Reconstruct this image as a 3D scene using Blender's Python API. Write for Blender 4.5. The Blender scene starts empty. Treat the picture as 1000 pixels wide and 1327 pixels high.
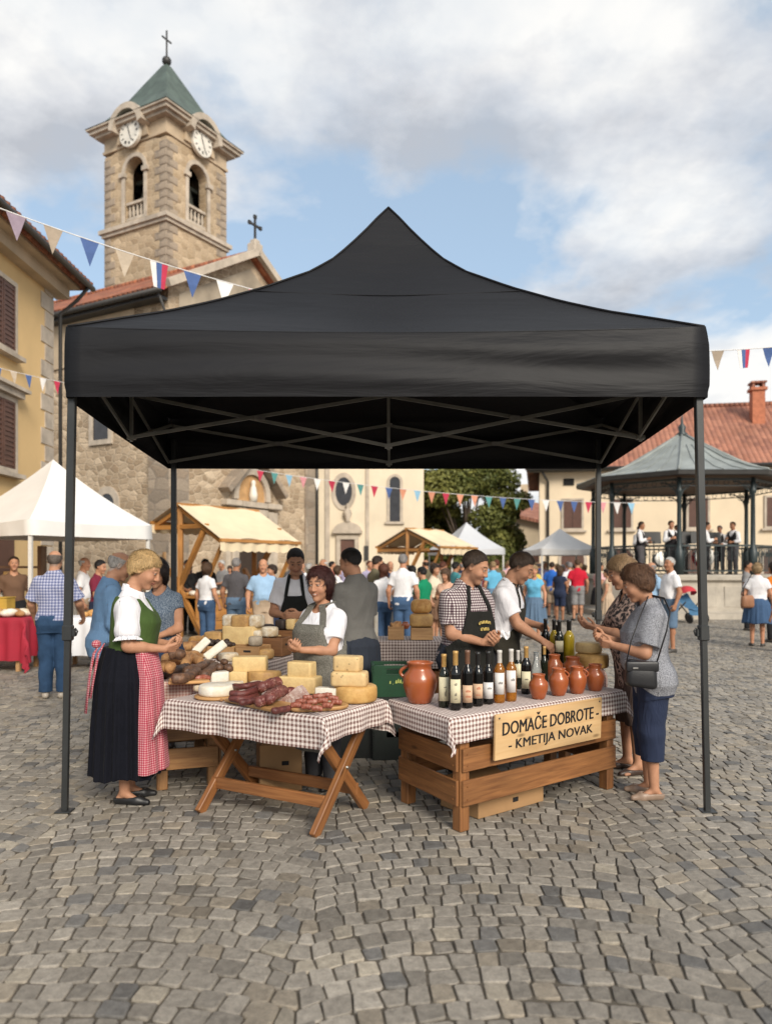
import bpy, math, random, time
import numpy as np
from mathutils import Vector, Matrix
R = math.radians
scene = bpy.context.scene
COL = scene.collection
rnd = random.Random(7)

# ------------------------------------------------------------------ camera
CAM_H = 1.6
HORIZON = 735.0            # pixel row of the horizon in the 1000 x 1327 photograph
cam_d = bpy.data.cameras.new('camera')
cam = bpy.data.objects.new('camera', cam_d)
COL.objects.link(cam)
cam.location = (0, 0, CAM_H)
cam.rotation_euler = (R(90), 0, 0)
cam_d.sensor_fit = 'HORIZONTAL'
cam_d.sensor_width = 36
cam_d.lens = 36
cam_d.shift_y = 0.0715
cam_d.clip_start = 0.1
cam_d.clip_end = 6000
cam_d.dof.use_dof = True
cam_d.dof.focus_distance = 5.6
cam_d.dof.aperture_fstop = 2.1
scene.camera = cam

# ------------------------------------------------------------------ light and exposure
SUN_EL, SUN_AZ = 31.0, 156.0     # the sun stands high behind the camera, to the right
scene.view_settings.view_transform = 'Standard'
scene.view_settings.look = 'None'
scene.view_settings.gamma = 1
scene.view_settings.exposure = 0.80
scene.cycles.use_denoising = True
scene.cycles.max_bounces = 6
scene.cycles.diffuse_bounces = 3
scene.cycles.glossy_bounces = 3
scene.cycles.transmission_bounces = 5
scene.cycles.transparent_max_bounces = 6
scene.cycles.sample_clamp_indirect = 4
sun_d = bpy.data.lights.new('sun', 'SUN')
sun_d.energy = 2.2
sun_d.angle = R(24)
sun_d.color = (1.0, 0.92, 0.80)
sun = bpy.data.objects.new('sun', sun_d)
COL.objects.link(sun)
_az, _el = R(SUN_AZ), R(SUN_EL)
_sd = Vector((math.sin(_az) * math.cos(_el), math.cos(_az) * math.cos(_el), math.sin(_el)))
sun.rotation_euler = _sd.to_track_quat('Z', 'Y').to_euler()
sun.location = (0, 0, 60)


# ------------------------------------------------------------------ node helper
class NT:
 def __init__(s, tree):
  s.t = tree

 def n(s, typ, ins=None, **props):
  nd = s.t.nodes.new(typ)
  for k, v in props.items():
   setattr(nd, k, v)
  for k, v in (ins or {}).items():
   sock = nd.inputs[k]
   if isinstance(v, bpy.types.NodeSocket):
    s.t.links.new(v, sock)
   else:
    sock.default_value = v
  return nd

 def math(s, op, a, b=None, c=None, clamp=False):
  nd = s.t.nodes.new('ShaderNodeMath')
  nd.operation = op
  nd.use_clamp = clamp
  for i, v in enumerate((a, b, c)):
   if v is None:
    continue
   if isinstance(v, bpy.types.NodeSocket):
    s.t.links.new(v, nd.inputs[i])
   else:
    nd.inputs[i].default_value = v
  return nd.outputs[0]

 def mix(s, f, a, b, mode='MIX'):
  nd = s.t.nodes.new('ShaderNodeMix')
  nd.data_type = 'RGBA'
  nd.blend_type = mode
  for i, v in ((0, f), (6, a), (7, b)):
   if isinstance(v, bpy.types.NodeSocket):
    s.t.links.new(v, nd.inputs[i])
   else:
    nd.inputs[i].default_value = (*v, 1) if hasattr(v, '__len__') and len(v) == 3 else v
  return nd.outputs[2]

 def ramp(s, f, stops, interp='LINEAR'):
  nd = s.t.nodes.new('ShaderNodeValToRGB')
  nd.color_ramp.interpolation = interp
  e = nd.color_ramp.elements
  while len(e) < len(stops):
   e.new(0.5)
  for i, (p, c) in enumerate(stops):
   e[i].position = p
   e[i].color = (*c, 1) if hasattr(c, '__len__') else (c, c, c, 1)
  s.t.links.new(f, nd.inputs[0])
  return nd.outputs[0]

 def noise(s, vec, scale, detail=3, rough=0.55, out=0, dist=0.0):
  nd = s.n('ShaderNodeTexNoise', {'Scale': scale, 'Detail': detail, 'Roughness': rough, 'Distortion': dist})
  if vec is not None:
   s.t.links.new(vec, nd.inputs['Vector'])
  return nd.outputs[out]

 def mapping(s, vec, scale=(1, 1, 1), loc=(0, 0, 0), rot=(0, 0, 0)):
  return s.n('ShaderNodeMapping', {'Vector': vec, 'Scale': scale, 'Location': loc, 'Rotation': rot}).outputs[0]


# ------------------------------------------------------------------ sky with broken cloud
world = bpy.data.worlds.new('World')
scene.world = world
world.use_nodes = True
wt = world.node_tree
wt.nodes.clear()
W = NT(wt)
sky = W.n('ShaderNodeTexSky', sky_type='NISHITA', sun_disc=False, sun_elevation=R(SUN_EL), sun_rotation=R(SUN_AZ))
sky.air_density = 1.0
sky.dust_density = 1.6
gen = W.n('ShaderNodeTexCoord').outputs['Generated']
sep = W.n('ShaderNodeSeparateXYZ', {0: gen})
zz = W.math('ADD', W.math('MAXIMUM', sep.outputs[2], 0.0), 0.22)
flat = W.n('ShaderNodeCombineXYZ', {0: W.math('DIVIDE', sep.outputs[0], zz), 1: W.math('DIVIDE', sep.outputs[1], zz), 2: 0.0}).outputs[0]
fl = W.mapping(flat, scale=(1.0, 0.9, 1), loc=(2.9, 5.35, 0.0))
nbig = W.noise(fl, 1.7, 10, 0.55, dist=0.15)
cover = W.ramp(nbig, [(0.43, 0.0), (0.50, 0.75), (0.59, 1.0)])
shade = W.math('ADD', W.math('MULTIPLY', W.noise(W.mapping(flat, loc=(1.3, 7.7, 0)), 2.1, 8, 0.58), 0.65), W.math('MULTIPLY', W.noise(W.mapping(fl, loc=(0.0, 0.10, 0)), 1.7, 10, 0.55), 0.35))
cl = W.ramp(shade, [(0.42, (3.1, 3.2, 3.45)), (0.485, (4.4, 4.45, 4.6)), (0.56, (6.0, 5.9, 5.7))])
low = W.ramp(sep.outputs[2], [(0.0, 0.55), (0.22, 0.0)])
skyc = W.mix(0.45, sky.outputs[0], (3.55, 4.5, 5.25))
body = W.mix(W.math('MULTIPLY', cover, 0.93), skyc, cl)
body = W.mix(low, body, (5.6, 5.6, 5.55))
bg = W.n('ShaderNodeBackground', {'Color': body, 'Strength': 0.1})
wt.links.new(bg.outputs[0], W.n('ShaderNodeOutputWorld').inputs[0])


# ------------------------------------------------------------------ materials
MATS = {}


def new_mat(name):
 m = bpy.data.materials.new(name)
 m.use_nodes = True
 t = m.node_tree
 t.nodes.clear()
 T = NT(t)
 p = T.n('ShaderNodeBsdfPrincipled')
 t.links.new(p.outputs[0], T.n('ShaderNodeOutputMaterial').inputs[0])
 MATS[name] = m
 return m, T, p


def setp(T, p, **kw):
 for k, v in kw.items():
  k = k.replace('_', ' ')
  s = p.inputs[k]
  if isinstance(v, bpy.types.NodeSocket):
   T.t.links.new(v, s)
  else:
   s.default_value = (*v, 1) if hasattr(v, '__len__') and len(v) == 3 and s.type == 'RGBA' else v


def bump(T, p, h, strength=0.3, dist=0.01):
 b = T.n('ShaderNodeBump', {'Height': h, 'Strength': strength, 'Distance': dist})
 T.t.links.new(b.outputs[0], p.inputs['Normal'])


def pm(name, col, rough=0.6, var=0.18, scale=6, bmp=0.15, bscale=60, bdist=0.004, uv=False, objcol=False, met=0.0, spec=0.5, coat=0.0, sheen=0.0, trans=0.0, col2=None, stain=0.0, folds=0.0):
 if name in MATS:
  return MATS[name]
 m, T, p = new_mat(name)
 tc = T.n('ShaderNodeTexCoord')
 v = tc.outputs['UV' if uv else 'Object']
 n1 = T.noise(v, scale, 4, 0.6)
 if objcol:
  base = T.n('ShaderNodeObjectInfo').outputs['Color']
 else:
  rgb = T.n('ShaderNodeRGB')
  rgb.outputs[0].default_value = (*col, 1)
  base = rgb.outputs[0]
 if col2 is not None:
  base = T.mix(T.ramp(n1, [(0.38, 0.0), (0.62, 1.0)]), base, col2)
 f = T.ramp(n1, [(0.3, 1 - var), (0.7, 1 + var)])
 c = T.mix(1.0, base, f, 'MULTIPLY')
 if stain:
  n3 = T.noise(v, scale * 0.2, 6, 0.7)
  c = T.mix(T.ramp(n3, [(0.5, 0.0), (0.75, stain)]), c, (0.12, 0.1, 0.08))
 setp(T, p, Base_Color=c, Roughness=rough, Metallic=met, Specular_IOR_Level=spec, Coat_Weight=coat, Sheen_Weight=sheen, Transmission_Weight=trans)
 if folds:
  fd = T.noise(T.mapping(v, scale=(7, 7, 3.2)), 1.0, 3, 0.5, dist=1.6)
  bump(T, p, T.math('ADD', fd, T.math('MULTIPLY', T.noise(v, bscale, 2), 0.02)), folds, 0.035)
 elif bmp:
  bump(T, p, T.noise(v, bscale, 3, 0.6), bmp, bdist)
 return m


def wood_mat(name, c1, c2, rough=0.5, scale=1.0):
 m, T, p = new_mat(name)
 uv = T.n('ShaderNodeTexCoord').outputs['UV']
 v = T.mapping(uv, scale=(1.5 * scale, 22 * scale, 1))
 n = T.noise(v, 2.0, 5, 0.62, dist=0.6)
 n2 = T.noise(T.mapping(uv, scale=(0.9, 3, 1)), 1.2, 2)
 c = T.mix(T.ramp(n, [(0.32, 0.0), (0.68, 1.0)]), c1, c2)
 c = T.mix(1.0, c, T.ramp(n2, [(0.3, 0.62), (0.7, 1.15)]), 'MULTIPLY')
 kn = T.n('ShaderNodeTexVoronoi', {'Vector': T.mapping(uv, scale=(2.3, 7, 1)), 'Scale': 1.0}).outputs['Distance']
 c = T.mix(T.ramp(kn, [(0.04, 0.75), (0.11, 0.0)]), c, tuple(x * 0.3 for x in c1))
 setp(T, p, Base_Color=c, Roughness=rough)
 bump(T, p, n, 0.2, 0.003)
 return m


def gingham(name, dark, light, period, mid=None, rough=0.85, objspace=False, thin=False):
 """woven two-colour check; period is one light plus one dark band in metres"""
 m, T, p = new_mat(name)
 tc = T.n('ShaderNodeTexCoord')
 s = T.n('ShaderNodeSeparateXYZ', {0: tc.outputs['Object' if objspace else 'UV']})
 if objspace:          # cloth cut to the body: the weave follows whichever way the surface faces
  ns = T.n('ShaderNodeSeparateXYZ', {0: tc.outputs['Normal']})
  ab = [T.math('ABSOLUTE', ns.outputs[i]) for i in range(3)]
  sd = T.math('GREATER_THAN', ab[0], ab[1])
  u = T.math('ADD', T.math('MULTIPLY', s.outputs[1], sd), T.math('MULTIPLY', s.outputs[0], T.math('SUBTRACT', 1.0, sd)))
  tp = T.math('GREATER_THAN', ab[2], 0.8)
  w = T.math('ADD', T.math('MULTIPLY', s.outputs[1], tp), T.math('MULTIPLY', s.outputs[2], T.math('SUBTRACT', 1.0, tp)))
 else:
  u, w = s.outputs[0], s.outputs[1]
 k = 0.3 if thin else 0.5
 a = T.math('LESS_THAN', T.math('FRACT', T.math('DIVIDE', T.math('ADD', u, 50.0), period)), k)
 b = T.math('LESS_THAN', T.math('FRACT', T.math('DIVIDE', T.math('ADD', w, 50.0), period)), k)
 f = T.math('MULTIPLY', T.math('ADD', a, b), 0.5)
 mid = mid or tuple((x + y) / 2 for x, y in zip(dark, light))
 c = T.ramp(f, [(0.0, light), (0.3, mid), (0.8, dark)], 'CONSTANT')
 nz = T.noise(tc.outputs['Object'], 5, 4)
 c = T.mix(1.0, c, T.ramp(nz, [(0.3, 0.86), (0.7, 1.08)]), 'MULTIPLY')
 setp(T, p, Base_Color=c, Roughness=rough, Specular_IOR_Level=0.2, Sheen_Weight=0.1)
 bump(T, p, T.noise(tc.outputs['Object'], 300, 2), 0.15, 0.001)
 return m


def stone_wall(name, c_lo, c_hi, mortar, sx=0.42, sy=0.24, bst=0.7, blocks=False):
 m, T, p = new_mat(name)
 uv = T.n('ShaderNodeTexCoord').outputs['UV']
 wob = T.noise(uv, 1.6, 3, 0.6, out=1)
 v0 = T.n('ShaderNodeVectorMath', {0: uv, 1: T.n('ShaderNodeVectorMath', {0: wob, 3: 0.22}, operation='SCALE').outputs[0]}, operation='ADD').outputs[0]
 v = T.mapping(v0, scale=(1 / sx, 1 / sy, 1))
 vo = T.n('ShaderNodeTexVoronoi', {'Vector': v, 'Scale': 1.0, 'Randomness': 0.6 if blocks else 0.95}, voronoi_dimensions='2D')
 ed = T.n('ShaderNodeTexVoronoi', {'Vector': v, 'Scale': 1.0, 'Randomness': 0.6 if blocks else 0.95}, voronoi_dimensions='2D', feature='DISTANCE_TO_EDGE').outputs['Distance']
 cs = T.n('ShaderNodeSeparateColor', {0: vo.outputs['Color']})
 c = T.mix(cs.outputs[0], c_lo, c_hi)
 c = T.mix(T.math('MULTIPLY', cs.outputs[1], 0.35), c, (0.30, 0.20, 0.12))
 fine = T.noise(uv, 14, 5, 0.65)
 c = T.mix(1.0, c, T.ramp(fine, [(0.28, 0.68), (0.72, 1.22)]), 'MULTIPLY')
 big = T.noise(uv, 0.35, 5, 0.65)
 c = T.mix(T.ramp(big, [(0.45, 0.0), (0.72, 0.45)]), c, (0.16, 0.135, 0.11))
 e = T.ramp(ed, [(0.02, 1.0), (0.09, 0.0)])
 c = T.mix(T.math('MULTIPLY', e, 0.8), c, mortar)
 setp(T, p, Base_Color=c, Roughness=0.92, Specular_IOR_Level=0.2)
 h = T.math('ADD', T.ramp(ed, [(0.0, 0.0), (0.16, 1.0)]), T.math('MULTIPLY', fine, 0.5))
 bump(T, p, h, bst, 0.03)
 return m


def tile_roof(name, c1, c2, c3, tu=0.27, tv=0.42):
 m, T, p = new_mat(name)
 uv = T.n('ShaderNodeTexCoord').outputs['UV']
 s = T.n('ShaderNodeSeparateXYZ', {0: uv})
 fu = T.math('FRACT', T.math('DIVIDE', T.math('ADD', s.outputs[0], 500.0), tu))
 fv = T.math('FRACT', T.math('DIVIDE', T.math('ADD', s.outputs[1], 500.0), tv))
 cell = T.n('ShaderNodeTexWhiteNoise', {'Vector': T.n('ShaderNodeVectorMath', {0: T.mapping(uv, scale=(1 / tu, 1 / tv, 1), loc=(500 / tu % 1, 500 / tv % 1, 0))}, operation='FLOOR').outputs[0]}, noise_dimensions='2D')
 c = T.ramp(cell.outputs['Value'], [(0.0, c1), (0.5, c2), (1.0, c3)])
 big = T.noise(uv, 0.5, 5, 0.65)
 c = T.mix(1.0, c, T.ramp(big, [(0.3, 0.65), (0.7, 1.2)]), 'MULTIPLY')
 prof = T.math('SINE', T.math('MULTIPLY', fu, math.pi))
 h = T.math('ADD', prof, T.math('MULTIPLY', T.math('SUBTRACT', 1.0, fv), 0.5))
 gap = T.ramp(prof, [(0.0, 1.0), (0.25, 0.0)])
 c = T.mix(T.math('MULTIPLY', gap, 0.55), c, (0.07, 0.03, 0.02))
 setp(T, p, Base_Color=c, Roughness=0.85)
 bump(T, p, h, 0.9, 0.05)
 return m


M_stone = stone_wall('church rubble stone', (0.32, 0.24, 0.16), (0.64, 0.51, 0.365), (0.52, 0.42, 0.305))
M_tower = stone_wall('tower stone', (0.38, 0.285, 0.18), (0.60, 0.465, 0.315), (0.46, 0.36, 0.245), 0.5, 0.3, 0.5, True)
M_quoin = stone_wall('grey dressed stone', (0.23, 0.19, 0.15), (0.42, 0.35, 0.275), (0.24, 0.2, 0.16), 0.8, 0.42, 0.4, True)
M_trim = pm('pale trim stone', (0.47, 0.40, 0.32), 0.85, 0.2, 2.5, 0.3, 20, 0.01, stain=0.5)
M_plinth = pm('bandstand limestone', (0.42, 0.375, 0.31), 0.85, 0.22, 1.6, 0.3, 14, 0.01, stain=0.5)
M_plaster = pm('aged beige plaster', (0.47, 0.365, 0.25), 0.9, 0.2, 0.8, 0.2, 8, 0.01, stain=0.6)
M_yellow = pm('ochre yellow render', (0.66, 0.455, 0.215), 0.9, 0.10, 0.5, 0.15, 9, 0.008, stain=0.22)
M_cream = pm('pale cream render', (0.70, 0.575, 0.41), 0.9, 0.09, 0.4, 0.15, 9, 0.008, stain=0.2)
M_palewall = pm('cream chapel render', (0.70, 0.60, 0.45), 0.9, 0.10, 0.4, 0.15, 9, 0.008, stain=0.3)
M_brownwall = pm('beige house render', (0.52, 0.42, 0.29), 0.9, 0.15, 0.4, 0.15, 9, 0.008)
M_tile = tile_roof('red clay tiles', (0.26, 0.07, 0.035), (0.42, 0.15, 0.07), (0.19, 0.075, 0.045))
M_tile2 = tile_roof('orange clay tiles', (0.34, 0.135, 0.082), (0.40, 0.175, 0.11), (0.26, 0.105, 0.07))
M_shutter = pm('brown shutter paint', (0.10, 0.045, 0.03), 0.55, 0.2, 3, 0.1)
M_darkvoid = pm('painted interior shade', (0.012, 0.011, 0.011), 0.9, 0.1, 3, 0)  # near-black stands in for the shade inside openings
M_glass = pm('dark window glass', (0.03, 0.03, 0.035), 0.12, 0.3, 3, 0.05, 4)
M_iron = pm('dark painted iron', (0.022, 0.034, 0.036), 0.45, 0.2, 4, 0.1)
M_gutter = pm('dark gutter metal', (0.03, 0.028, 0.026), 0.5, 0.2, 4, 0.05)
M_zinc = pm('grey zinc sheet', (0.255, 0.275, 0.26), 0.5, 0.25, 1.3, 0.1, 5, met=0.1, stain=0.3)
M_truss = pm('grey aluminium truss', (0.21, 0.205, 0.18), 0.45, 0.15, 6, 0.05, met=0.2)
M_underside = wood_mat('brown roof boards', (0.10, 0.05, 0.025), (0.17, 0.09, 0.045), 0.7)
M_bell = pm('weathered bronze bell', (0.055, 0.06, 0.05), 0.45, 0.3, 5, 0.1, met=0.6)
M_white = pm('white enamel', (0.72, 0.68, 0.6), 0.5, 0.12, 3, 0.05)
M_black = pm('black paint', (0.012, 0.012, 0.012), 0.5, 0.1, 3, 0.0)
M_pole = pm('dark grey powder coated steel', (0.034, 0.036, 0.036), 0.42, 0.15, 4, 0.08, 80, met=0.25)
M_steel = pm('galvanised steel', (0.30, 0.29, 0.27), 0.4, 0.2, 10, 0.1, met=0.7)
M_tentcloth = pm('white tent polyester', (0.74, 0.72, 0.69), 0.7, 0.06, 1.5, 0.1, 4, 0.02)
M_greytent = pm('pale grey tent polyester', (0.52, 0.53, 0.55), 0.7, 0.06, 1.5, 0.1, 4, 0.02)
M_creamcloth = pm('cream canvas awning', (0.70, 0.58, 0.39), 0.85, 0.10, 1.2, 0.15, 10, 0.01)
M_timber = wood_mat('honey stall timber', (0.36, 0.15, 0.035), (0.52, 0.25, 0.07), 0.55)
M_crate = wood_mat('brown varnished crate wood', (0.16, 0.062, 0.020), (0.31, 0.135, 0.045), 0.5)
M_table = wood_mat('brown varnished table wood', (0.19, 0.07, 0.022), (0.35, 0.15, 0.05), 0.48)
M_box = wood_mat('pale pine box wood', (0.36, 0.19, 0.075), (0.52, 0.31, 0.14), 0.6)
M_board = wood_mat('light cutting board wood', (0.42, 0.21, 0.07), (0.60, 0.35, 0.15), 0.5)
M_crate2 = wood_mat('honey brown crate wood', (0.24, 0.11, 0.038), (0.40, 0.21, 0.08), 0.5)
M_darkbox = wood_mat('dark brown tray wood', (0.14, 0.06, 0.025), (0.25, 0.12, 0.05), 0.55)
M_card = pm('brown cardboard', (0.33, 0.19, 0.085), 0.85, 0.12, 3, 0.1, 30)
M_ging = gingham('brown gingham cloth', (0.155, 0.078, 0.066), (0.76, 0.67, 0.62), 0.030)
M_ging_pink = gingham('faded pink gingham cloth', (0.42, 0.20, 0.17), (0.70, 0.56, 0.49), 0.022)
M_ging_dark = gingham('dark grey gingham cloth', (0.09, 0.055, 0.05), (0.50, 0.43, 0.40), 0.030)
M_redcloth = pm('crimson table cloth', (0.32, 0.012, 0.03), 0.8, 0.1, 3, 0.1)
M_whitecloth = pm('white table cloth', (0.70, 0.70, 0.72), 0.85, 0.08, 3, 0.1)


def blackcanopy():
 m, T, p = new_mat('black coated polyester')
 tc = T.n('ShaderNodeTexCoord')
 v = tc.outputs['Object']
 n = T.noise(T.mapping(v, scale=(0.3, 0.6, 1.7)), 2.6, 4, 0.55, dist=0.5)
 fine = T.noise(v, 260, 2)
 c = T.mix(1.0, (0.0078, 0.0076, 0.0090), T.ramp(n, [(0.3, 0.85), (0.7, 1.15)]), 'MULTIPLY')
 setp(T, p, Base_Color=c, Roughness=0.55, Specular_IOR_Level=0.25, Sheen_Weight=0.0)
 bump(T, p, T.math('ADD', n, T.math('MULTIPLY', fine, 0.02)), 0.35, 0.05)
 return m


M_canopy = blackcanopy()


# ------------------------------------------------------------------ object helpers
def tag(o, label=None, cat=None, group=None, kind=None):
 if label:
  o['label'] = label
 if cat:
  o['category'] = cat
 if group:
  o['group'] = group
 if kind:
  o['kind'] = kind
 return o


def thing(name, label, cat, loc=(0, 0, 0), rotz=0.0, group=None):
 o = bpy.data.objects.new(name, None)
 o.empty_display_size = 0.1
 COL.objects.link(o)
 o.location = loc
 o.rotation_euler = (0, 0, rotz)
 return tag(o, label, cat, group)


def copy_tree(o, parent=None):
 c = o.copy()
 COL.objects.link(c)
 if parent is not None:
  c.parent = parent
  c.matrix_parent_inverse = o.matrix_parent_inverse.copy()
 for ch in o.children:
  copy_tree(ch, c)
 return c


def np_mesh(name, verts, quads, smooth=True, uv=None):
 me = bpy.data.meshes.new(name)
 n, q = len(verts), len(quads)
 k = quads.shape[1]
 me.vertices.add(n)
 me.vertices.foreach_set('co', np.ascontiguousarray(verts, dtype=np.float32).ravel())
 me.loops.add(q * k)
 me.loops.foreach_set('vertex_index', np.ascontiguousarray(quads, dtype=np.int32).ravel())
 me.polygons.add(q)
 me.polygons.foreach_set('loop_start', np.arange(0, q * k, k, dtype=np.int32))
 me.polygons.foreach_set('use_smooth', np.full(q, smooth, dtype=bool))
 if uv is not None:
  l = me.uv_layers.new(name='UVMap')
  l.data.foreach_set('uv', np.ascontiguousarray(uv[quads.ravel()], dtype=np.float32).ravel())
 me.update(calc_edges=True)
 return me


def link(name, me, mats, parent=None, world=False):
 o = bpy.data.objects.new(name, me)
 for m in (mats if isinstance(mats, (list, tuple)) else [mats]):
  me.materials.append(m)
 COL.objects.link(o)
 if parent is not None:
  o.parent = parent
  if world:
   p = parent
   off = Vector((0, 0, 0))
   while p is not None:
    off += Vector(p.location)
    p = p.parent
   o.location = -off
 return o


class MB:
 """collects shapes; build() links them as ONE mesh object"""

 def __init__(s):
  s.v, s.f, s.uv, s.sm, s.mi = [], [], [], [], []

 def add(s, verts, faces, M=None, smooth=False, mi=0, uvs=None, grain=False):
  verts = [Vector(v) for v in verts]
  b = len(s.v)
  ax = (0, 1, 2)
  if grain:
   ext = [max(v[i] for v in verts) - min(v[i] for v in verts) for i in range(3)]
   ax = sorted(range(3), key=lambda i: -ext[i])
  off = (rnd.random() * 7, rnd.random() * 7) if grain else (0, 0)
  for f in faces:
   if uvs is not None:
    s.uv.append([uvs[i] for i in f])
   else:
    n = Vector((0, 0, 0))
    for i in range(len(f)):
     a, c = verts[f[i]], verts[f[(i + 1) % len(f)]]
     n += a.cross(c)
    if n.length > 0:
     n.normalize()
    if grain:
     k = max(range(3), key=lambda i: abs(n[i]))
     rest = [i for i in ax if i != k]
     s.uv.append([(verts[i][rest[0]] + off[0], verts[i][rest[1]] + off[1]) for i in f])
    else:
     if abs(n.z) > 0.999:
      t, w = Vector((1, 0, 0)), Vector((0, 1, 0))
     else:
      t = Vector((0, 0, 1)).cross(n)
      t.normalize()
      w = n.cross(t)
     s.uv.append([(verts[i].dot(t), verts[i].dot(w)) for i in f])
   s.f.append([i + b for i in f])
   s.sm.append(smooth)
   s.mi.append(mi)
  s.v.extend([M @ v for v in verts] if M is not None else verts)
  return s

 def box(s, c, d, M=None, mi=0, grain=False, bev=0.0, rz=0.0):
  x, y, z = d[0] / 2, d[1] / 2, d[2] / 2
  T = Matrix.Translation(Vector(c))
  if rz:
   T = T @ Matrix.Rotation(rz, 4, 'Z')
  if M is not None:
   T = M @ T
  if bev <= 0:
   vs = [(sx * x, sy * y, sz * z) for sx in (-1, 1) for sy in (-1, 1) for sz in (-1, 1)]
   fs = [(0, 1, 3, 2), (4, 6, 7, 5), (0, 4, 5, 1), (2, 3, 7, 6), (0, 2, 6, 4), (1, 5, 7, 3)]
   return s.add(vs, fs, T, False, mi, grain=grain)
  b = min(bev, x * 0.9, y * 0.9, z * 0.9)
  vs, idx = [], {}
  for sx in (-1, 1):
   for sy in (-1, 1):
    for sz in (-1, 1):
     for a in range(3):
      p = [sx * (x - b), sy * (y - b), sz * (z - b)]
      p[a] = (sx * x, sy * y, sz * z)[a]
      idx[(sx, sy, sz, a)] = len(vs)
      vs.append(p)
  fs = []
  for a in range(3):
   o = [i for i in range(3) if i != a]
   for sg in (-1, 1):
    ring = []
    for q in ((-1, -1), (1, -1), (1, 1), (-1, 1)):
     k = [0, 0, 0]
     k[a], k[o[0]], k[o[1]] = sg, q[0], q[1]
     ring.append(idx[(*k, a)])
    fs.append(ring)
   for p in (-1, 1):
    for q in (-1, 1):
     k0, k1 = [0, 0, 0], [0, 0, 0]
     k0[a], k0[o[0]], k0[o[1]] = -1, p, q
     k1[a], k1[o[0]], k1[o[1]] = 1, p, q
     fs.append([idx[(*k0, o[0])], idx[(*k1, o[0])], idx[(*k1, o[1])], idx[(*k0, o[1])]])
  for sx in (-1, 1):
   for sy in (-1, 1):
    for sz in (-1, 1):
     fs.append([idx[(sx, sy, sz, 0)], idx[(sx, sy, sz, 1)], idx[(sx, sy, sz, 2)]])
  out = []
  for f in fs:
   cen = sum((Vector(vs[i]) for i in f), Vector()) / len(f)
   n = Vector()
   for i in range(len(f)):
    n += Vector(vs[f[i]]).cross(Vector(vs[f[(i + 1) % len(f)]]))
   out.append(f if n.dot(cen) > 0 else f[::-1])
  return s.add(vs, out, T, False, mi, grain=grain)

 def beam(s, p0, p1, w, h, mi=0, grain=True, bev=0.0, up=(0, 0, 1)):
  """square-section beam from p0 to p1; w across, h along 'up'"""
  p0, p1 = Vector(p0), Vector(p1)
  d = p1 - p0
  L = d.length
  d.normalize()
  u = Vector(up)
  if abs(d.dot(u)) > 0.99:
   u = Vector((0, 1, 0))
  sd = d.cross(u).normalized()
  u = sd.cross(d)
  M = Matrix((sd, d, u)).transposed().to_4x4()
  M.translation = (p0 + p1) / 2
  return s.box((0, 0, 0), (w, L, h), M, mi, grain, bev)

 def tube(s, pts, r, n=8, cap=True, mi=0, flat=1.0):
  pts = [Vector(p) for p in pts]
  rr = r if hasattr(r, '__len__') else [r] * len(pts)
  vs, fs, uv = [], [], []
  up = Vector((0, 0, 1))
  d0 = (pts[1] - pts[0]).normalized()
  a = d0.cross(up if abs(d0.z) < 0.95 else Vector((1, 0, 0))).normalized()
  L = 0.0
  for i, p in enumerate(pts):
   d = (pts[min(i + 1, len(pts) - 1)] - pts[max(i - 1, 0)]).normalized()
   a = (a - d * a.dot(d)).normalized()
   b = d.cross(a)
   if i:
    L += (p - pts[i - 1]).length
   for k in range(n):
    t = 2 * math.pi * k / n
    vs.append(p + a * (math.cos(t) * rr[i]) + b * (math.sin(t) * rr[i] * flat))
    uv.append((L, k / n * 0.3))
  for i in range(len(pts) - 1):
   for k in range(n):
    k2 = (k + 1) % n
    fs.append((i * n + k, i * n + k2, (i + 1) * n + k2, (i + 1) * n + k))
  if cap:
   fs.append(tuple(range(n))[::-1])
   fs.append(tuple((len(pts) - 1) * n + k for k in range(n)))
  return s.add(vs, fs, None, True, mi, uvs=uv)

 def lathe(s, prof, n=20, c=(0, 0, 0), mi=0, smooth=True, M=None, sx=1.0, sy=1.0):
  vs, fs, uv = [], [], []
  L = 0
  for i, (r, z) in enumerate(prof):
   if i:
    L += math.hypot(r - prof[i - 1][0], z - prof[i - 1][1])
   for k in range(n):
    t = 2 * math.pi * k / n
    vs.append((c[0] + r * math.cos(t) * sx, c[1] + r * math.sin(t) * sy, c[2] + z))
    uv.append((k / n * 0.4, L))
  for i in range(len(prof) - 1):
   for k in range(n):
    k2 = (k + 1) % n
    fs.append((i * n + k, i * n + k2, (i + 1) * n + k2, (i + 1) * n + k))
  if prof[0][0] > 1e-6:
   fs.append(tuple(range(n))[::-1])
  if prof[-1][0] > 1e-6:
   fs.append(tuple((len(prof) - 1) * n + k for k in range(n)))
  return s.add(vs, fs, M, smooth, mi, uvs=uv)

 def prism(s, poly, y0, y1, M=None, mi=0, smooth=False):
  """polygon in x,z (anticlockwise seen from -y) pushed from y0 to y1"""
  n = len(poly)
  vs = [(p[0], y0, p[1]) for p in poly] + [(p[0], y1, p[1]) for p in poly]
  fs = [tuple(range(n)), tuple(range(2 * n - 1, n - 1, -1))]
  for i in range(n):
   j = (i + 1) % n
   fs.append((i + n, j + n, j, i))
  return s.add(vs, fs, M, smooth, mi)

 def grid(s, fn, nu, nv, smooth=True, mi=0, uvfn=None, M=None):
  vs, uv, fs = [], [], []
  for i in range(nu + 1):
   for j in range(nv + 1):
    u, v = i / nu, j / nv
    vs.append(fn(u, v))
    uv.append(uvfn(u, v) if uvfn else (u, v))
  for i in range(nu):
   for j in range(nv):
    a = i * (nv + 1) + j
    fs.append((a, a + nv + 1, a + nv + 2, a + 1))
  return s.add(vs, fs, M, smooth, mi, uvs=uv)

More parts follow.
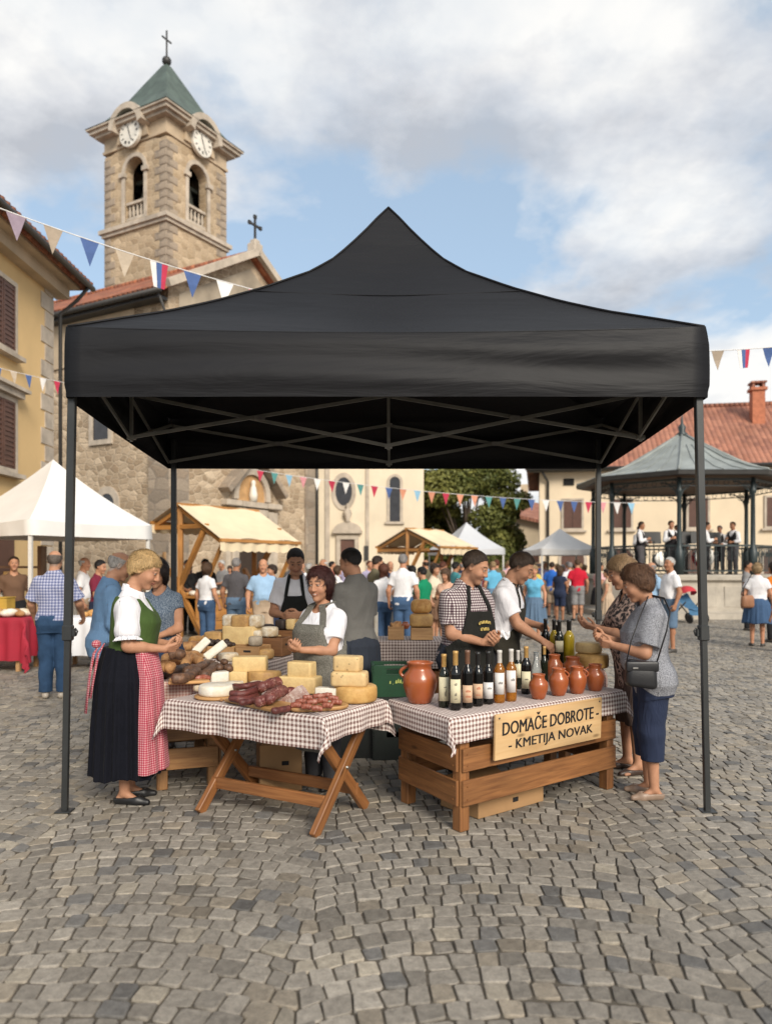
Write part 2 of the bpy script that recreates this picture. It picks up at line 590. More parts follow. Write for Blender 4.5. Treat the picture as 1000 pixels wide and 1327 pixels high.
 def ell(s, c, r, n=14, m=9, mi=0, M=None):
  prof = [(max(math.sin(math.pi * i / m), 0) , -math.cos(math.pi * i / m)) for i in range(m + 1)]
  prof[0] = (0.0, -1.0)
  prof[-1] = (0.0, 1.0)
  T = Matrix.Translation(Vector(c)) @ Matrix.Diagonal((r[0], r[1], r[2], 1))
  return s.lathe(prof, n, mi=mi, M=(M @ T if M is not None else T))

 def build(s, name, mats, parent=None, world=False):
  me = bpy.data.meshes.new(name)
  me.from_pydata([tuple(v) for v in s.v], [], s.f)
  me.polygons.foreach_set('use_smooth', s.sm)
  me.polygons.foreach_set('material_index', s.mi)
  l = me.uv_layers.new(name='UVMap')
  l.data.foreach_set('uv', [c for f in s.uv for p in f for c in p])
  me.update()
  return link(name, me, mats, parent, world)


def gp(px, py, z=0.0):
 """where the photograph's pixel lands on the level plane at height z"""
 Y = (CAM_H - z) * 1000.0 / (py - HORIZON)
 return Vector(((px - 500) / 1000.0 * Y, Y, z))


def at(px, py, Y):
 """the point the photograph's pixel shows at depth Y"""
 return Vector(((px - 500) / 1000.0 * Y, Y, CAM_H + (HORIZON - py) / 1000.0 * Y))


def struct(o, label=None):
 o['kind'] = 'structure'
 return o
# ================================================================== the setting: square, hills, buildings
def ground():
 m, T, p = new_mat('sand joints')
 v = T.n('ShaderNodeTexCoord').outputs['Object']
 n = T.noise(v, 3, 6, 0.7)
 f = T.noise(v, 90, 3, 0.7)
 c = T.mix(n, (0.055, 0.046, 0.034), (0.135, 0.112, 0.085))
 c = T.mix(1.0, c, T.ramp(f, [(0.3, 0.6), (0.7, 1.3)]), 'MULTIPLY')
 d = T.n('ShaderNodeVectorMath', {0: v}, operation='LENGTH').outputs['Value']
 vo = T.n('ShaderNodeTexVoronoi', {'Vector': v, 'Scale': 7.5}).outputs['Color']
 far = T.mix(T.n('ShaderNodeSeparateColor', {0: vo}).outputs[0], (0.19, 0.17, 0.145), (0.33, 0.30, 0.26))
 c = T.mix(T.ramp(T.math('MULTIPLY', d, 0.001), [(0.0335, 0.0), (0.035, 1.0)]), c, far)
 setp(T, p, Base_Color=c, Roughness=0.95)
 bump(T, p, f, 0.5, 0.01)
 b = MB()
 S = 4000
 b.add([(-S, -60, -0.010), (S, -60, -0.010), (S, S, -0.010), (-S, S, -0.010)], [(0, 1, 2, 3)])
 struct(b.build('ground', m))


def cobbles():
 m, T, p = new_mat('granite setts')
 tc = T.n('ShaderNodeTexCoord')
 v = tc.outputs['Object']
 at_ = T.n('ShaderNodeAttribute', attribute_name='tone')
 n = T.noise(v, 26, 5, 0.7)
 n2 = T.noise(v, 160, 3, 0.6)
 big = T.noise(v, 0.6, 4, 0.6)
 c = T.mix(1.0, at_.outputs['Color'], T.ramp(n, [(0.25, 0.62), (0.75, 1.3)]), 'MULTIPLY')
 c = T.mix(1.0, c, T.ramp(n2, [(0.3, 0.8), (0.7, 1.16)]), 'MULTIPLY')
 c = T.mix(1.0, c, T.ramp(big, [(0.3, 0.82), (0.7, 1.12)]), 'MULTIPLY')
 setp(T, p, Base_Color=c, Roughness=T.ramp(n, [(0.3, 0.55), (0.7, 0.85)]), Specular_IOR_Level=0.45)
 bump(T, p, T.math('ADD', n, T.math('MULTIPLY', n2, 0.5)), 0.55, 0.008)
 rs = np.random.RandomState(3)
 PER, AMP = 1.7, 0.42

 def g(x):
  u = np.mod(x + 0.35, PER) / PER - 0.5
  return AMP * (np.sqrt(np.maximum(1 - (1.7 * u) ** 2, 0.05)) - 0.6)

 quads, tones, lod = [], [], []
 y = 1.45
 row = 0
 while y < 34:
  pitch = 0.112 * rs.uniform(0.9, 1.12)
  half = 0.62 * (y + 1.2) + 0.9
  nst = int(2 * half / 0.100)
  ws = rs.uniform(0.078, 0.122, nst)
  xs = -half + np.concatenate([[0], np.cumsum(ws)]) + rs.uniform(0, 0.12)
  jx = rs.uniform(-0.008, 0.008, (2, nst + 1))
  jy = rs.uniform(-0.011, 0.011, (2, nst + 1))
  g0 = 0.003 + 0.003 * rs.rand(nst)
  x0, x1 = xs[:-1] + g0, xs[1:] - g0
  sh = np.gradient(g(xs), xs)
  k = np.clip(sh, -1.0, 1.0) * pitch * 0.55      # setts turn with the arc they lie on
  kl, kr = k[:-1], k[1:]
  q = np.empty((nst, 4, 2))
  q[:, 0] = np.stack([x0 + jx[0, :-1], y + g(xs[:-1]) + jy[0, :-1] + 0.006], 1)
  q[:, 1] = np.stack([x1 + jx[0, 1:], y + g(xs[1:]) + jy[0, 1:] + 0.006], 1)
  q[:, 2] = np.stack([x1 + jx[1, 1:] - kr, y + pitch + g(xs[1:]) + jy[1, 1:] - 0.006], 1)
  q[:, 3] = np.stack([x0 + jx[1, :-1] - kl, y + pitch + g(xs[:-1]) + jy[1, :-1] - 0.006], 1)
  cusp = np.abs(np.mod((xs[:-1] + xs[1:]) / 2 + 0.35, PER) / PER - 0.5)
  quads.append(q)
  b = rs.normal(1.0, 0.14, nst)
  w = rs.rand(nst)
  base = np.array([0.258, 0.231, 0.194])[None] * np.ones((nst, 1))
  base[w > 0.80] = (0.275, 0.235, 0.182)
  base[w > 0.93] = (0.31, 0.272, 0.215)
  base[w < 0.09] = (0.155, 0.147, 0.136)
  tones.append(base * np.clip(b, 0.6, 1.5)[:, None])
  y += pitch
  row += 1
 Q = np.concatenate(quads)
 C = np.concatenate(tones)
 N = len(Q)
 cen = Q.mean(1, keepdims=True)
 d = Q - cen
 # eight-cornered outline: each corner cut back
 nx = np.roll(Q, -1, 1)
 pv = np.roll(Q, 1, 1)
 cut = rs.uniform(0.05, 0.13, (N, 4, 1))
 a = Q + (pv - Q) * cut
 bq = Q + (nx - Q) * cut
 O = np.empty((N, 8, 2))
 O[:, 0::2] = a
 O[:, 1::2] = bq
 cc = cen
 hz = rs.normal(0, 0.0025, (N, 1))
 tx = rs.normal(0, 0.026, (N, 1))
 ty = rs.normal(0, 0.03, (N, 1))

 def ring(scale, z):
  P = cc + (O - cc) * scale
  zz = z + hz + (P[..., 0] - cc[..., 0]) * tx + (P[..., 1] - cc[..., 1]) * ty
  return np.concatenate([P, zz[..., None]], 2)
 V = np.concatenate([ring(1.0, -0.03), ring(0.995, -0.008), ring(0.975, -0.002), ring(0.945, 0.0)], 1)   # N,32,3
 base = (np.arange(N) * 32)[:, None]
 fq = []
 for r_ in range(3):
  for k in range(8):
   k2 = (k + 1) % 8
   fq.append([r_ * 8 + k, r_ * 8 + k2, r_ * 8 + 8 + k2, r_ * 8 + 8 + k])
 t = 24
 fq += [[t, t + 1, t + 2, t + 3], [t, t + 3, t + 4, t + 7], [t + 7, t + 4, t + 5, t + 6]]
 F = (base[:, :, None] + np.array(fq)[None]).reshape(-1, 4)
 me = np_mesh('cobblestones', V.reshape(-1, 3), F, True)
 flat_top = np.ones((N, len(fq)), bool)
 flat_top[:, -3:] = False      # worn flat on top, rounded only at the arris
 me.polygons.foreach_set('use_smooth', flat_top.ravel())
 ca = me.color_attributes.new('tone', 'FLOAT_COLOR', 'POINT')
 cv = np.ones((N, 32, 4), dtype=np.float32)
 cv[:, :, :3] = C[:, None]
 ca.data.foreach_set('color', cv.ravel())
 struct(link('cobblestones', me, m))


ground()
cobbles()

M_hill = pm('distant wooded hill', (0.055, 0.085, 0.075), 0.95, 0.35, 0.02, 0.5, 0.08, 4)


def hills():
 b = MB()

 def fn(u, v):
  x = -700 + 2400 * u
  y = 900 + 700 * v
  z = 105 * math.sin(math.pi * min(v * 1.05, 1)) * (0.8 + 0.25 * math.sin(3.1 * u * 3 + 0.6) + 0.1 * math.sin(17 * u))
  return (x, y, z - 4)
 b.grid(fn, 70, 14)
 struct(b.build('hills', M_hill))


hills()


def arch_pts(cx, zs, r, n=12, ry=None):
 """half circle from the right springing point over the top to the left"""
 ry = ry or r
 return [(cx + r * math.cos(math.pi * i / n), zs + ry * math.sin(math.pi * i / n)) for i in range(n + 1)]


def wall_arch(b, x0, x1, z0, z1, cx, hw, oz0, zs, y, th, mi=0, n=12, M=None):
 """wall slab in the plane y with one arched opening; th goes into +y; one connected piece"""
 ap = arch_pts(cx, zs, hw, n)
 inner = [(cx + hw, oz0)] + ap + [(cx - hw, oz0)]
 outer = [(x1, oz0)]
 for p in ap:
  t = math.atan2(p[1] - zs, p[0] - cx)
  if t < math.pi * 0.28:
   outer.append((x1, zs + (z1 - zs) * (t / (math.pi * 0.28))))
  elif t > math.pi * 0.72:
   outer.append((x0, zs + (z1 - zs) * ((math.pi - t) / (math.pi * 0.28))))
  else:
   outer.append((x1 + (x0 - x1) * ((t / math.pi - 0.28) / 0.44), z1))
 outer.append((x0, oz0))
 m = len(inner)
 vs = [(p[0], y, p[1]) for p in inner] + [(p[0], y, p[1]) for p in outer] + [(p[0], y + th, p[1]) for p in inner] + [(p[0], y + th, p[1]) for p in outer]
 fs = []
 for i in range(m - 1):
  fs.append((i + 1, i, m + i, m + i + 1))
  fs.append((2 * m + i, 2 * m + i + 1, 3 * m + i + 1, 3 * m + i))
  fs.append((i, i + 1, 2 * m + i + 1, 2 * m + i))
  fs.append((m + i + 1, m + i, 3 * m + i, 3 * m + i + 1))
 if oz0 > z0 + 1e-4:
  k = len(vs)
  vs += [(x0, y, z0), (x1, y, z0), (x0, y + th, z0), (x1, y + th, z0)]
  fs.append((k, k + 1, m, 0, m - 1, 2 * m - 1))
  fs.append((k + 3, k + 2, 4 * m - 1, 3 * m - 1, 2 * m, 3 * m))
  fs.append((m - 1, 0, 2 * m, 3 * m - 1))
  fs.append((k, k + 2, k + 3, k + 1))
  fs.append((k + 1, k + 3, 3 * m, m))
  fs.append((k + 2, k, 2 * m - 1, 4 * m - 1))
 b.add(vs, fs, M, False, mi)


def arch_frame(b, cx, hw, oz0, zs, y, w, d, M=None, n=14, mi=0):
 """moulded surround of an arched opening, standing d proud of plane y (towards -y)"""
 inner = [(cx + hw, oz0)] + arch_pts(cx, zs, hw, n) + [(cx - hw, oz0)]
 outer = [(cx + hw + w, oz0)] + arch_pts(cx, zs, hw + w, n) + [(cx - hw - w, oz0)]
 m = len(inner)
 vs = [(p[0], y - d, p[1]) for p in inner] + [(p[0], y - d, p[1]) for p in outer] + [(p[0], y + 0.05, p[1]) for p in inner] + [(p[0], y + 0.05, p[1]) for p in outer]
 fs = []
 for i in range(m - 1):
  fs += [(i + 1, i, m + i, m + i + 1), (i, i + 1, 2 * m + i + 1, 2 * m + i), (m + i + 1, m + i, 3 * m + i, 3 * m + i + 1)]
 fs += [(0, 2 * m, 3 * m, m), (m - 1, 2 * m - 1, 4 * m - 1, 3 * m - 1)]
 b.add(vs, fs, M, False, mi)


def arch_panel(b, cx, hw, oz0, zs, y, M=None, n=14, mi=0, th=0.02):
 b.prism([(cx - hw, oz0), (cx + hw, oz0)] + arch_pts(cx, zs, hw, n)[1:-1] if False else [(cx - hw, oz0), (cx + hw, oz0)] + arch_pts(cx, zs, hw, n), y, y + th, M, mi)


def roof_slab(b, p, th=0.18, mi=0, M=None):
 """sloping slab from four eave/ridge corners, given anticlockwise from above"""
 vs = [Vector(q) for q in p]
 n = (vs[1] - vs[0]).cross(vs[2] - vs[0]).normalized()
 lo = [v - n * th for v in vs]
 k = len(vs)
 fs = [tuple(range(k)), tuple(range(2 * k - 1, k - 1, -1))]
 for i in range(k):
  j = (i + 1) % k
  fs.append((j, i, i + k, j + k))
 b.add(vs + lo, fs, M, False, mi)


def shutter_window(parent, x, z, w, h, y, M=None, closed=True, sill=True, cornice=False, frame_m=None):
 """window > frame, shutter, shutter, sill on a wall in the plane y facing -y (before M)"""
 fb = MB()
 t = 0.11
 for (cx, cz, dx, dz) in ((x, z + h / 2 + t / 2, w + 2 * t, t), (x, z - h / 2 - t / 2, w + 2 * t, t), (x - w / 2 - t / 2, z, t, h), (x + w / 2 + t / 2, z, t, h)):
  fb.box((cx, y - 0.03, cz), (dx, 0.10, dz), M)
 f = fb.build('window', frame_m or M_trim, parent)
 sb = MB()
 sb.box((x, y - 0.012, z), (w - 0.01, 0.02, h - 0.01), M)
 sb.build('pane', M_glass, f)
 for sg in (-1, 1):
  s = MB()
  cx = x + sg * w / 4
  s.box((cx, y - 0.045, z), (w / 2 - 0.02, 0.03, h - 0.03), M)
  for k in range(int(h / 0.11)):
   s.box((cx, y - 0.068, z - h / 2 + 0.09 + k * 0.11), (w / 2 - 0.12, 0.018, 0.05), M)
  for q in (-1, 1):
   s.box((cx + q * (w / 4 - 0.045), y - 0.07, z), (0.06, 0.024, h - 0.04), M)
  s.build('shutter', M_shutter, f)
 if sill:
  s = MB()
  s.box((x, y - 0.10, z - h / 2 - t - 0.05), (w + 0.5, 0.22, 0.10), M)
  if cornice:
   s2 = MB()
   s2.box((x, y - 0.10, z + h / 2 + t + 0.09), (w + 0.45, 0.2, 0.16), M)
   s2.box((x, y - 0.14, z + h / 2 + t + 0.20), (w + 0.7, 0.3, 0.08), M)
   s2.build('cornice', M_trim, f)
  s.build('sill', M_trim, f)
 return f


def rotm(axis_x, origin):
 """frame whose x axis is axis_x (2-D), y axis is x turned +90 degrees, z up"""
 x = Vector((axis_x[0], axis_x[1], 0)).normalized()
 y = Vector((-x.y, x.x, 0))
 M = Matrix((x, y, Vector((0, 0, 1)))).transposed().to_4x4()
 M.translation = Vector(origin)
 return M


# ------------------------------------------------------------------ ochre house at the left edge
def left_house():
 x0, y0, y1, zt = -8.7, 6.0, 20.15, 9.0
 t = thing('yellow_house', 'ochre yellow house with brown shutters at the left edge of the square', 'house', (x0, y1, 0))
 loc = Vector((x0, y1, 0))
 M = rotm((0, 1), (0, 0, 0))       # local x runs along +Y, local y runs to -X: outer face looks to +X
 b = MB()
 L = y1 - y0
 b.box((-L / 2, 3.5, zt / 2), (L, 7.0, zt), M)
 b.build('wall', M_yellow, t)
 b = MB()
 z = 0.0
 k = 0
 while z < zt - 0.4:
  w = 0.72 if k % 2 else 0.5
  b.box((-w / 2 + 0.012, -0.0, z + 0.21), (w, 0.05, 0.40), M)
  b.box((0.012, 0.3, z + 0.21), (0.05, 0.62 if k % 2 == 0 else 0.42, 0.40), M)
  z += 0.43
  k += 1
 b.build('quoins', M_trim, t)
 b = MB()
 b.box((-L / 2 + 0.1, -0.12, zt - 0.14), (L + 0.5, 0.36, 0.30), M)
 b.box((-L / 2 + 0.1, -0.24, zt + 0.06), (L + 0.7, 0.60, 0.12), M)
 b.build('cornice', M_plaster, t)
 b = MB()
 e, r = zt + 0.14, zt + 2.6
 roof_slab(b, [(-L - 0.4, -0.75, e), (0.6, -0.75, e), (-3.0, 3.5, r), (-L + 3, 3.5, r)], 0.16, M=M)
 roof_slab(b, [(0.6, -0.75, e), (0.6, 7.6, e), (-3.0, 3.5, r)], 0.16, M=M)
 b.build('roof', M_tile, t)
 b = MB()
 for i in range(int(L / 0.24) + 4):
  xx = 0.55 - i * 0.24
  pa, pb = M @ Vector((xx, -0.80, e + 0.02)), M @ Vector((xx, -0.2, e + 0.36))
  b.tube([pa, pb], 0.085, 8)
 b.build('eave_tiles', M_tile, t)
 b = MB()
 pts = [M @ Vector(p) for p in ((-L, -0.82, e - 0.06), (0.62, -0.82, e - 0.06))]
 b.tube(pts, 0.075, 8)
 pts = [M @ Vector(p) for p in ((0.35, -0.80, e - 0.1), (0.35, -0.5, e - 0.45), (0.24, -0.10, e - 0.85), (0.24, -0.10, 0.0))]
 b.tube(pts, 0.05, 8)
 b.build('gutter', M_gutter, t)
 for yy in (-9.5, -6.1, -2.75):
  shutter_window(t, yy, 7.38, 1.15, 1.5, 0.0, M)
  shutter_window(t, yy, 4.65, 1.15, 1.55, 0.0, M, cornice=True)
 for yy in (-9.5, -6.1, -2.75):
  d = MB()
  d.box((yy, -0.02, 1.2), (1.1, 0.08, 2.4), M)
  d.build('door', M_shutter, t)


left_house()


# ------------------------------------------------------------------ church with bell tower
def church():
 ax = (0.492, 0.870)
 N = Vector((-8.46, 30.0, 0))
 ch = thing('church', 'stone church with square bell tower, clock faces and red tiled roof', 'church', N, math.atan2(ax[1], ax[0]))
 W_, L_, ZE, ZR = 9.8, 24.0, 12.5, 15.3
 # nave walls: x 0..W (facade width), y 0..L (length)
 b = MB()
 b.prism([(0, 0), (W_, 0), (W_, ZE), (W_ / 2, ZR), (0, ZE)], 0, L_)
 b.build('wall', M_stone, ch)
 b = MB()
 b.box((-0.03, L_ / 2 + 0.9, 11.35), (0.08, L_ - 1.8, 2.5))
 b.build('plaster_band', M_plaster, ch)
 b = MB()
 b.prism([(0.55, 8.6), (W_ - 0.55, 8.6), (W_ - 0.55, ZE - 0.1), (W_ / 2, ZR - 0.45), (0.55, ZE - 0.1)], -0.03, 0.05)
 b.build('gable_plaster', pm('grey gable plaster', (0.36, 0.30, 0.225), 0.9, 0.3, 0.7, 0.3, 6, 0.02, stain=0.7), ch)
 b = MB()
 b.box((0.42, 0.40, 4.0), (1.1, 1.1, 8.0))
 b.prism([(-0.13, 8.0), (0.97, 8.0), (0.97, 8.3), (0.4, 8.9), (-0.13, 8.3)], -0.15, 0.95)
 b.build('buttress', M_quoin, ch)
 b = MB()
 b.box((W_ - 0.35, -0.02, 5.5), (0.8, 0.12, 11.0))
 b.build('quoins', M_quoin, ch)
 b = MB()
 o = 0.65
 rz = lambda x: ZR - abs(x - W_ / 2) * (ZR - ZE) / (W_ / 2) + 0.24
 roof_slab(b, [(W_ / 2, -0.35, rz(W_ / 2)), (W_ / 2, L_, rz(W_ / 2)), (-o, L_, rz(-o)), (-o, -0.35, rz(-o))], 0.2)
 roof_slab(b, [(W_ / 2, L_, rz(W_ / 2)), (W_ / 2, -0.35, rz(W_ / 2)), (W_ + o, -0.35, rz(W_ + o)), (W_ + o, L_, rz(W_ + o))], 0.2)
 b.tube([(W_ / 2, -0.4, rz(W_ / 2) + 0.0), (W_ / 2, L_, rz(W_ / 2) + 0.0)], 0.13, 8)
 b.build('roof', M_tile, ch)
 b = MB()      # stone coping on the front gable
 for sg in (-1, 1):
  xa, xb = W_ / 2, W_ / 2 + sg * (W_ / 2 + 0.5)
  b.beam((xa, -0.42, rz(xa) - 0.02), (xb, -0.42, rz(xb) - 0.02), 0.34, 0.30)
 b.build('coping', M_trim, ch)
 b = MB()
 b.tube([(-o - 0.06, -0.3, rz(-o) - 0.22), (-o - 0.06, L_, rz(-o) - 0.22)], 0.11, 8)
 b.tube([(-o, -0.15, rz(-o) - 0.3), (-0.18, -0.05, 11.4), (-0.14, -0.1, 8.2)], 0.06, 6)
 b.box((-0.30, L_ / 2, rz(-o) - 0.36), (0.5, L_, 0.12))
 b.build('gutter', M_gutter, ch)
 # cross on the gable
 b = MB()
 x, z = W_ / 2, rz(W_ / 2)
 b.box((x, -0.3, z + 0.14), (0.56, 0.5, 0.44), bev=0.06)
 b.box((x, -0.3, z + 0.43), (0.36, 0.34, 0.2), bev=0.05)
 f = b.build('cross_base', M_trim, ch)
 b = MB()
 b.box((x, -0.3, z + 1.02), (0.08, 0.08, 1.05))
 b.box((x - 0.20, -0.3, z + 1.18), (0.32, 0.085, 0.085))
 b.box((x + 0.20, -0.3, z + 1.18), (0.32, 0.085, 0.085))
 for (dx, dz) in ((-0.37, 1.18), (0.37, 1.18), (0, 1.56)):
  b.box((x + dx, -0.3, z + dz), (0.15, 0.1, 0.15))
 b.build('cross', M_gutter, f)
 # side wall windows (wall x = 0, looks to -x)
 Ms = rotm((0, -1), (0, 0, 0))   # local x -> -y ; local y -> +x ; outer face -y -> -x
 for (yy, hw, z0, zs) in ((3.4, 0.42, 2.7, 4.2), (9.5, 0.42, 2.7, 4.2)):
  b = MB()
  arch_frame(b, -yy, hw, z0, zs, 0.0, 0.30, 0.06, Ms)
  f = b.build('window', M_trim, ch)
  b = MB()
  arch_panel(b, -yy, hw + 0.02, z0, zs, -0.035, Ms)
  b.build('pane', M_glass, f)
 for yy in (3.75, 10.5):
  b = MB()
  for (cx, cz, dx, dz) in ((-yy, 8.15, 1.35, 0.2), (-yy, 6.75, 1.35, 0.2), (-yy - 0.575, 7.45, 0.2, 1.2), (-yy + 0.575, 7.45, 0.2, 1.2)):
   b.box((cx, -0.04, cz), (dx, 0.12, dz), Ms)
  f = b.build('window', M_trim, ch)
  b = MB()
  b.box((-yy, -0.02, 7.45), (0.94, 0.04, 1.19), Ms)
  b.build('pane', M_glass, f)
 # portal on the facade (y = 0, looks to -y)
 cx = W_ / 2
 b = MB()
 for sg in (-1, 1):
  b.box((cx + sg * 1.22, -0.14, 2.05), (0.42, 0.30, 4.1), bev=0.03)
  b.box((cx + sg * 1.62, -0.09, 2.05), (0.30, 0.2, 4.1))
  b.box((cx + sg * 1.40, -0.18, 4.35), (1.0, 0.42, 0.26), bev=0.04)
 b.box((cx, -0.13, 4.02), (1.98, 0.26, 0.30))
 b.box((cx, -0.16, 4.36), (1.72, 0.36, 0.24))
 pr = b.build('portal', M_trim, ch)
 b = MB()
 arch_frame(b, cx, 0.95, 4.55, 4.75, 0.0, 0.30, 0.2)
 b.build('portal_arch', M_trim, pr)
 b = MB()
 arch_panel(b, cx, 0.96, 4.52, 4.75, -0.06)
 b.build('tympanum', pm('ochre tympanum', (0.46, 0.27, 0.12), 0.9, 0.25, 3, 0.2), pr)
 b = MB()
 b.lathe([(0.0, 0), (0.17, 0.0), (0.19, 0.3), (0.13, 0.62), (0.09, 0.72), (0.11, 0.8), (0.09, 0.92), (0.0, 0.97)], 12, (cx, -0.2, 4.5))
 b.build('niche_statue', M_white, pr)
 b = MB()
 for sg in (-1, 1):
  b.beam((cx, -0.25, 6.75), (cx + sg * 2.0, -0.25, 4.85), 0.7, 0.26, grain=False)
 b.prism([(cx - 1.4, 5.15), (cx - 1.25, 4.8), (cx - 1.25, 4.8), (cx, 6.4)], -0.05, 0.03)
 b.build('portal_gable', M_quoin, pr)
 b = MB()
 b.box((cx, -0.05, 1.95), (1.98, 0.12, 3.8))
 b.build('door', pm('dark door wood', (0.035, 0.022, 0.015), 0.7, 0.2), ch)
 # downpipe at the far end of the facade
 b = MB()
 b.tube([(W_ + 0.1, -0.16, 11.5), (W_ + 0.1, -0.16, 0.0)], 0.08, 8)
 b.build('downpipe', M_gutter, ch)
 # ---- tower
 tx0, ty0, S = 7.26, 7.46, 4.6
 tw = MB()
 cxm, cym = tx0 + S / 2, ty0 + S / 2
 tw.box((cxm, cym, 9.95), (S, S, 19.9))
 o = tw.build('tower', M_tower, ch)
 th = 0.55
 frames = [Matrix.Translation((cxm, cym, 0)) @ Matrix.Rotation(R(90 * k), 4, 'Z') for k in range(4)]
 for k, Mf in enumerate(frames):
  b = MB()
  e = 0.0 if k % 2 == 0 else th
  wall_arch(b, -S / 2 + e, S / 2 - e, 19.9, 24.15, 0, 0.72, 20.15, 22.75, -S / 2, th, M=Mf)
  b.build('belfry_wall', M_tower, o)
  b = MB()
  arch_frame(b, 0, 0.72, 20.1, 22.75, -S / 2, 0.22, 0.07, Mf)
  for sg in (-1, 1):
   b.box((sg * 0.86, -S / 2 - 0.06, 22.65), (0.42, 0.2, 0.24), Mf)
  b.build('arch_surround', M_trim, o)
  b = MB()
  b.box((0, -S / 2 + 0.2, 20.28), (1.43, 0.26, 0.16), Mf)
  b.box((0, -S / 2 + 0.2, 21.12), (1.43, 0.28, 0.14), Mf)
  for q in range(5):
   xx = -0.56 + q * 0.28
   b.lathe([(0.07, 20.34), (0.05, 20.45), (0.10, 20.62), (0.05, 20.86), (0.07, 21.06)], 8, (xx, -S / 2 + 0.2, 0), M=Mf)
  b.build('balustrade', M_trim, o)
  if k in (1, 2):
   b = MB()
   b.box((0, -S / 2 + .5, 21.9), (1.6, .06, 3.6), Mf)  # dark panel added to block the sky seen through the belfry
   b.build('shade_panel', M_darkvoid, o)
  # clock
  c = MB()
  Mc = Mf @ Matrix.Translation((0, -S / 2 - 0.32, 24.62)) @ Matrix.Rotation(R(90), 4, 'X')
  c.lathe([(0.74, -0.14), (0.74, 0.05), (0.66, 0.06), (0.0, 0.06)], 36, M=Mc, smooth=False)
  clock = c.build('clock_face', M_white, o)
  c = MB()
  for q in range(12):
   a = R(30 * q)
   mm = Mc @ Matrix.Rotation(-a, 4, 'Z')
   n_ = (1, 2, 3, 2, 1, 2, 3, 4, 2, 1, 2, 3)[q]
   for w in range(n_):
    c.box(((w - (n_ - 1) / 2) * 0.042, 0.55, 0.068), (0.022, 0.15, 0.012), mm)
  c.build('numerals', M_black, clock)
  c = MB()
  c.box((0, 0.17, 0.078), (0.05, 0.44, 0.012), Mc @ Matrix.Rotation(R(18), 4, 'Z'))
  c.box((0, 0.22, 0.094), (0.032, 0.60, 0.012), Mc @ Matrix.Rotation(R(-158), 4, 'Z'))
  c.build('clock_hands', M_black, clock)
  # curved cornice over the clock
  c = MB()
  n = 14
  inner, outer = [], []
  for q in range(n + 1):
   a = math.pi * q / n
   inner.append((0.92 * math.cos(a), 24.78 + 0.92 * math.sin(a)))
   outer.append((1.22 * math.cos(a), 24.9 + 1.12 * math.sin(a)))
  pts = [(-p[0], p[1]) for p in outer]
  poly = [(p[0], p[1]) for p in outer] + [(p[0], p[1]) for p in inner[::-1]]
  vs, fs = [], []
  for yy in (-S / 2 - 0.72, -S / 2 + 0.1):
   vs += [(p[0], yy, p[1]) for p in inner] + [(p[0], yy, p[1]) for p in outer]
  m = n + 1
  for q in range(n):
   fs += [(q + 1, q, m + q, m + q + 1), (q, q + 1, 2 * m + q + 1, 2 * m + q), (m + q + 1, m + q, 3 * m + q, 3 * m + q + 1)]
  fs += [(0, 2 * m, 3 * m, m), (m - 1, 2 * m - 1, 4 * m - 1, 3 * m - 1)]
  c.add(vs, fs, Mf)
  c.build('clock_hood', M_trim, o)
  c = MB()
  c.prism([(-1.15, 24.3), (1.15, 24.3)] + arch_pts(0, 24.8, 1.05, 12), -S / 2 - 0.2, -S / 2 + 0.05, Mf)
  c.build('clock_panel', M_plaster, o)
 for (sx, sy) in ((-1, -1), (1, -1), (-1, 1)):
  b = MB()
  for k in range(28):
   wx, wy = (.85, .5) if k % 2 else (.5, .85)
   b.box((cxm + sx * (S / 2 - wx / 2 + .03), cym + sy * (S / 2 - wy / 2 + .03), 12 + k * .43), (wx, wy, .41), bev=.02)
  b.build('quoins', M_quoin, o)
 b = MB()
 b.box((cxm, cym, 19.86), (S + 0.5, S + 0.5, 0.22))
 b.box((cxm, cym, 19.66), (S + 0.26, S + 0.26, 0.18))
 b.build('string_course', M_trim, o)
 b = MB()
 b.box((cxm, cym, 24.22), (S + 0.16, S + 0.16, 0.15))
 b.box((cxm, cym, 24.65), (S + 0.04, S + 0.04, 0.72))
 b.build('frieze', M_plaster, o)
 b = MB()
 b.box((cxm, cym, 25.05), (S + 0.75, S + 0.75, 0.16))
 b.box((cxm, cym, 25.22), (S + 1.15, S + 1.15, 0.18))
 b.box((cxm, cym, 25.36), (S + 1.4, S + 1.4, 0.10))
 b.build('cornice', M_trim, o)
 b = MB()
 h = S / 2 + 0.74
 prof = [(h, 25.42), (h * 0.78, 25.95), (h * 0.55, 26.9), (h * 0.30, 28.3), (0.18, 29.6)]
 vs, fs = [], []
 for (q, z) in prof:
  vs += [(cxm - q, cym - q, z), (cxm + q, cym - q, z), (cxm + q, cym + q, z), (cxm - q, cym + q, z)]
 for i in range(len(prof) - 1):
  for k in range(4):
   k2 = (k + 1) % 4
   fs.append((i * 4 + k, i * 4 + k2, i * 4 + 4 + k2, i * 4 + 4 + k))
 fs += [(3, 2, 1, 0), tuple(range(len(vs) - 4, len(vs)))]
 b.add(vs, fs)
 b.build('tower_roof', pm('weathered copper roof', (0.09, 0.12, 0.10), 0.6, 0.3, 1.5, 0.2, 4, met=0.3), o)
 b = MB()
 b.tube([(cxm, cym, 29.5), (cxm, cym, 31.6)], 0.05, 8)
 b.ell((cxm, cym, 29.9), (0.26, 0.26, 0.26))
 b.box((cxm, cym, 31.1), (0.7, 0.07, 0.07))
 b.build('finial', M_gutter, o)
 b = MB()       # belfry floor, ceiling and an added core, painted dark as interior shade
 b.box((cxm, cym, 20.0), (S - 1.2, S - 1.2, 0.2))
 b.box((cxm, cym, 24.0), (S - 1.2, S - 1.2, 0.2))
